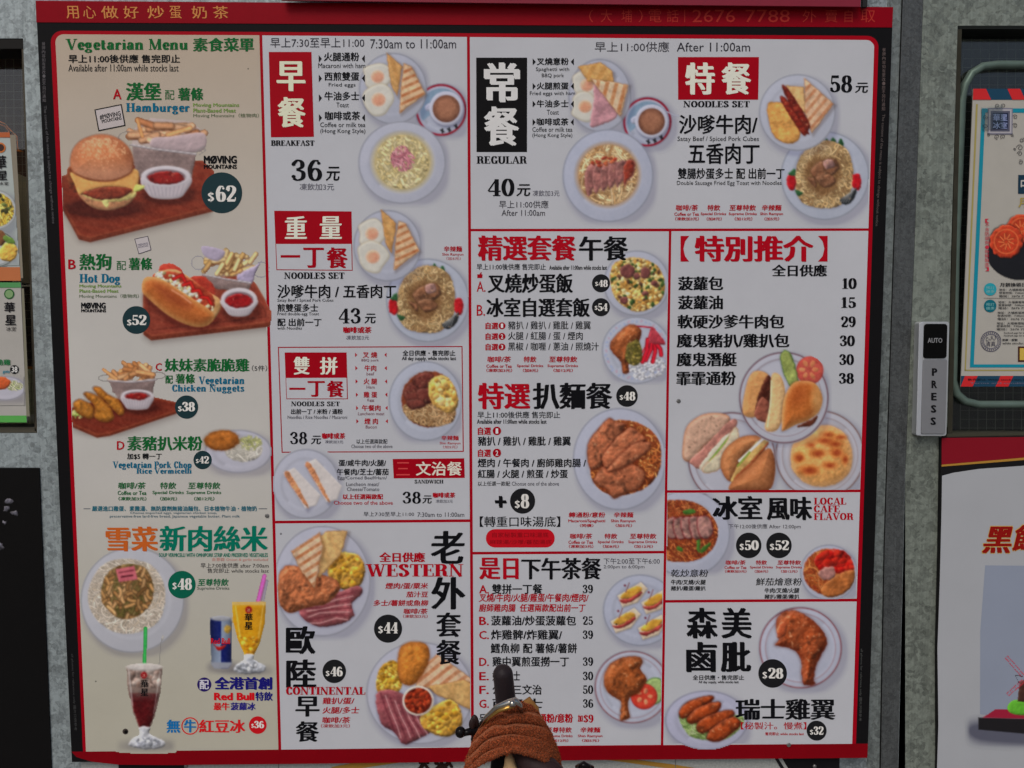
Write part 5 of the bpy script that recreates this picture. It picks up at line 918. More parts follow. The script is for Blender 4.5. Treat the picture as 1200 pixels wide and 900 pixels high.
# --- breakfast set
p = Pic(484, 94, 552, 166, clip=[left_of(D2, -1.7)]); saucer_cup(p, 517, 129, 31, (523, 127, 20)); p.build(s2, 'cup of milk tea on a red rimmed saucer')
egg_toast(s2, 460.5, 104, None, 'plate of fried eggs and toast triangles')
p = Pic(416, 140, 530, 244); p.plate(471, 190.5, 51.5, 48.5, col=(158, 159, 176), inner=.74); e = p.ell(471.5, 190, 35, 34); p.put(e, (176, 158, 108), 1, soft=4)
p.noodles(p.ell(471, 190, 31, 31), [(186, 170, 126), (178, 160, 112), (194, 180, 140)], 300, 1.7, 3, .8, .3, under=(172, 154, 106)); p.noodles(p.ell(472, 186, 14.5, 15), [(178, 112, 122), (196, 134, 142), (160, 94, 104)], 70, 1.0, 6, .12, .4); p.build(s2, 'plate of macaroni with ham')
# --- noodle set pictures
satay(s2, 501, 352, 49, 499, [left_of(D2, -1.7)], 'plate of satay beef noodles'); egg_toast(s2, 453.5, 288, None, 'plate of fried eggs and toast triangles')
# --- double noodles
p = Pic(452, 420, 546, 522, clip=[left_of(lambda Y: 540.5+(Y-405)*.012, 0)]); p.plate(498.5, 470, 43.5, 47, col=(154, 158, 176)); e = p.ell(503, 468, 33, 33); p.food(e, (120, 56, 34), R=6, k=.2, tex=.1)
p.noodles(p.sd([(472, 476), (490, 472), (530, 476), (530, 494), (504, 500), (480, 492)]), [(168, 134, 96), (150, 112, 74), (184, 152, 112)], 170, .95, 6, 1.0, .5, under=(128, 90, 56))
for q in ([(472, 462), (480, 448), (492, 450), (494, 466), (480, 472)], [(482, 446), (496, 436), (508, 440), (504, 452), (492, 456)], [(488, 458), (504, 456), (508, 470), (494, 474)], [(476, 470), (492, 468), (498, 476), (482, 480)]): p.food(p.sd(q), (112, 54, 46), R=5, k=.6, tex=.2, ts=3, spec=.3, edge=(74, 30, 24))
p.food(p.sd([(504, 446), (520, 440), (534, 456), (536, 476), (526, 484), (508, 474), (502, 460)]), (206, 160, 84), R=7, k=.5, tex=.14, ts=4, rough=2.2); p.bits(p.sd([(506, 448), (520, 442), (533, 458), (533, 476), (510, 472)]), [(214, 172, 98), (196, 146, 70), (222, 186, 120)], 50, 2, 3.6); p.build(s2, 'bowl of noodles with beef and scrambled egg')
# --- sandwich
p = Pic(316, 522, 404, 614, clip=[right_of(lambda Y: D1(Y)-5)]); p.plate(357.5, 567, 39.5, 41, col=(160, 160, 176))
for o in (0, 25):
    a = [(331+o, 556-o*.42), (341+o, 550-o*.42), (366+o*.98, 588-o*.25), (357+o, 596-o*.3)]; p.shade(p.sd([(x+3, y+3) for x, y in a], False), 0, 0, 4, .4)
    p.food(p.sd([(a[0][0], a[0][1]-2), (a[0][0]+13, a[0][1]-8), (a[1][0]+34, a[1][1]+30), (a[2][0]+4, a[2][1]+4), a[3]], False), (190, 182, 178), R=3, k=.2, tex=.04); p.food(p.sd([(333+o, 557-o*.4), (339+o, 555-o*.4), (360+o, 592-o*.3), (355+o, 590-o*.3)]), (192, 128, 90), R=3, k=.4, tex=.25, ts=2.5, rough=1.5)
p.build(s2, 'cut white sandwiches on a plate')

# --- western plate
p = Pic(322, 614, 444, 752, clip=[right_of(D1, 1.7)]); p.plate(377, 681, 57, 65, col=(162, 161, 178))
e = p.sd([(386, 655), (400, 647), (418, 650), (427, 664), (424, 682), (412, 692), (396, 688), (384, 674)]); p.shade(e, 0, 0, 4, .35); p.food(e, (192, 142, 62), R=9, k=.5, tex=.12, ts=4, rough=2.4); p.bits(e+2, [(198, 150, 62), (184, 132, 44)], 50, 1.8, 3.4)
e = p.sd([(350, 700), (372, 702), (396, 694), (418, 686), (424, 694), (412, 708), (414, 722), (396, 732), (372, 734), (352, 722)]); p.shade(e, 0, 0, 4, .4); p.food(e, (146, 78, 82), R=6, k=.5, tex=.25, ts=7, rough=2)
for i in range(8): y = 702+i*3.6; p.line([(356+i, y+3), (374, y+1+3*math.sin(i)), (394, y-3), (414-i, y-8+i)], .9, (184, 138, 136) if i % 2 else (112, 46, 54), np.clip(.5-e, 0, 1), .2, .8)
e = p.sd([(326, 676), (334, 663), (350, 664), (372, 672), (392, 678), (398, 690), (384, 706), (360, 712), (338, 718), (326, 704)]); p.shade(e, 0, 0, 4, .4); p.food(e, (178, 104, 66), R=9, k=.65, tex=.22, ts=6, rough=3.2, spec=.3, edge=(130, 70, 42))
p.toast([(374, 628), (384, 622), (407, 622), (399, 650), (372, 678), (374, 650)], -.4, 14, (196, 160, 106), (176, 126, 76), .3); p.toast([(340, 646), (352, 638), (374, 623), (378, 640), (368, 690), (352, 668)], 1.0, 9, (196, 166, 136), (170, 98, 58), .85); p.build(s3, 'western plate of toast, egg, pork chop and bacon')
# --- continental plate
p = Pic(424, 744, 562, 882, clip=[left_of(D2, -1.7), above(875)]); p.plate(492, 812, 63, 60, col=(162, 161, 178))
p.toast([(494, 782), (512, 766), (554, 796), (556, 806), (486, 808)], .9, 10, (196, 164, 134), (172, 100, 62), .8); p.toast([(502, 804), (545, 796), (556, 804), (556, 834), (540, 826), (508, 812)], .2, 20, (188, 150, 96), (176, 128, 76), .3)
e = p.sd([(441, 800), (446, 782), (460, 774), (470, 784), (470, 806), (456, 815), (444, 813)]); p.food(e, (168, 118, 30), R=6, k=.4, tex=.1); p.bits(e, [(194, 148, 56), (182, 134, 44), (204, 164, 78)], 110, 1.4, 2.3)
e = p.sd([(441, 814), (456, 808), (474, 814), (486, 828), (506, 846), (504, 858), (490, 866), (474, 872), (462, 858), (446, 846)]); p.shade(e, 0, 0, 4, .4); p.food(e, (142, 74, 80), R=7, k=.5, tex=.22, ts=8, rough=2)
for i in range(9): x = 446+i*5.6; p.line([(x, 812+i*3), (x+6, 830+i*2.4), (x+14, 850+i), (x+18, 864)], 1, (184, 136, 136) if i % 2 else (104, 42, 52), np.clip(.5-e, 0, 1), .2, .75)
e = p.sd([(494, 838), (514, 824), (530, 820), (541, 836), (538, 856), (522, 863), (504, 858), (494, 850)]); p.shade(e, 0, 0, 4, .35); p.food(e, (192, 142, 60), R=9, k=.5, tex=.12, ts=4, rough=2.4); p.bits(e+2, [(198, 150, 62), (182, 130, 42)], 60, 1.8, 3.4)
e = p.sd([(466, 776), (470, 758), (484, 752), (500, 756), (503, 772), (494, 792), (482, 803), (469, 798)]); p.shade(e, 0, 0, 4, .4, (110, 70, 50)); p.food(e, (192, 118, 48), R=13, k=.4, tex=.2, ts=2.2, rough=1.1, edge=(150, 84, 34))
p.shade(p.ell(492, 823, 19, 18), 0, 0, 4, .4); p.food(p.ell(490, 821, 18.5, 17.5), (198, 190, 178), R=3, k=.25, tex=.02); p.put(p.ell(490, 821, 16, 15), (96, 24, 12)); p.bits(p.ell(490, 821, 16, 15), [(150, 50, 26), (128, 36, 20), (168, 66, 36)], 90, 1.9, 2.5); p.build(s3, 'continental plate of hash brown, corn, beans, ham and egg')

# --- regular set
p = Pic(724, 106, 800, 182); saucer_cup(p, 759, 143, 29.5, (764, 142, 19.5)); p.line([(782, 131), (788, 134), (796, 136)], .9, (150, 152, 166), None, .2); p.build(s4, 'cup of milk tea on a red rimmed saucer')
p = Pic(662, 62, 750, 162); p.plate(703, 112, 37, 43, col=(152, 154, 172)); p.egg(688, 100, 17); p.egg(686, 125, 17, (200, 142, 112)); p.toast([(677, 78), (704, 73), (718, 84), (719, 96), (690, 96)], .5, 12, (194, 150, 92), (176, 120, 60), .5)
e = p.sd([(697, 98), (712, 112), (724, 136), (700, 148), (692, 146), (696, 118)]); p.food(e, (176, 128, 134), R=4, k=.3, tex=.12); p.toast([(692, 92), (737, 99), (728, 138)], .25, 10.5, (196, 170, 140), (174, 104, 58), .85); p.build(s4, 'plate of fried eggs, ham and toast')
p = Pic(654, 146, 774, 266); p.plate(713, 206, 53.5, 54.5, col=(152, 156, 178)); e = p.ell(713, 205, 37, 37); p.put(e, (168, 128, 88), 1, soft=3.5)
p.noodles(p.ell(713, 205, 34, 35), [(196, 164, 122), (178, 142, 98), (208, 182, 142), (156, 116, 76)], 190, 1.1, 22, .16, .45, under=(160, 120, 80))
for i in range(6): x = 690+i*9; e = p.sd([(x-4, 203-i*1.5), (x+3, 192-i), (x+10, 196-i), (x+8, 214-i*2), (x+1, 230-i*3.5), (x-3, 222-i)]); p.shade(e, 0, 0, 2, .3, (90, 30, 40)); p.food(e, (146, 94, 88) if i < 5 else (140, 52, 36), R=4, k=.5, tex=.22, ts=4, rough=1.5, spec=.3, edge=(164, 112, 108))
p.bits(p.sd([(692, 190), (712, 183), (726, 186), (706, 196)]), [(160, 60, 40), (176, 92, 60)], 20, 1.2, 2.2); p.build(s4, 'plate of spaghetti with sliced barbecue pork')
# --- special set
satay(s4, 968, 206, 52, 967, [left_of(E_R, -1)], 'plate of satay beef noodles')
p = Pic(884, 82, 988, 188); p.plate(935, 132, 45, 45, col=(158, 160, 176)); p.toast([(921, 100), (942, 102), (946, 134), (940, 130)], .3, 10, (196, 160, 110), (180, 128, 70), .3)
p.toast([(943, 92), (948, 96), (978, 122), (952, 157), (944, 134)], .7, 8.5, (194, 160, 130), (172, 104, 66), .8)
e = p.sd([(900, 123), (908, 120), (924, 124), (938, 146), (936, 164), (924, 168), (910, 162), (902, 144)]); p.shade(e, 0, 0, 3, .35); p.food(e, (200, 144, 78), R=5, k=.35, tex=.14, ts=3, rough=1.2, edge=(170, 110, 50))
for dx, dy in ((0, 0), (-2, 13)):
    q = [(918+dx, 105+dy), (924+dx, 105+dy*.9), (948+dx*.5, 142+dy*.9), (948+dx*.6, 152+dy*.35), (942+dx, 152+dy*.3)]; e = p.sd(q); p.shade(e, 0, 0, 2, .4, (80, 20, 10)); p.food(e, (140, 42, 26), R=4, k=.6, tex=.1, spec=.5, edge=(96, 22, 14)); 
    for i in range(6): p.line([(918+dx+i*4.6, 114+dy+i*6), (924+dx+i*4.6, 111+dy+i*6)], .5, (90, 22, 12), np.clip(.5-e, 0, 1), .1, .8)
p.build(s4, 'plate of sausages, egg and toast')

# --- lunch plates
p = Pic(704, 288, 790, 378, clip=[left_of(D3, -1.5)]); p.plate(747, 332, 39, 38.5, col=(156, 158, 176)); e = p.sd([(716, 322), (722, 308), (740, 302), (762, 306), (776, 318), (780, 340), (772, 356), (752, 365), (734, 360), (720, 346)]); p.food(e, (176, 130, 66), R=8, k=.3, tex=.15)
p.bits(e, [(204, 168, 100), (190, 146, 78), (176, 124, 60), (214, 186, 130)], 520, 1, 2.2); p.bits(e, [(48, 74, 34), (70, 92, 44), (90, 60, 44)], 60, 1, 2.2)
for q in ((736, 318, 9, 8), (757, 320, 6, 7), (732, 352, 5, 5), (757, 344, 4, 3), (768, 332, 4, 3), (747, 324, 4, 4)): p.food(p.ell(*q), (118, 66, 62), R=4, k=.5, tex=.2, ts=3)
p.build(s5, 'plate of fried rice with egg and pork')
p = Pic(702, 368, 790, 452, clip=[left_of(D3, -1.5)]); p.plate(747, 410.5, 41, 39.5, col=(160, 164, 182))
for q in range(44):
    a = q*.143+1; p.line([(747+36*math.cos(a), 410.5+34*math.sin(a)), (747+36*math.cos(a)+p.rng.uniform(-2, 2), 410.5+34*math.sin(a)+p.rng.uniform(-2, 2))], 1, (126, 144, 188) if q % 3 else (180, 120, 140), None, .2, .5)
p.bits(p.sd([(738, 424), (770, 418), (782, 428), (776, 440), (752, 446), (740, 438)]), [(184, 182, 186), (170, 168, 174), (196, 194, 196)], 160, .9, 1.5)
for a, b in (((764, 386), (750, 420)), ((766, 396), (758, 422)), ((768, 400), (766, 424)), ((760, 398), (754, 424)), ((770, 402), (776, 416)), ((744, 382), (766, 384))): p.line([a, ((a[0]+b[0])/2+2, (a[1]+b[1])/2), b], 2.6 if a[1] > 390 else .8, (186, 26, 44), None, .4)
p.food(p.sd([(766, 384), (780, 400), (778, 404), (762, 400)]), (178, 60, 72), R=3, k=.4, tex=.1)
e = p.sd([(716, 402), (728, 388), (738, 380), (750, 384), (752, 394), (744, 410), (738, 426), (738, 436), (731, 437), (728, 424), (718, 412)]); p.shade(e, 0, 0, 3, .35); p.food(e, (168, 92, 50), R=11, k=.75, tex=.18, ts=6, rough=2, spec=.5, edge=(116, 50, 24)); e = p.sd([(738, 402), (748, 398), (753, 410), (752, 424), (742, 428), (734, 420), (735, 408)]); p.food(e, (92, 84, 40), R=3, k=.3, tex=.2); p.bits(e, [(116, 104, 44), (82, 78, 34), (140, 122, 66)], 120, .8, 1.5)
p.build(s5, 'plate of roast chicken leg with rice')
p = Pic(668, 474, 790, 604, clip=[left_of(D3, -1.5)]); p.plate(727, 538, 55, 60, col=(156, 158, 178)); e = p.sd([(718, 494), (750, 496), (772, 514), (776, 540), (768, 562), (748, 576), (716, 580), (694, 560), (696, 520)]); p.noodles(e, [(184, 112, 58), (164, 86, 42), (204, 142, 84), (140, 62, 30)], 330, 1, 8, .9, .5, under=(140, 66, 34))
for q in ([(697, 560), (716, 540), (744, 544), (758, 556), (750, 572), (734, 578), (720, 584), (712, 574), (700, 568)], [(690, 520), (706, 498), (715, 490), (722, 494), (734, 498), (722, 520), (706, 546), (692, 548)], [(708, 532), (736, 502), (752, 508), (756, 518), (734, 536), (712, 550)], [(724, 536), (744, 520), (762, 518), (762, 528), (740, 544), (722, 552), (712, 552)]):
    e = p.sd(q); p.shade(e, 0, 0, 3, .45, (80, 30, 18)); p.food(e, (172, 100, 68), R=7, k=.6, tex=.15, ts=5, rough=1.8, spec=.4, edge=(122, 58, 34))
p.build(s5, 'plate of pork chop over instant noodles')

# --- afternoon tea
p = Pic(702, 668, 782, 764, clip=[left_of(D3, -1.5)]); p.plate(751, 715, 44, 42, col=(152, 156, 178))
for dx, dy in ((724, 698), (752, 706), (716, 728), (748, 736)):
    q = [(dx, dy), (dx+28, dy-16), (dx+36, dy-8), (dx+24, dy+8), (dx+6, dy+14)]; e = p.sd(q, False); p.shade(e, 0, 0, 3, .4); p.food(e, (194, 176, 152), R=3, k=.3, tex=.06)
    p.food(p.sd([(dx+4, dy+1), (dx+16, dy-9), (dx+28, dy-10), (dx+26, dy-3), (dx+12, dy+4)]), (196, 144, 56), R=3, k=.4, tex=.15); p.food(p.sd([(dx+2, dy+5), (dx+14, dy+3), (dx+28, dy-5), (dx+26, dy+1), (dx+10, dy+9)]), (164, 60, 58), R=3, k=.4, tex=.2)
    p.line([(dx+10, dy-4), (dx+14, dy-15)], .45, (120, 60, 60), None, .1); p.put(p.ell(dx+9, dy-12, 1.1, 1.1), (110, 20, 30))
p.build(s6, 'plate of small club sandwiches on picks')
p = Pic(692, 756, 782, 858, clip=[left_of(D3, -1.5)]); p.plate(741, 805, 45, 43.5, rim=(120, 60, 62), col=(160, 163, 182)); p.food(p.ell(766, 810, 14, 17, .5), (150, 172, 108), R=4, k=.3, tex=.08, edge=(40, 84, 40))
e = p.ell(755, 816, 15.5, 15); p.shade(e, 0, 0, 2, .4); p.food(e, (196, 62, 46), R=4, k=.25, tex=.06, edge=(176, 30, 30))
for i in range(5): a = i*1.2566; p.food(p.ell(755+7*math.cos(a), 816+7*math.sin(a), 3.2, 2.4, a), (206, 128, 92), R=2, k=.2)
e = p.sd([(708, 800), (712, 782), (726, 772), (744, 769), (754, 774), (750, 784), (758, 796), (750, 810), (738, 818), (736, 830), (738, 840), (728, 844), (727, 834), (728, 822), (714, 812)]); p.shade(e, 0, 0, 4, .4, (90, 60, 50)); p.food(e, (166, 88, 44), R=14, k=.75, tex=.16, ts=7, rough=2, spec=.6, edge=(118, 52, 22)); p.build(s6, 'fried chicken leg with cucumber and tomato')

# --- buns on three plates
p = Pic(906, 474, 1018, 580, clip=[left_of(E_R), above(574)]); p.plate(963, 533, 53.5, 53, rim=(104, 66, 58), col=(164, 160, 170), inner=.8); e = p.sd([(929, 545), (932, 518), (948, 502), (972, 498), (992, 508), (1001, 530), (998, 552), (984, 566), (960, 570), (940, 562)]); p.shade(e, 0, 0, 6, .4, (130, 100, 80)); p.food(e, (208, 150, 88), R=16, k=.3, tex=.12, ts=2.5, rough=.9, edge=(196, 150, 104))
for q in ((980, 520, 9, 4), (968, 516, 11, 4), (986, 512, 7, 3), (952, 521, 5, 3), (960, 531, 9, 5), (982, 530, 8, 6), (938, 536, 7, 6), (950, 551, 12, 6), (974, 545, 8, 4), (992, 538, 4, 6), (972, 509, 7, 3)): p.put(p.ell(*q), (188, 96, 42), .75, soft=2.4); p.put(p.ell(q[0]+1, q[1]+.5, q[2]*.55, q[3]*.55), (150, 54, 28), .7, soft=1.6)
p.build(s7, 'golden crusted bun on a plate')
p = Pic(798, 476, 918, 580, clip=[above(574)]); p.plate(859, 537, 52.5, 55, rim=(92, 50, 52), col=(162, 160, 172), inner=.8)
e = p.sd([(801, 524), (806, 500), (824, 486), (846, 484), (857, 490), (850, 504), (828, 522), (812, 540), (802, 538)]); p.shade(e, 0, 0, 4, .35); p.food(e, (184, 148, 126), R=7, k=.5, tex=.06, ts=5, edge=(164, 104, 74)); p.bits(e+3, [(150, 116, 98)], 22, .7, 1.1, k=.1)
p.food(p.sd([(810, 540), (826, 524), (858, 492), (864, 500), (838, 530), (822, 548), (814, 546)]), (168, 112, 100), R=3, k=.4, tex=.2); p.food(p.sd([(822, 545), (850, 512), (864, 506), (852, 528), (828, 550)]), (190, 180, 160), R=3, k=.3, tex=.1); p.line([(830, 544), (856, 512)], 1.2, (120, 150, 60), None, .3)
e = p.sd([(836, 552), (844, 528), (864, 502), (868, 514), (860, 532), (846, 546), (836, 554)]); p.food(p.sd([(824, 548), (846, 528), (862, 500), (868, 512), (862, 530), (850, 546), (832, 555)]), (188, 176, 150), R=4, k=.3, tex=.1, edge=(172, 120, 88))
e = p.sd([(846, 548), (850, 528), (868, 513), (886, 510), (900, 514), (890, 522), (872, 536), (858, 564)]); p.shade(e, 0, 0, 4, .4); p.food(e, (182, 118, 74), R=12, k=.6, tex=.06, edge=(140, 78, 44))
p.food(p.sd([(858, 562), (872, 536), (894, 514), (902, 519), (880, 544), (864, 564)]), (186, 150, 90), R=3, k=.4, tex=.2); p.line([(868, 540), (896, 514)], 1.8, (200, 194, 184), None, .2); p.line([(866, 546), (880, 530)], 1.2, (130, 150, 60), None, .3)
p.food(p.sd([(862, 560), (880, 542), (898, 522), (902, 520), (894, 532), (872, 560)]), (146, 72, 40), R=3, k=.4, tex=.2); e = p.sd([(858, 566), (880, 546), (900, 526), (908, 532), (910, 556), (900, 576), (860, 576)]); p.food(e, (184, 116, 72), R=20, k=.6, tex=.06, ts=8, edge=(140, 78, 44)); p.build(s7, 'two filled buns cut open on a plate')
p = Pic(862, 406, 978, 526); p.plate(920.5, 466, 53.5, 54.5, rim=(86, 44, 52), col=(164, 162, 174), inner=.82)
p.food(p.ell(951, 434, 16, 16.5), (190, 84, 72), R=4, k=.25, tex=.08, edge=(176, 52, 46))
for i in range(6): a = i*1.047; p.food(p.ell(950+8*math.cos(a), 433+8*math.sin(a), 4, 2.6, a), (200, 124, 84), R=2, k=.2, tex=.1)
e = p.sd([(916, 418), (922, 410), (930, 418), (936, 436), (937, 450), (928, 452), (920, 438)]); p.shade(e, 0, 0, 3, .3); p.food(e, (142, 152, 84), R=4, k=.3, tex=.1, edge=(46, 82, 38))
e = p.sd([(872, 484), (876, 452), (884, 436), (898, 436), (904, 446), (896, 470), (888, 488)]); p.shade(e, 0, 0, 3, .35); p.food(e, (196, 140, 88), R=9, k=.4, tex=.05, spec=.3, edge=(182, 132, 86))
p.food(p.sd([(886, 482), (892, 458), (902, 440), (906, 452), (902, 480), (898, 492), (888, 488)]), (84, 36, 24), R=4, k=.5, tex=.3, ts=3, rough=1.8); p.food(p.sd([(886, 486), (894, 466), (904, 474), (902, 492), (894, 494)]), (136, 76, 60), R=4, k=.6, tex=.2)
e = p.sd([(906, 440), (916, 440), (922, 458), (920, 484), (914, 502), (904, 506), (898, 500), (904, 474)]); p.food(e, (204, 166, 118), R=7, k=.4, tex=.04, spec=.2, edge=(190, 138, 88)); p.line([(906, 446), (905, 472), (901, 500)], 1.2, (206, 190, 150), None, .2)
e = p.sd([(918, 500), (920, 470), (930, 450), (944, 446), (958, 450), (966, 466), (962, 482), (950, 492), (934, 498), (920, 505)]); p.shade(e, 0, 0, 4, .4); p.food(e, (184, 104, 48), R=14, k=.5, tex=.05, ts=9, spec=.5, edge=(196, 140, 84)); q = p.ell(938, 462, 9, 14, .5); p.put(q, (156, 68, 28), .5, soft=6); p.put(p.ell(958, 468, 5, 12), (206, 176, 120), .5, soft=4)
p.food(p.sd([(936, 500), (952, 492), (960, 488), (954, 498)]), (100, 48, 32), R=2); p.build(s7, 'sausage bun and glazed bun with cucumber and tomato on a plate')

# --- local flavour
p = Pic(778, 572, 868, 676, clip=[right_of(D3, 1.5), below(578)]); p.plate(806, 625, 51, 51, col=(154, 156, 176)); e = p.sd([(778, 594), (792, 586), (812, 588), (830, 598), (842, 618), (838, 640), (822, 654), (800, 658), (778, 650)]); p.noodles(e, [(164, 84, 44), (142, 62, 32), (186, 108, 60), (118, 46, 26)], 330, .85, 18, .25, .5, under=(120, 50, 28))
for q in ([(802, 598), (814, 597), (816, 601), (804, 603)], [(818, 632), (822, 630), (821, 646), (818, 644)], [(822, 644), (832, 636), (833, 640), (824, 648)], [(795, 640), (801, 642), (800, 646), (794, 644)]): p.food(p.sd(q), (72, 118, 44), R=2, k=.4)
for i in range(5): x = 783+i*9.5; e = p.sd([(x-3, 612-i), (x+6, 606-i*.6), (x+14, 610), (x+16, 624), (x+8, 632), (x, 628)]); p.shade(e, 0, 0, 2, .4, (80, 20, 20)); p.food(e, (154, 112, 104), R=4, k=.5, tex=.2, ts=4, spec=.3, edge=(128, 34, 40))
p.build(s8, 'plate of fried spaghetti with barbecue pork')
p = Pic(936, 632, 1010, 706, clip=[left_of(E_R, -.5), above(702)]); p.plate(973, 671, 34, 33, col=(154, 156, 176)); e = p.ell(973, 670, 30, 27); p.noodles(e, [(178, 92, 44), (158, 70, 34), (196, 120, 66)], 170, .9, 10, .5, .5, under=(150, 56, 30))
e = p.sd([(956, 656), (966, 646), (984, 644), (998, 652), (1002, 668), (990, 674), (974, 668), (962, 668)]); p.food(e, (176, 30, 22), R=5, k=.6, tex=.2, ts=5, rough=2.4, spec=.3); p.bits(e, [(190, 40, 26), (160, 22, 18)], 24, 2, 4)
p.food(p.sd([(964, 694), (968, 684), (986, 672), (1002, 668), (1001, 684), (990, 696), (974, 700)]), (168, 98, 50), R=5, k=.45, tex=.2, ts=3); 
for q in ([(960, 672), (970, 664), (976, 670), (968, 680)], [(966, 668), (978, 664), (980, 674), (972, 680)]): p.food(p.sd(q), (160, 112, 104), R=3, k=.5, tex=.2)
p.build(s8, 'plate of tomato spaghetti')

# --- chicken leg and wings
p = Pic(884, 706, 1000, 816, clip=[left_of(E_R, -1), below(706.5)]); p.plate(939, 759, 49.5, 48.5, rim=(122, 44, 46), col=(158, 160, 180), inner=.8)
e = p.sd([(911, 738), (912, 724), (922, 716), (935, 716), (950, 724), (964, 738), (970, 752), (964, 766), (957, 780), (954, 796), (956, 801), (950, 803), (942, 801), (940, 790), (940, 776), (934, 764), (922, 758), (909, 756), (914, 748)]); p.shade(e, 0, 0, 5, .45, (90, 60, 60)); p.food(e, (162, 76, 40), R=16, k=.8, tex=.18, ts=7, rough=2.2, spec=.8, edge=(108, 38, 18)); p.food(p.ell(917, 738, 6, 10, .3), (176, 84, 50), R=5, k=.5, tex=.15, spec=.6); p.build(s9, 'glazed brown chicken leg on a red rimmed plate')
p = Pic(774, 802, 884, 884); p.plate(828, 844, 49, 35, col=(152, 150, 178)); p.noodles(p.sd([(796, 838), (812, 832), (840, 840), (868, 838), (870, 850), (850, 866), (820, 866), (804, 858)]), [(128, 152, 86), (154, 172, 112), (174, 184, 136), (106, 132, 66)], 260, .7, 8, .2, .4, under=(120, 140, 84))
for q in ([(796, 834), (806, 822), (832, 815), (836, 820), (820, 832), (800, 842)], [(805, 842), (816, 830), (840, 822), (845, 827), (836, 838), (812, 848)], [(816, 852), (826, 840), (852, 832), (861, 836), (850, 848), (824, 859)], [(828, 862), (838, 850), (858, 840), (868, 846), (862, 856), (844, 868), (832, 868)]):
    e = p.sd(q); p.shade(e, 0, 0, 2.5, .5, (50, 30, 20)); p.food(e, (166, 70, 30), R=7, k=.6, tex=.1, ts=5, spec=.7, edge=(104, 34, 16))
p.build(s9, 'plate of four fried chicken wings')
# ================================================================ THE SHOP FRONT
M_G1 = galv('galvanised_sheet', (116, 123, 124), 125); M_G2 = galv('galvanised_sheet_dark', (92, 97, 95), 120); M_G3 = galv('galvanised_sheet_channel', (62, 64, 64), 220)
M_BACK = mat((30, 28, 26), .7, name='dark_recess')
gr = mesh('ground', [(-40, -40, 0), (40, -40, 0), (40, 12, 0), (-40, 12, 0)], [(0, 1, 2, 3)], mat((.23, .22, .21), .8, name='paving', bump=.4, bscale=60, var=.12, vscale=3, raw=True), kind='structure')
W0 = -.03           # wall face lies 3 cm behind the board's face
wall = empty('wall', (0, -W0, 0), kind='structure')
def wp(x, y, d=W0): return V(x, y, d)
def sheet(pts, m, d=W0, th=.004, name='wall_panel', parent=None):
    return slab(name, pts, d-th, d, m, parent or wall, real=True)
# the sheets reach well beyond the picture where the photograph goes on
sheet([(27, -220), (1060, -220), (1060, 1250), (87, 1250), (60, 900), (43, 548), (41, 508), (27, 45)], M_G1)
sheet([(-420, -220), (26.8, -220), (26.8, 45), (-420, 45)], M_G1); sheet([(-420, 507.5), (40.8, 507.5), (43, 548), (-420, 548)], M_G1)
sheet([(-420, 548.3), (43.2, 548.3), (60, 900), (87, 1250), (-420, 1250)], M_G2)
# right: strip, groove, dark channel, light stile
sheet([(1046, -220), (1058.5, -220), (1055.7, 0), (1048.5, 300), (1037.5, 640), (1030, 900), (1020, 1250), (1006, 1250)], M_G2, W0+.002, .003)
sheet([(1060.5, -220), (1086, -220), (1081, 0), (1073.5, 300), (1063, 560), (1052, 900), (1040, 1250), (1022, 1250), (1032, 900), (1039, 640), (1050, 300), (1057.5, 0)], M_G3, W0+.004, .006, name='channel')
sheet([(1086.3, -220), (1560, -220), (1560, 30), (1122, 30), (1117, 300), (1113, 500), (1106, 512), (1097, 900), (1088, 1250), (1040.3, 1250), (1052.3, 900), (1063.3, 560), (1073.8, 300), (1081.3, 0)], galv('galvanised_sheet_right', (98, 103, 95), 115), W0, .006)
back = box('back_wall', (-3, .5, 0), (4, .52, 4.5), M_BACK, wall)
tube('seam', [wp(1058.8, -200, W0+.001), wp(1056.3, 0, W0+.001), wp(1049.2, 300, W0+.001), wp(1038.3, 640, W0+.001), wp(1031, 900, W0+.001), wp(1021, 1240, W0+.001)], .0018, mat((12, 12, 12), .8), wall)
# heads of the fixing screws
def screw(x, y, r=3, d=.0016, par=None, label=None):
    v = P(x, y, d); R = r*.0015; o = []; f = []; n = 14
    for rr, dd in ((R, 0), (R*.85, .0008), (R*.45, .0012), (R*.35, .0006), (0, .0006)):
        for i in range(n): a = 6.2832*i/n; o.append((v[0]+rr*math.cos(a), v[1]-dd, v[2]+rr*math.sin(a)))
    for k in range(4):
        for i in range(n): j = (i+1) % n; f.append((k*n+i, k*n+j, k*n+n+j, k*n+n+i))
    return mesh('screw', o, f, mat((110, 108, 106), .35, .7, name='screw_steel'), par, smooth=False)
for x, y, d, b in ((924, 872.5, .0016, board), (312, 604.5, .0008, board), (796.5, 470, .0008, board)): screw(x, y, 2.7, d, b)
disc('screw_hole', 147, 857, 3.4, .0008, mat((60, 52, 48)), board, n=20); disc('screw_hole', 147.6, 857.4, 2, .0009, mat((8, 8, 8)), board, n=20)

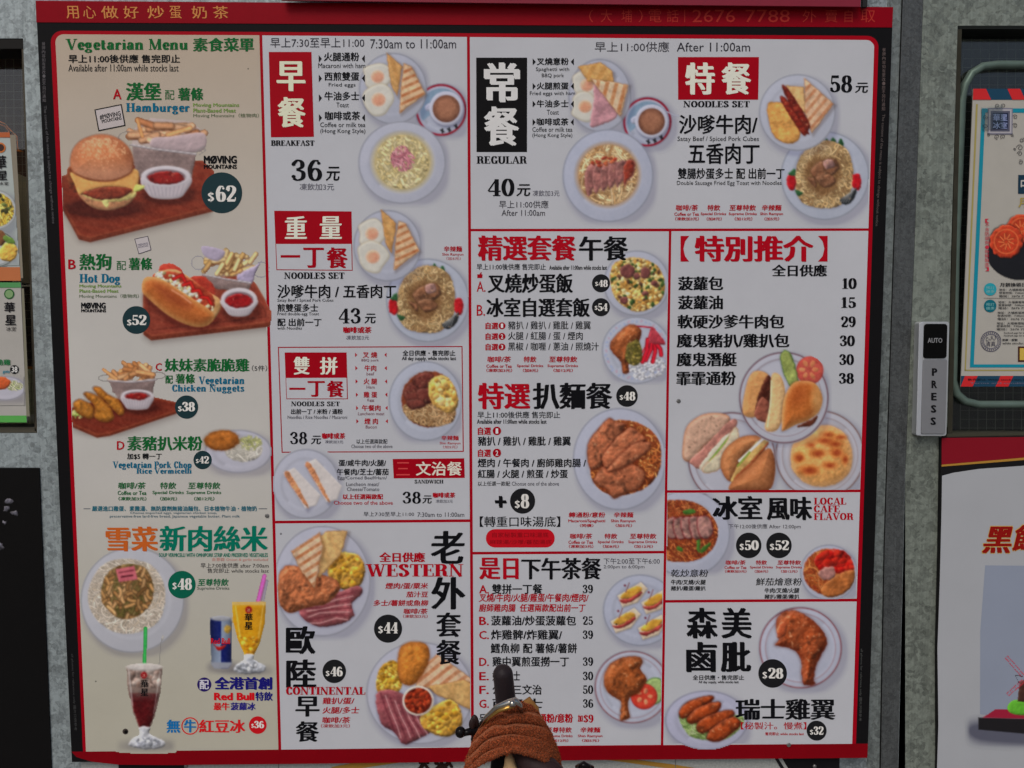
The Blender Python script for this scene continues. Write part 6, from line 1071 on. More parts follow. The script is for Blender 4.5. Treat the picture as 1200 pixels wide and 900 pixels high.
# ---------------- sign above the board
up = empty('upper_signboard', (0, -.016, float(P(600, -60)[2])), 'dull pink-red sign panel whose lower edge shows above the menu board', 'signboard')
slab('sign_panel', [(300, -170), (1014, -170), (1008, 7.8), (800, 5.8), (560, 3.2), (330, .2)], .013, .016, mat((112, 28, 42), .35, coat=.3), up, real=True)
T(up, '以上圖片只供參考，所有食物以實物為準・如有更改，恕不另行通知。', (459, .8, 657, 4.6), (150, 110, 112), 'k', d=.0166)
slab('edge_strip', [(1009, -170), (1020, -170), (1016, 8), (1010.5, 7.9)], .006, .012, mat((34, 34, 34), .5), up, real=True)

# ---------------- strip of posters showing below the board
low = empty('lower_signboard', (0, .01, float(V(600, 1180)[2])), 'speckled pale grey sign with black corners and a gold curve, showing under the menu board', 'signboard')
LD = -.014
slab('sign_panel', [(95, 880), (984, 880), (978, 1250), (100, 1250)], LD-.004, LD, mat((132, 134, 130), .6, name='speckled_print', bump=.2, bscale=300, var=.16, vscale=260), low, real=True)
def lowpoly(name, pts, c, dd=.0006):
    v = [V(x, y, LD+dd) for x, y in pts]; return mesh(name, v, [tuple(range(len(v)))[::-1]], mat(c, .45), low)
lowpoly('black_corner', [(139, 881), (234, 881), (206, 916), (170, 960), (150, 1040), (139, 1100)], (20, 20, 22)); lowpoly('white_stripe', [(219, 897), (232, 884), (236, 884), (205, 924), (170, 972), (167, 968)], (134, 134, 132), .0008)
lowpoly('black_corner', [(912, 881), (984, 881), (980, 1100), (976, 1040), (952, 950)], (16, 16, 18)); lowpoly('black_stripe', [(903, 881), (907, 881), (946, 944), (943, 948)], (22, 22, 24), .0008)
lowpoly('gold_curve', [(388, 899), (420, 893), (470, 888), (560, 885), (562, 888), (480, 892), (425, 900), (395, 905)], (140, 104, 44), .0008)
lowpoly('gold_curve', [(676, 885), (720, 887), (790, 896), (850, 906), (846, 910), (780, 900), (715, 891), (676, 888)], (140, 104, 44), .0008)
T(low, '茶餐', (484, 887, 532, 930), (36, 26, 22), 'h', d=LD+.001)
for x in (326, 791):
    lowpoly('joint_line', [(x, 881), (x+.9, 881), (x+.9, 1100), (x, 1100)], (92, 92, 88), .0009)
for x, y in ((218.5, 897.5), (954, 897.5)):
    v = V(x, y, LD); tube('screw', [v, v-np.array([0, .003, 0])], [.0042, .003], mat((110, 108, 106), .35, .7, name='screw_steel'), low, n=16)

# ---------------- left window with hanging posters
lw = empty('window', tuple(V(0, 506, -.08)), 'left shop window with wire glass and a dim warm interior behind the hanging posters', 'window')
dk = mat((42, 33, 27), .6, name='window_frame_dark', var=.2, vscale=20)
def lpl(name, pts, d, m, th=.004, par=None, **k): return slab(name, pts, d-th, d, m, par or lw, real=True, **k)
lpl('frame_head', [(-420, 45.5), (26.6, 45.5), (27.3, 57), (-420, 57)], W0-.001, mat((22, 20, 18), .5), .05)
lpl('frame_side', [(25.2, 57.5), (27.2, 57.5), (40.5, 505), (38, 505)], W0-.001, mat((64, 58, 48), .5), .05); lpl('sill', [(-420, 500.5), (38.5, 500.5), (40.5, 506.8), (-420, 506.8)], W0-.001, mat((70, 66, 56), .6), .05)
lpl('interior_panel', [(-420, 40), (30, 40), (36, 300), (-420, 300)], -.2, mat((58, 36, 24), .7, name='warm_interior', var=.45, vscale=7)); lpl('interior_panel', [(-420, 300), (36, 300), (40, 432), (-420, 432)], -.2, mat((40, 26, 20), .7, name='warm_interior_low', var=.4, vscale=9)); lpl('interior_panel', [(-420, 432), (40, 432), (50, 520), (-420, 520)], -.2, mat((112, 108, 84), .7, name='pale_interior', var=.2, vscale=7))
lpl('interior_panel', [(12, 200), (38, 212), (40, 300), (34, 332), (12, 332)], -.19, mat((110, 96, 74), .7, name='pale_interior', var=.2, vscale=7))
lpl('shelf_edge', [(-100, 429.5), (38, 429.5), (38.2, 432.5), (-100, 432.5)], -.07, mat((168, 110, 60), .5))
gm = mat((96, 88, 72), .5, name='glass_wire'); gv = []; gf = []
def wires(x0, x1, y0, y1, step, d, n0=0):
    vv = []; ff = []
    def bar(a, b, w_):
        A, B = V(*a, d), V(*b, d); k = len(vv); t = B-A; s_ = np.array([-t[2], 0, t[0]]); s_ = s_/np.linalg.norm(s_)*w_
        q = [A-s_, A+s_, B+s_, B-s_]; vv.extend(q); vv.extend([p+np.array([0, .0006, 0]) for p in q]); ff.extend([(k, k+1, k+2, k+3), (k+7, k+6, k+5, k+4), (k, k+4, k+5, k+1), (k+3, k+2, k+6, k+7)])
    x = x0
    while x < x1: bar((x, y0), (x, y1), .00028); x += step
    y = y0
    while y < y1: bar((x0, y), (x1, y), .00028); y += step
    return vv, ff
vv, ff = wires(-60, 38, 60, 500, 9.5, -.09); mesh('wire_mesh', vv, ff, gm, lw, kind='stuff')
GL = bpy.data.materials.new('clear_glass'); GL.use_nodes = True; b_ = GL.node_tree.nodes['Principled BSDF']; b_.inputs['Transmission Weight'].default_value = 1; b_.inputs['Roughness'].default_value = .03; b_.inputs['IOR'].default_value = 1.45; b_.inputs['Base Color'].default_value = (.93, .96, .94, 1)
lpl('pane', [(-420, 57.5), (27, 57.5), (38, 500), (-420, 500)], -.083, GL, .003)
for i, c_ in enumerate(((188, 106, 50), (170, 92, 40))):
    o = i*3.2; tube('neon_outline', [V(x, y, -.095) for x, y in ((-6, 141+o), (5, 145+o), (9, 150+o), (19-o, 160+o), (20-o, 176), (26-o, 178))], .0011, mat(c_, .4), lw, n=6)
def lposter(label, pts, c, th=.003):
    e = empty('hanging_poster', tuple(V(pts[3][0], pts[3][1], -.02)), label, 'poster', 'posters hanging in the left window'); slab('poster_sheet', pts, -.02-th, -.02, mat(c, .35, coat=.3), e, real=True); return e
pa = lposter('orange-edged menu poster with noodle dishes, upper of the two at the left edge', [(-120, 155), (10, 155), (22, 329), (-120, 329)], (150, 156, 152))
pb = lposter('green-edged menu poster priced 38, lower of the two at the left edge', [(-120, 331), (21.5, 331), (28.5, 495), (-120, 495)], (152, 148, 142))
def lp(par, name, pts, c, k=.0008): return mesh(name, [V(x, y, -.02+k) for x, y in pts], [tuple(range(len(pts)))[::-1]], mat(c, .4), par)
lp(pa, 'orange_band', [(-120, 155), (10, 155), (10.5, 161), (-120, 161)], (158, 84, 50)); lp(pa, 'orange_band', [(-120, 313), (20.9, 313), (22, 329), (-120, 329)], (166, 98, 60)); lp(pa, 'clear_edge', [(10.2, 158), (17, 158), (24.6, 326), (22, 326)], (120, 112, 98)); lp(pb, 'clear_edge', [(22.5, 338), (25.4, 338), (32, 488), (28.2, 488)], (112, 108, 92)); lp(pb, 'green_band', [(-120, 331), (21.5, 331), (22, 337), (-120, 337)], (74, 128, 78)); lp(pb, 'green_band', [(-120, 487), (28.2, 487), (28.5, 495), (-120, 495)], (78, 146, 70))
def vcirc(cx, cy, r, ry=None, n=24): return [(cx+r*math.cos(6.2832*i/n), cy+(ry or r)*math.sin(6.2832*i/n)) for i in range(n)]
lp(pa, 'round_logo', vcirc(-1, 173, 6), (176, 100, 50)); lp(pa, 'round_logo_centre', vcirc(-1, 173, 4.2), (60, 40, 34), .001); lp(pb, 'round_logo', vcirc(8, 344.5, 6), (40, 84, 44)); lp(pb, 'round_logo_centre', vcirc(8, 344.5, 4.6), (112, 140, 96), .001)
def TV(par, s, bx, c, st='r', d=-.02+.0012, **k):
    # lettering on a surface at its own depth
    v0 = V((bx[0]+bx[2])/2, (bx[1]+bx[3])/2, d); q = P((bx[0]+bx[2])/2, (bx[1]+bx[3])/2, 0)
    o = T(par, s, bx, c, st, d=0, **k); me = o.data; n = len(me.vertices); co = np.zeros(n*3, np.float32); me.vertices.foreach_get('co', co); co = co.reshape(-1, 3)
    w_ = np.array(o.matrix_world.translation)*0; off = np.zeros(3); pp = par
    while pp is not None: off += np.array(pp.location); pp = pp.parent
    Wc = co+off; dirs = Wc-CAM; lay = Wc[:, 1].copy(); t = ((-d)-CAM[1])/(0-CAM[1]); Wn = CAM+dirs*t; Wn[:, 1] = -d+lay*1.0; co = (Wn-off).astype(np.float32); me.vertices.foreach_set('co', co.ravel()); me.update(); return o
TV(pa, '華', (-7, 182, 5.5, 198), (28, 26, 28), 'b'); TV(pa, '星', (-5, 200, 6.5, 211), (28, 26, 28), 'b'); TV(pa, '冰室', (-4, 213, 8, 217), (50, 46, 46), 'k')
TV(pb, '華', (2, 354, 14.5, 366), (28, 26, 28), 'b'); TV(pb, '星', (3, 369, 16, 381), (28, 26, 28), 'b'); TV(pb, '冰室', (4, 383, 16, 388), (50, 46, 46), 'k')
TV(pb, '脆雞', (-8, 421, 9.5, 428), (30, 98, 56), 'b'); TV(pb, 'gets', (0, 434, 8.5, 438), (30, 110, 130), 'b'); lp(pb, 'price_badge', vcirc(14, 433, 5.2), (22, 24, 26)); TV(pb, '38', (10.6, 429.5, 17.6, 436.5), (196, 194, 190), 'b', d=-.0183)
# dishes printed on the two hanging sheets
def vbuild(p, par, d, label=None):
    on = p.A > .004
    for f in (p.clip or []): on &= f(p.X, p.Y) > .5
    H, W_ = on.shape; q = on[:-1, :-1] & on[1:, :-1] & on[:-1, 1:] & on[1:, 1:]; idx = -np.ones(on.shape, int); use = np.zeros(on.shape, bool)
    for a, b in ((0, 0), (1, 0), (0, 1), (1, 1)): use[a:H-1+a, b:W_-1+b] |= q
    idx[use] = np.arange(use.sum()); i, j = np.nonzero(q); fc = np.stack([idx[i, j], idx[i+1, j], idx[i+1, j+1], idx[i, j+1]], 1)
    return mesh('dish_picture', V(p.X[use], p.Y[use], d), fc, PRINT, par, cols=alb(p.rgb[use]), label=label)
p = Pic(-24, 222, 21, 312, lambda X, Y: np.broadcast_to(np.array((150, 156, 152.)), X.shape+(3,)).copy(), clip=[lambda X, Y: (X < 10.5+(Y-155)*.067)*1.])
p.plate(-8, 246, 26, 24, col=(160, 164, 160)); p.noodles(p.ell(-8, 246, 22, 20), [(196, 160, 60), (176, 140, 50), (206, 180, 90)], 70, 1.3, 8, .3, .5, under=(166, 134, 60)); p.bits(p.ell(-6, 240, 18, 14), [(60, 60, 30), (90, 100, 50)], 20, 1.5, 3)
p.plate(-6, 292, 24, 22, rim=(60, 70, 60), col=(160, 164, 160)); p.food(p.sd([(0, 288), (10, 284), (18, 292), (14, 304), (2, 306), (-4, 298)]), (206, 160, 70), R=6, k=.5, tex=.15, rough=2); p.food(p.sd([(-10, 272), (0, 270), (6, 280), (-2, 288)]), (104, 66, 40), R=5, k=.5, tex=.2); p.food(p.ell(8, 281, 7, 4, .5), (90, 120, 50), R=3, k=.4)
vbuild(p, pa, -.02+.001)
p = Pic(-24, 436, 30, 476, lambda X, Y: np.broadcast_to(np.array((152, 148, 142.)), X.shape+(3,)).copy(), clip=[lambda X, Y: (X < 20.5+(Y-331)*.043)*1.])
p.plate(3, 455, 25, 14.5, col=(166, 160, 172)); p.noodles(p.ell(14, 452, 10, 6), [(172, 170, 140), (150, 156, 110)], 40, .8, 6, .3); p.food(p.ell(-4, 449, 13, 8), (176, 78, 40), R=5, k=.4, tex=.15); vbuild(p, pb, -.02+.001)

# ---------------- black poster, lower left
bp = empty('black_poster', tuple(V(30, 1100, W0+.003)), 'plain black poster with faint pale splashes on the lower left of the wall', 'poster')
slab('poster_sheet', [(-300, 548.5), (43, 548.5), (60.5, 900), (74, 1150), (-300, 1150)], W0+.0005, W0+.003, mat((13, 12, 12), .35), bp, real=True)
p = Pic(-10, 575, 30, 665, lambda X, Y: np.broadcast_to(np.array((13, 12, 12.)), X.shape+(3,)).copy())
for (cx, cy, r) in ((9, 588, 5), (5, 596, 4), (14, 602, 4), (-3, 640, 6), (3, 612, 2)):
    e = p.ell(cx, cy, r, r*.8)+2.6*p.nz(4, 3); p.food(e, (80, 78, 86), R=3, k=.7, tex=.5, ts=2, rough=2)
vbuild(p, bp, W0+.0036, 'faint pale splash print')
for o in bp.children:
    if o.name.startswith('dish_picture'): o.name = 'splash_print'; o['kind'] = 'stuff'

# ---------------- right window
rw = empty('window', tuple(V(1180, 508, -.08)), 'right shop window of wire glass with a round-cornered metal tube frame, behind the mooncake poster', 'window')
def rpl(name, pts, d, m, th=.004, **k): return slab(name, pts, d-th, d, m, rw, real=True, **k)
rpl('frame_head', [(1122, 30.5), (1560, 30.5), (1560, 34), (1122.3, 34)], W0-.0005, mat((22, 24, 22), .5), .05); rpl('frame_side', [(1122, 34.2), (1127, 34.2), (1119, 508), (1113.5, 508)], W0-.0005, mat((44, 42, 34), .5, var=.2), .05); rpl('sill', [(1113, 508.2), (1560, 508.2), (1560, 512), (1112.5, 512)], W0-.0005, mat((58, 56, 46), .5), .05)
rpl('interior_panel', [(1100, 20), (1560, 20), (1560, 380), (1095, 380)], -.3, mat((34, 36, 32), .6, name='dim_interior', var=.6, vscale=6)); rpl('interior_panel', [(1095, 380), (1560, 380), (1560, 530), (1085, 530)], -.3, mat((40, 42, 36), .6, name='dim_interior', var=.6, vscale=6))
rpl('pane', [(1124, 34.5), (1560, 34.5), (1560, 507), (1116, 507)], -.06, GL, .004)
tb = [(1128, 120), (1131, 100), (1139, 86), (1152, 78), (1170, 76), (1200, 76), (1400, 76), (1440, 90), (1450, 120), (1450, 420), (1440, 462), (1400, 474), (1200, 474), (1150, 474), (1134, 470), (1124, 461), (1119.5, 446), (1120, 430), (1122, 300)]
tube('tube_frame', [V(x, y, -.052) for x, y in tb], .0075, mat((84, 98, 90), .42, .3, name='painted_tube', var=.12), rw, n=12, closed=True)
vv, ff = wires(1128, 1300, 38, 505, 10.3, -.075); mesh('wire_mesh', vv, ff, mat((84, 88, 78), .5, name='glass_wire'), rw, kind='stuff')

# mooncake poster on the pane
mp = empty('mooncake_poster', tuple(V(1180, 453, -.04)), 'cream poster with blue inner border, mooncakes and airmail stripes in the right window', 'poster'); MD = -.04
def mpq(name, pts, c, k=.0): return mesh(name, [V(x, y, MD+k) for x, y in pts], [tuple(range(len(pts)))[::-1]], mat(c, .4), mp)
PX = lambda y: 1141.5+(y-104)*(1129-1141.5)/(453-104)
slab('poster_sheet', [(PX(104), 104), (1420, 104), (1420, 453), (PX(453), 453)], MD-.002, MD, mat((150, 146, 138), .4), mp, real=True)
for y0, y1 in ((104, 116.8), (440.5, 453)):
    mpq('airmail_band', [(PX(y0), y0), (1420, y0), (1420, y1), (PX(y1), y1)], (26, 58, 78), .0006)
    for i in range(8):
        x = 1141.5+i*40 if y0 < 200 else 1134+i*42; sl_ = 6 if y0 < 200 else -6
        a = max(x, PX(y0)); mpq('airmail_stripe', [(a, y0), (x+15, y0), (x+15+sl_, y1), (max(x+sl_, PX(y1)) if i else PX(y1), y1)], (176, 36, 38), .0009)
bl = (20, 116, 134)
mpq('border_blue', [(PX(127)+11, 127), (1400, 127), (1400, 132), (PX(132)+11, 132)], bl, .0006); mpq('border_blue', [(PX(132)+11, 132), (PX(132)+15.5, 132), (PX(427)+14.5, 427), (PX(427)+10, 427)], bl, .0006); mpq('border_blue', [(PX(427)+10, 427), (1400, 427), (1400, 430.6), (PX(430)+10, 430.6)], bl, .0006)
mpq('border_gold', [(PX(122)+4, 122), (PX(122)+6.2, 122), (PX(436)+5.5, 434), (PX(436)+4, 434)], (140, 128, 72), .0006); mpq('border_gold', [(PX(434)+4, 433.2), (1400, 433.2), (1400, 434.6), (PX(434)+4, 434.6)], (140, 128, 72), .0006)
# ornate stamp
for k, (h, c) in enumerate(((15.5, (110, 108, 120)), (14, (150, 146, 150)), (12, (74, 74, 88)), (9.5, (20, 28, 52)))): mpq('stamp_frame' if k < 3 else 'stamp_centre', [(1173.5-h*.95, 142-h), (1173.5+h*.95, 142-h), (1173.5+h*.95, 142+h), (1173.5-h*.95, 142+h)], c, .0010+.0003*k)
TV(mp, '華星', (1165, 133.5, 1182, 142), (120, 130, 165), 'b', d=MD+.0024); TV(mp, '冰室', (1165, 143, 1182, 151), (120, 130, 165), 'b', d=MD+.0024)
cm = mat((40, 38, 44), .5)
for cx, cy, r in ((1170, 124, 3), (1177, 124, 3), (1156, 137, 3), (1156, 147, 3), (1191, 137, 3), (1191, 147, 3), (1170, 160, 3.2), (1177, 160, 3.2), (1160, 158, 2), (1188, 158, 2), (1197, 173, 4), (1197, 180, 3.2), (1199, 164, 3), (1198, 190, 3), (1191, 175, 1.6)):
    tube('scroll_line', [V(cx+r*(1-t*.75)*math.cos(6.28*1.3*t+cx), cy+r*(1-t*.75)*math.sin(6.28*1.3*t+cx), MD+.001) for t in [i/14 for i in range(15)]], .0004, cm, mp, n=4)
mpq('title_block', [(1195.5, 205), (1240, 205), (1240, 227), (1195.5, 227)], (22, 46, 62), .0008); TV(mp, '中秋', (1198.5, 208, 1222, 224), (160, 156, 150), 'b', d=MD+.0012); TV(mp, '月餅', (1196, 231, 1222, 243), (146, 128, 66), 'b', d=MD+.0012)
BGm = lambda X, Y: np.broadcast_to(np.array((150, 146, 138.)), X.shape+(3,)).copy()
p = Pic(1154, 250, 1236, 332, BGm); p.food(p.sd([(1161, 290), (1168, 270), (1200, 262), (1232, 270), (1234, 318), (1200, 328), (1176, 322), (1162, 308)]), (24, 24, 28), R=4, k=.2, tex=.05)
for cx, cy, r in ((1200, 268, 17), (1182, 283, 19)):
    pts = [(cx+r*(1+.05*(i % 2))*math.cos(i*.2618), cy+r*(1+.05*(i % 2))*math.sin(i*.2618)) for i in range(24)]; e = p.sd(pts); p.shade(e, 0, 0, 3, .5, (10, 10, 10)); p.food(e, (176, 56, 30), R=4, k=.5, tex=.15, ts=3, rough=1)
    b = np.clip(1.3-np.abs(p.ell(cx, cy, r*.74, r*.74)), 0, 1)[..., None]*.6; p.rgb = p.rgb*(1-b)+np.array((206, 110, 62.))*b
    for i in range(9): a = i*.7; p.line([(cx+3*math.cos(a), cy+3*math.sin(a)), (cx+9*math.cos(a+.3), cy+9*math.sin(a+.3))], .9, (206, 104, 58), None, .3, .8)
vbuild(p, mp, MD+.0008, 'two red mooncakes on a black dish'); 
TV(mp, '【不含防腐劑・新鮮製造】', (1157, 256, 1162, 318), (170, 44, 60), 'r', d=MD+.0012, vertical=True)
for i, (cy, c) in enumerate(((339, (36, 134, 146)), (358.5, (14, 88, 100)))):
    mpq('round_mark', vcirc(1163.5, cy, 7.4), c, .0009); TV(mp, '預訂', (1158.5, cy-3.5, 1168.5, cy), (110, 160, 160), 'r', d=MD+.0012); TV(mp, '優惠', (1158.5, cy+1, 1168.5, cy+4.5), (110, 160, 160), 'r', d=MD+.0012)
mpq('rule_line', [(1156, 349), (1240, 349), (1240, 349.6), (1156, 349.6)], (120, 116, 110), .0009)
TV(mp, '月餅換領日期', (1175, 331.3, 1212, 336), (30, 30, 34), 'b', d=MD+.0012)
for i, y in enumerate((338, 341.8, 345.4, 352.6, 356.2, 359.4, 365, 368.6, 372.2, 377.4, 380.8, 384.2)): TV(mp, ('地址：大埔廣場地下商場', '營業時間：7:00am-9:00pm', '電話：2676 7788')[i % 3], (1174-(i//3)*.9, y, 1216-((i % 3) == 2)*6, y+2.9), (34, 34, 38), 'k', d=MD+.0012)
for y in (389, 392.2): TV(mp, 'Facebook page: for more details', (1180, y, 1216, y+2.5), (34, 34, 38), 'k', d=MD+.0012)
TV(mp, '新鮮・即製', (1178, 397, 1196, 399.6), (34, 34, 38), 'b', d=MD+.0012); TV(mp, 'while stocks last', (1178, 401, 1210, 403.4), (34, 34, 38), 'k', d=MD+.0012)
def vring(cx, cy, r, w_, c, k, par=mp):
    v = []; f = []; n = 32
    for i in range(n): a = 6.2832*i/n; v += [V(cx+r*math.cos(a), cy+r*math.sin(a), MD+k), V(cx+(r-w_)*math.cos(a), cy+(r-w_)*math.sin(a), MD+k)]
    for i in range(n): j = (i+1) % n; f.append((2*i, 2*i+1, 2*j+1, 2*j))
    return mesh('seal_ring', v, f, mat(c, .4), par)
vring(1164.5, 400, 12.2, .8, (70, 68, 84), .001); vring(1164.5, 400, 8.8, .7, (80, 78, 96), .001); TV(mp, 'حلال', (1158.5, 393.5, 1170, 399.5), (50, 48, 66), 'k', d=MD+.0012); TV(mp, '清真', (1158.5, 400, 1170, 406), (50, 48, 66), 'r', d=MD+.0012)
for i in range(26): a = i*.2417; mpq('seal_tick', [(1164.5+9.4*math.cos(a), 400+9.4*math.sin(a)), (1164.5+9.4*math.cos(a+.11), 400+9.4*math.sin(a+.11)), (1164.5+10.8*math.cos(a+.11), 400+10.8*math.sin(a+.11)), (1164.5+10.8*math.cos(a), 400+10.8*math.sin(a))], (76, 74, 92), .001)
mpq('corner_label', [(1196.5, 406), (1236, 406), (1236, 424), (1196.5, 424)], (60, 30, 24), .0009); mpq('corner_label_face', [(1198.5, 408), (1234, 408), (1234, 422), (1198.5, 422)], (176, 148, 64), .0011)
TV(mp, '售完即止 While stocks last, 圖片只供參考', (1137, 443.6, 1236, 446.2), (20, 20, 30), 'k', d=MD+.0012); TV(mp, 'Terms and conditions apply', (1140, 448, 1236, 450.6), (92, 92, 110), 'r', d=MD+.0012)
# sparkle of crumpled film over the stamp: small clear tape
slab('tape', [(1151, 126), (1176, 122), (1178, 150), (1153, 152)], MD+.0028, MD+.0032, GL, mp, real=True)

# ---------------- red-headed white poster, lower right
wd = W0+.010
wh = empty('white_poster', tuple(V(1180, 1100, wd)), 'white poster with red header, slanted red characters and a small windmill picture, lower right', 'poster')
def wq(name, pts, c, k=0, th=None): return mesh(name, [V(x, y, wd+k) for x, y in pts], [tuple(range(len(pts)))[::-1]], mat(c, .4, var=.03, vscale=8), wh)
slab('poster_sheet', [(1106.5, 513), (1500, 505), (1500, 1200), (1092, 1200), (1099, 880), (1100, 760), (1104, 640)], W0+.001, wd, mat((20, 19, 20), .45), wh, real=True)
wq('red_header', [(1106.5, 513.2), (1300, 511), (1300, 524), (1200, 536.5), (1106.3, 544.5)], (112, 16, 28), .0006); wq('gold_line', [(1106.3, 544.6), (1200, 536.6), (1300, 524), (1300, 527), (1200, 539.4), (1106.3, 546.8)], (150, 110, 44), .0006)
wq('white_field', [(1106.8, 557.5), (1120, 554), (1150, 549.5), (1200, 546), (1300, 536), (1300, 1200), (1095, 1200), (1097.5, 905), (1100, 850), (1100, 760), (1103.5, 680), (1106, 600)], (145, 146, 149), .0008)
for st, c, k in (('x', (176, 142, 76), .0012), ('h', (124, 18, 14), .0016)):
    TV(wh, '黑', (1156.5-.8*(st == 'x'), 617-.8*(st == 'x'), 1190+.8*(st == 'x'), 648.5+.8*(st == 'x')), c, st, shear=.25, d=wd+k); TV(wh, '館', (1191-.8*(st == 'x'), 615-.8*(st == 'x'), 1224+.8*(st == 'x'), 646+.8*(st == 'x')), c, st, shear=.25, d=wd+k)
wq('picture_field', [(1157, 662.5), (1300, 664), (1300, 838), (1149, 838), (1150.5, 740)], (122, 128, 142), .0010)
p = Pic(1130, 740, 1236, 880, lambda X, Y: np.where((Y < 838)[..., None] & (X > 1150)[..., None], np.array((122, 128, 142.)), np.array((145, 146, 149.))))
p.shade(p.sd([(1146, 850), (1236, 858), (1236, 870), (1150, 866)]), 0, 0, 16, .6, (40, 40, 60)); p.put(p.sd([(1147, 841), (1236, 843), (1236, 863), (1147, 855)], False), (26, 24, 26)); p.put(p.sd([(1152, 841), (1167, 831), (1236, 832), (1236, 843)], False), (138, 26, 48))
p.food(p.sd([(1181, 828), (1190, 820), (1214, 822), (1226, 832), (1204, 838), (1186, 836)]), (86, 156, 44), R=5, k=.4, tex=.08); p.food(p.sd([(1193, 822), (1196, 800), (1206, 792), (1216, 800), (1218, 824)], False), (64, 40, 32), R=4, k=.4, tex=.15)
for a, b in (((1200, 792), (1181, 770)), ((1200, 798), (1182, 814))):
    t = np.array(b)-a; t = t/np.hypot(*t); n_ = np.array([-t[1], t[0]])
    for w_ in (-2, 2): p.line([tuple(np.array(a)+n_*w_), tuple(np.array(b)+n_*w_)], .55, (176, 40, 56), None, .1)
    L = np.hypot(b[0]-a[0], b[1]-a[1])
    for i in range(11): q = np.array(a)+t*L*i/10; p.line([tuple(q-n_*2), tuple(q+n_*2)], .4, (176, 60, 76), None, .1, .8)
p.line([(1191, 791), (1200, 793)], .5, (30, 20, 20), None, .1); p.line([(1191, 791), (1195, 800)], .5, (30, 20, 20), None, .1)
vbuild(p, wh, wd+.0013, 'toy windmill on a red and black base')
for o in wh.children:
    if o.name.startswith('dish_picture'): o.name = 'windmill_picture'

# ---------------- door button
K0 = W0+.0
bt = empty('door_button', tuple(V(1095, 510, K0)), 'slim silver and black automatic door switch reading AUTO and PRESS', 'door switch')
sil = mat((156, 158, 160), .34, .4, name='brushed_silver')
def bslab(name, x0, y0, x1, y1, d0, d1, m, r=4, skew=-3.5, n=5, **k):
    pts = rrect(x0, y0, x1, y1, r, n); pts = [(x+skew*((y-y0)/(y1-y0)-.5), y) for x, y in pts]
    f = [V(x, y, d1) for x, y in pts]; b = [np.array([p[0], -d0, p[2]]) for p in f]; N = len(pts)
    fc = [tuple(range(N))[::-1], tuple(range(N, 2*N))]+[(i, (i+1) % N, N+(i+1) % N, N+i) for i in range(N)]
    o = mesh(name, f+b, fc, m, bt, **k); md = o.modifiers.new('bevel', 'BEVEL'); md.width = .0009; md.segments = 2; md.limit_method = 'ANGLE'; return o
bslab('casing', 1079.5, 377, 1114, 511, K0, K0+.020, sil, 3)
bslab('side_rail', 1078.3, 378, 1083.8, 510.5, K0+.0202, K0+.0225, mat((164, 166, 170), .3, .4, name='polished_rail'), 2)
bslab('sensor_window', 1085.5, 379.5, 1113, 420, K0+.0202, K0+.0222, mat((8, 8, 9), .16, name='black_gloss'), 3.5, skew=-1); bslab('push_plate', 1083.5, 421, 1112, 508.5, K0+.0202, K0+.0222, mat((128, 128, 131), .3, .5, name='mirror_steel'), 2, skew=-2.2)
TV(bt, 'AUTO', (1090, 396, 1107.3, 401.8), (120, 120, 122), 'b', d=K0+.0225)
for i, ch in enumerate('PRESS'): TV(bt, ch, (1095-.4*i, 431.5+i*14.4, 1101.5-.4*i, 440.5+i*14.4), (22, 22, 24), 'x', d=K0+.0226)
# ================================================================ WRAPPED HANDLE IN FRONT
hd = .42                                       # metres in front of the board
def H(x, y, k=0): return V(x, y, hd+k)
px = 1/F*(-CAM[1]-hd)                          # metres per pixel at that distance
b0 = H(600, 930); hb = empty('wrapped_handle', (float(b0[0]), float(b0[1]), 0), 'black rounded handle with chrome clamp, wrapped in a rust-brown towel before the board', 'handle')
blk = mat((34, 28, 30), .42, name='black_rubber', bump=.3, bscale=400)
# grip: a capsule leaning slightly away
g0, g1 = H(589.5, 790, -.03), H(596, 852, -.04); ax = g1-g0; pts = []; rad = []; R_ = 12.4*px
for i in range(9): a = i/8*math.pi/2; pts.append(g0-ax/np.linalg.norm(ax)*R_*.95*math.cos(a)+0*g0); rad.append(max(R_*math.sin(a), .0002))
for i in range(1, 12): pts.append(g0+ax*i/11); rad.append(R_*(1+.06*i/11))
tube('grip', pts, rad, blk, hb, n=28)
chrome = mat((150, 146, 138), .14, .95, name='chrome'); brass = mat((150, 116, 60), .25, .8, name='worn_brass')
tube('clamp_band', [H(562, 851, .015), H(570, 840, .03), H(582, 829, .045), (H(597, 823, .05)), H(603, 821, .05), H(609, 827, .045), H(611, 834, .03)], [2.3*px, 2.6*px, 3*px, 4*px, 4.4*px, 3.4*px, 2.4*px], chrome, hb, n=12)
tube('clamp_band', [H(566, 852, .02), H(574, 841, .035), H(585, 833, .05), H(596, 829, .052), H(604, 828, .05)], [1.2*px, 1.8*px, 2.2*px, 2.4*px, 1.2*px], brass, hb, n=10)
tube('clamp_screw', [H(600, 820, .055), H(601, 828, .06)], [3*px, 3.6*px], chrome, hb, n=14)
tube('tan_pad', [H(612, 826, .0), H(619, 822, .0), H(626, 831, 0), H(632, 846, -.01)], [3.5*px, 6*px, 6*px, 3*px], mat((124, 86, 44), .7, name='tan_leather', var=.25, vscale=60, bump=.3), hb, n=12)
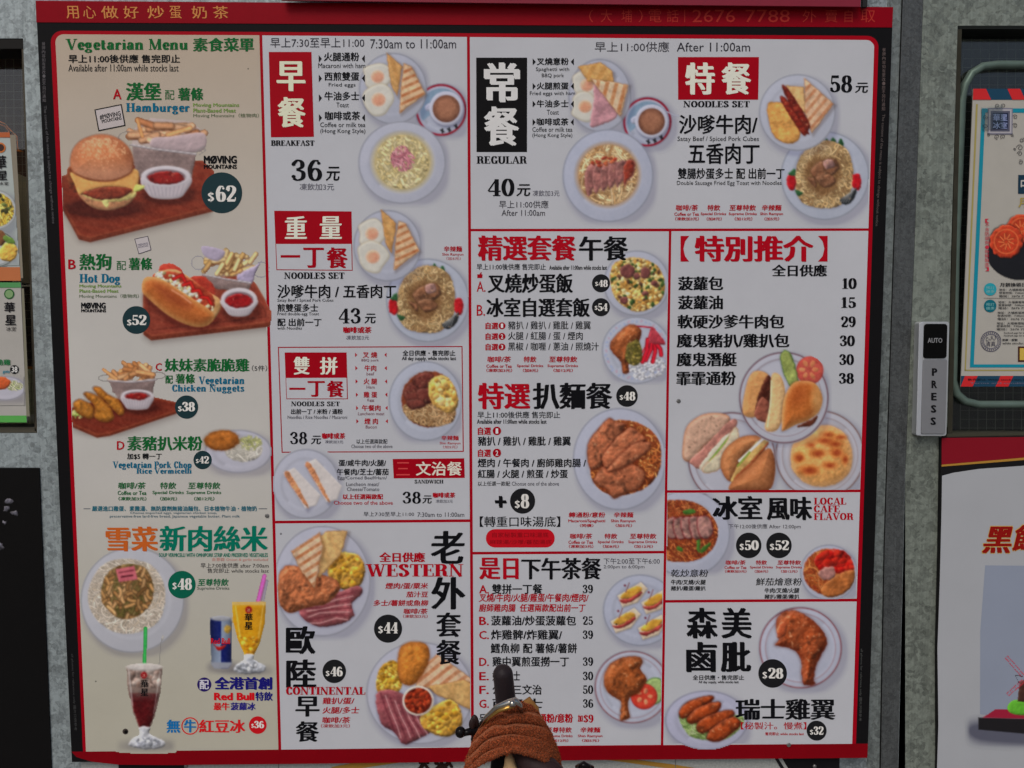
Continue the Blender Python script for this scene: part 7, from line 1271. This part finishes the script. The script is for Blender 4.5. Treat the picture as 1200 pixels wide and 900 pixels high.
# lever with a glossy ball end
gl = mat((14, 12, 13), .12, name='glossy_black'); gd = mat((38, 28, 27), .35, name='dark_metal', var=.2)
tube('lever_arm', [H(541, 860, .01), H(549, 857.5, .01), H(558, 857, 0), H(568, 856, 0)], [3.6*px, 4.2*px, 5*px, 5*px], gl, hb, n=14)
def ball(name, c, r, m, sq=(1, 1, 1)):
    v = []; f = []; n = 18; k = 12
    for j in range(k+1):
        for i in range(n): a = math.pi*j/k; b = 6.2832*i/n; v.append((c[0]+r*sq[0]*math.sin(a)*math.cos(b), c[1]+r*sq[1]*math.sin(a)*math.sin(b), c[2]+r*sq[2]*math.cos(a)))
    for j in range(k):
        for i in range(n): i2 = (i+1) % n; f.append((j*n+i, j*n+n+i, j*n+n+i2, j*n+i2))
    return mesh(name, v, f, m, hb, smooth=True)
ball('lever_knob', H(539.5, 858, .01), 6.4*px, gl, (1, 1, 1.05)); ball('pivot_disc', H(556, 851, -.005), 10*px, gd, (.62, .5, 1.45)); ball('pivot_cap', H(553, 849, .006), 5.5*px, gd, (.7, .5, 1.3)); ball('pivot_cap', H(556, 866, .004), 5*px, gl, (.9, .6, 1))
# towel: a tapered wrap with arching folds
terry = bpy.data.materials.new('terry_towel'); terry.use_nodes = True; t_ = terry.node_tree; bb = t_.nodes['Principled BSDF']; bb.inputs['Roughness'].default_value = .95; bb.inputs['Specular IOR Level'].default_value = .1; bb.inputs['Sheen Weight'].default_value = .35; bb.inputs['Sheen Tint'].default_value = (.9, .5, .3, 1)
tc = t_.nodes.new('ShaderNodeTexCoord'); nn = t_.nodes.new('ShaderNodeTexNoise'); nn.inputs['Scale'].default_value = 560; nn.inputs['Detail'].default_value = 2; cr = t_.nodes.new('ShaderNodeValToRGB')
a_ = alb((128, 62, 34)); cr.color_ramp.elements[0].position = .3; cr.color_ramp.elements[0].color = (*(a_*.35), 1); cr.color_ramp.elements[1].position = .68; cr.color_ramp.elements[1].color = (*(a_*1.6), 1)
bp_ = t_.nodes.new('ShaderNodeBump'); bp_.inputs['Strength'].default_value = .8; bp_.inputs['Distance'].default_value = .0025
t_.links.new(tc.outputs['Object'], nn.inputs['Vector']); t_.links.new(nn.outputs['Fac'], cr.inputs[0]); t_.links.new(cr.outputs[0], bb.inputs['Base Color']); t_.links.new(nn.outputs['Fac'], bp_.inputs['Height']); t_.links.new(bp_.outputs[0], bb.inputs['Normal'])
Lf = [(823, 604), (829, 584), (838, 573), (850, 563), (862, 556), (875, 551), (890, 546), (905, 543), (960, 536)]
Rt = [(823, 614), (826, 624), (834, 631), (846, 639), (858, 646), (870, 651), (882, 655), (900, 658), (960, 664)]
NS, NT = 120, 90; v = []; f = []; rg = np.random.RandomState(3)
for j in range(NT+1):
    t = j/NT
    for i in range(NS+1):
        s_ = -1+2*i/NS
        if True:
            # hem curve: the lower edge arches up in the middle
            hem = 882+ (max(0, abs(s_-.0)-.0))**1.8*34 + (8 if s_ > 0 else 14)*abs(s_)
            y = 822.5+(hem-822.5)*t**.92
        xl = np.interp(y, [q[0] for q in Lf], [q[1] for q in Lf]); xr = np.interp(y, [q[0] for q in Rt], [q[1] for q in Rt])
        x = (xl+xr)/2+(xr-xl)/2*math.sin(s_*math.pi/2)
        bul = math.cos(s_*math.pi/2)**.8 if abs(s_) < 1 else 0
        ph = t*4.3+.75*s_*s_*t+.45*math.sin(2.3*s_+1.1)*t+.5*float(noise(np.array([s_*3.+9]), np.array([t*2.+4]), 1.6, 11, 2)[0]); fold = (abs(math.sin(math.pi*ph))**.6-.5)*.0150*(.7+.5*math.sin(5*t+2*s_))*min(1, t*5)
        k = bul*(.020+.055*t)+fold*(.35+.65*bul)+.0012*noise(np.array([s_*30.]), np.array([t*30.]), 3, 5)[0]
        if t > .93: k += -.012*((t-.93)/.07)**2
        v.append(H(x, y, k))
for j in range(NT):
    for i in range(NS): a = j*(NS+1)+i; f.append((a, a+NS+1, a+NS+2, a+1))
tw = mesh('towel', v, f, terry, hb, smooth=True); sf = tw.modifiers.new('thickness', 'SOLIDIFY'); sf.thickness = .004
# fuzz loops standing off the towel
fz = []; ff = []; rr = random.Random(5)
for q in range(24000):
    i = rr.randrange(NS); j = rr.randrange(NT); p0 = np.array(v[j*(NS+1)+i]); p1 = np.array(v[j*(NS+1)+i+1]); p2 = np.array(v[(j+1)*(NS+1)+i]); n_ = np.cross(p2-p0, p1-p0); L = np.linalg.norm(n_)
    if L < 1e-12: continue
    n_ = -n_/L; n_ = n_ if n_[1] < 0 else -n_; c = p0+(p1-p0)*rr.random()+(p2-p0)*rr.random(); d_ = np.array([rr.gauss(0, 1), rr.gauss(0, 1), rr.gauss(0, 1)])*.0005; k = len(fz)
    fz += [c+d_*.8, c-d_*.8, c+n_*(.0010+.0010*rr.random())+d_[::-1]]; ff.append((k, k+1, k+2))
mesh('towel_pile', fz, ff, terry, tw, kind='stuff')
# what the towel opens onto: dark brown strap and a beige wedge; and the post that carries it all
tube('strap', [H(604, 886, .03), H(620, 892, .045), (H(640, 903, .05)), H(655, 925, .05)], [9*px, 13*px, 16*px, 20*px], mat((42, 30, 31), .5, name='brown_leather', bump=.3, bscale=300), hb, n=20)
tube('lining', [H(596, 880, .045), H(597, 890, .05), H(598, 905, .055), H(599, 935, .055)], [2*px, 6*px, 10.5*px, 13*px], mat((140, 116, 84), .8, name='beige_cloth', var=.1), hb, n=16)
q0 = H(600, 860, -.01); tube('post', [(q0[0], q0[1]+.02, q0[2]-.05), (q0[0], q0[1]+.02, 0.0)], .016, gd, hb, n=16); tube('inner_core', [H(590, 878, -.02), H(585, 930, -.01)], 14*px, mat((14, 12, 12), .7), hb, n=16)
tube('cable_clamp', [H(676, 899, 0), H(684, 896, .01), H(694, 900, 0)], [3*px, 4.5*px, 3*px], gl, hb, n=10); tube('cable_arm', [H(650, 925, 0), H(668, 912, 0), H(684, 900, 0)], 3.5*px, gl, hb, n=10)
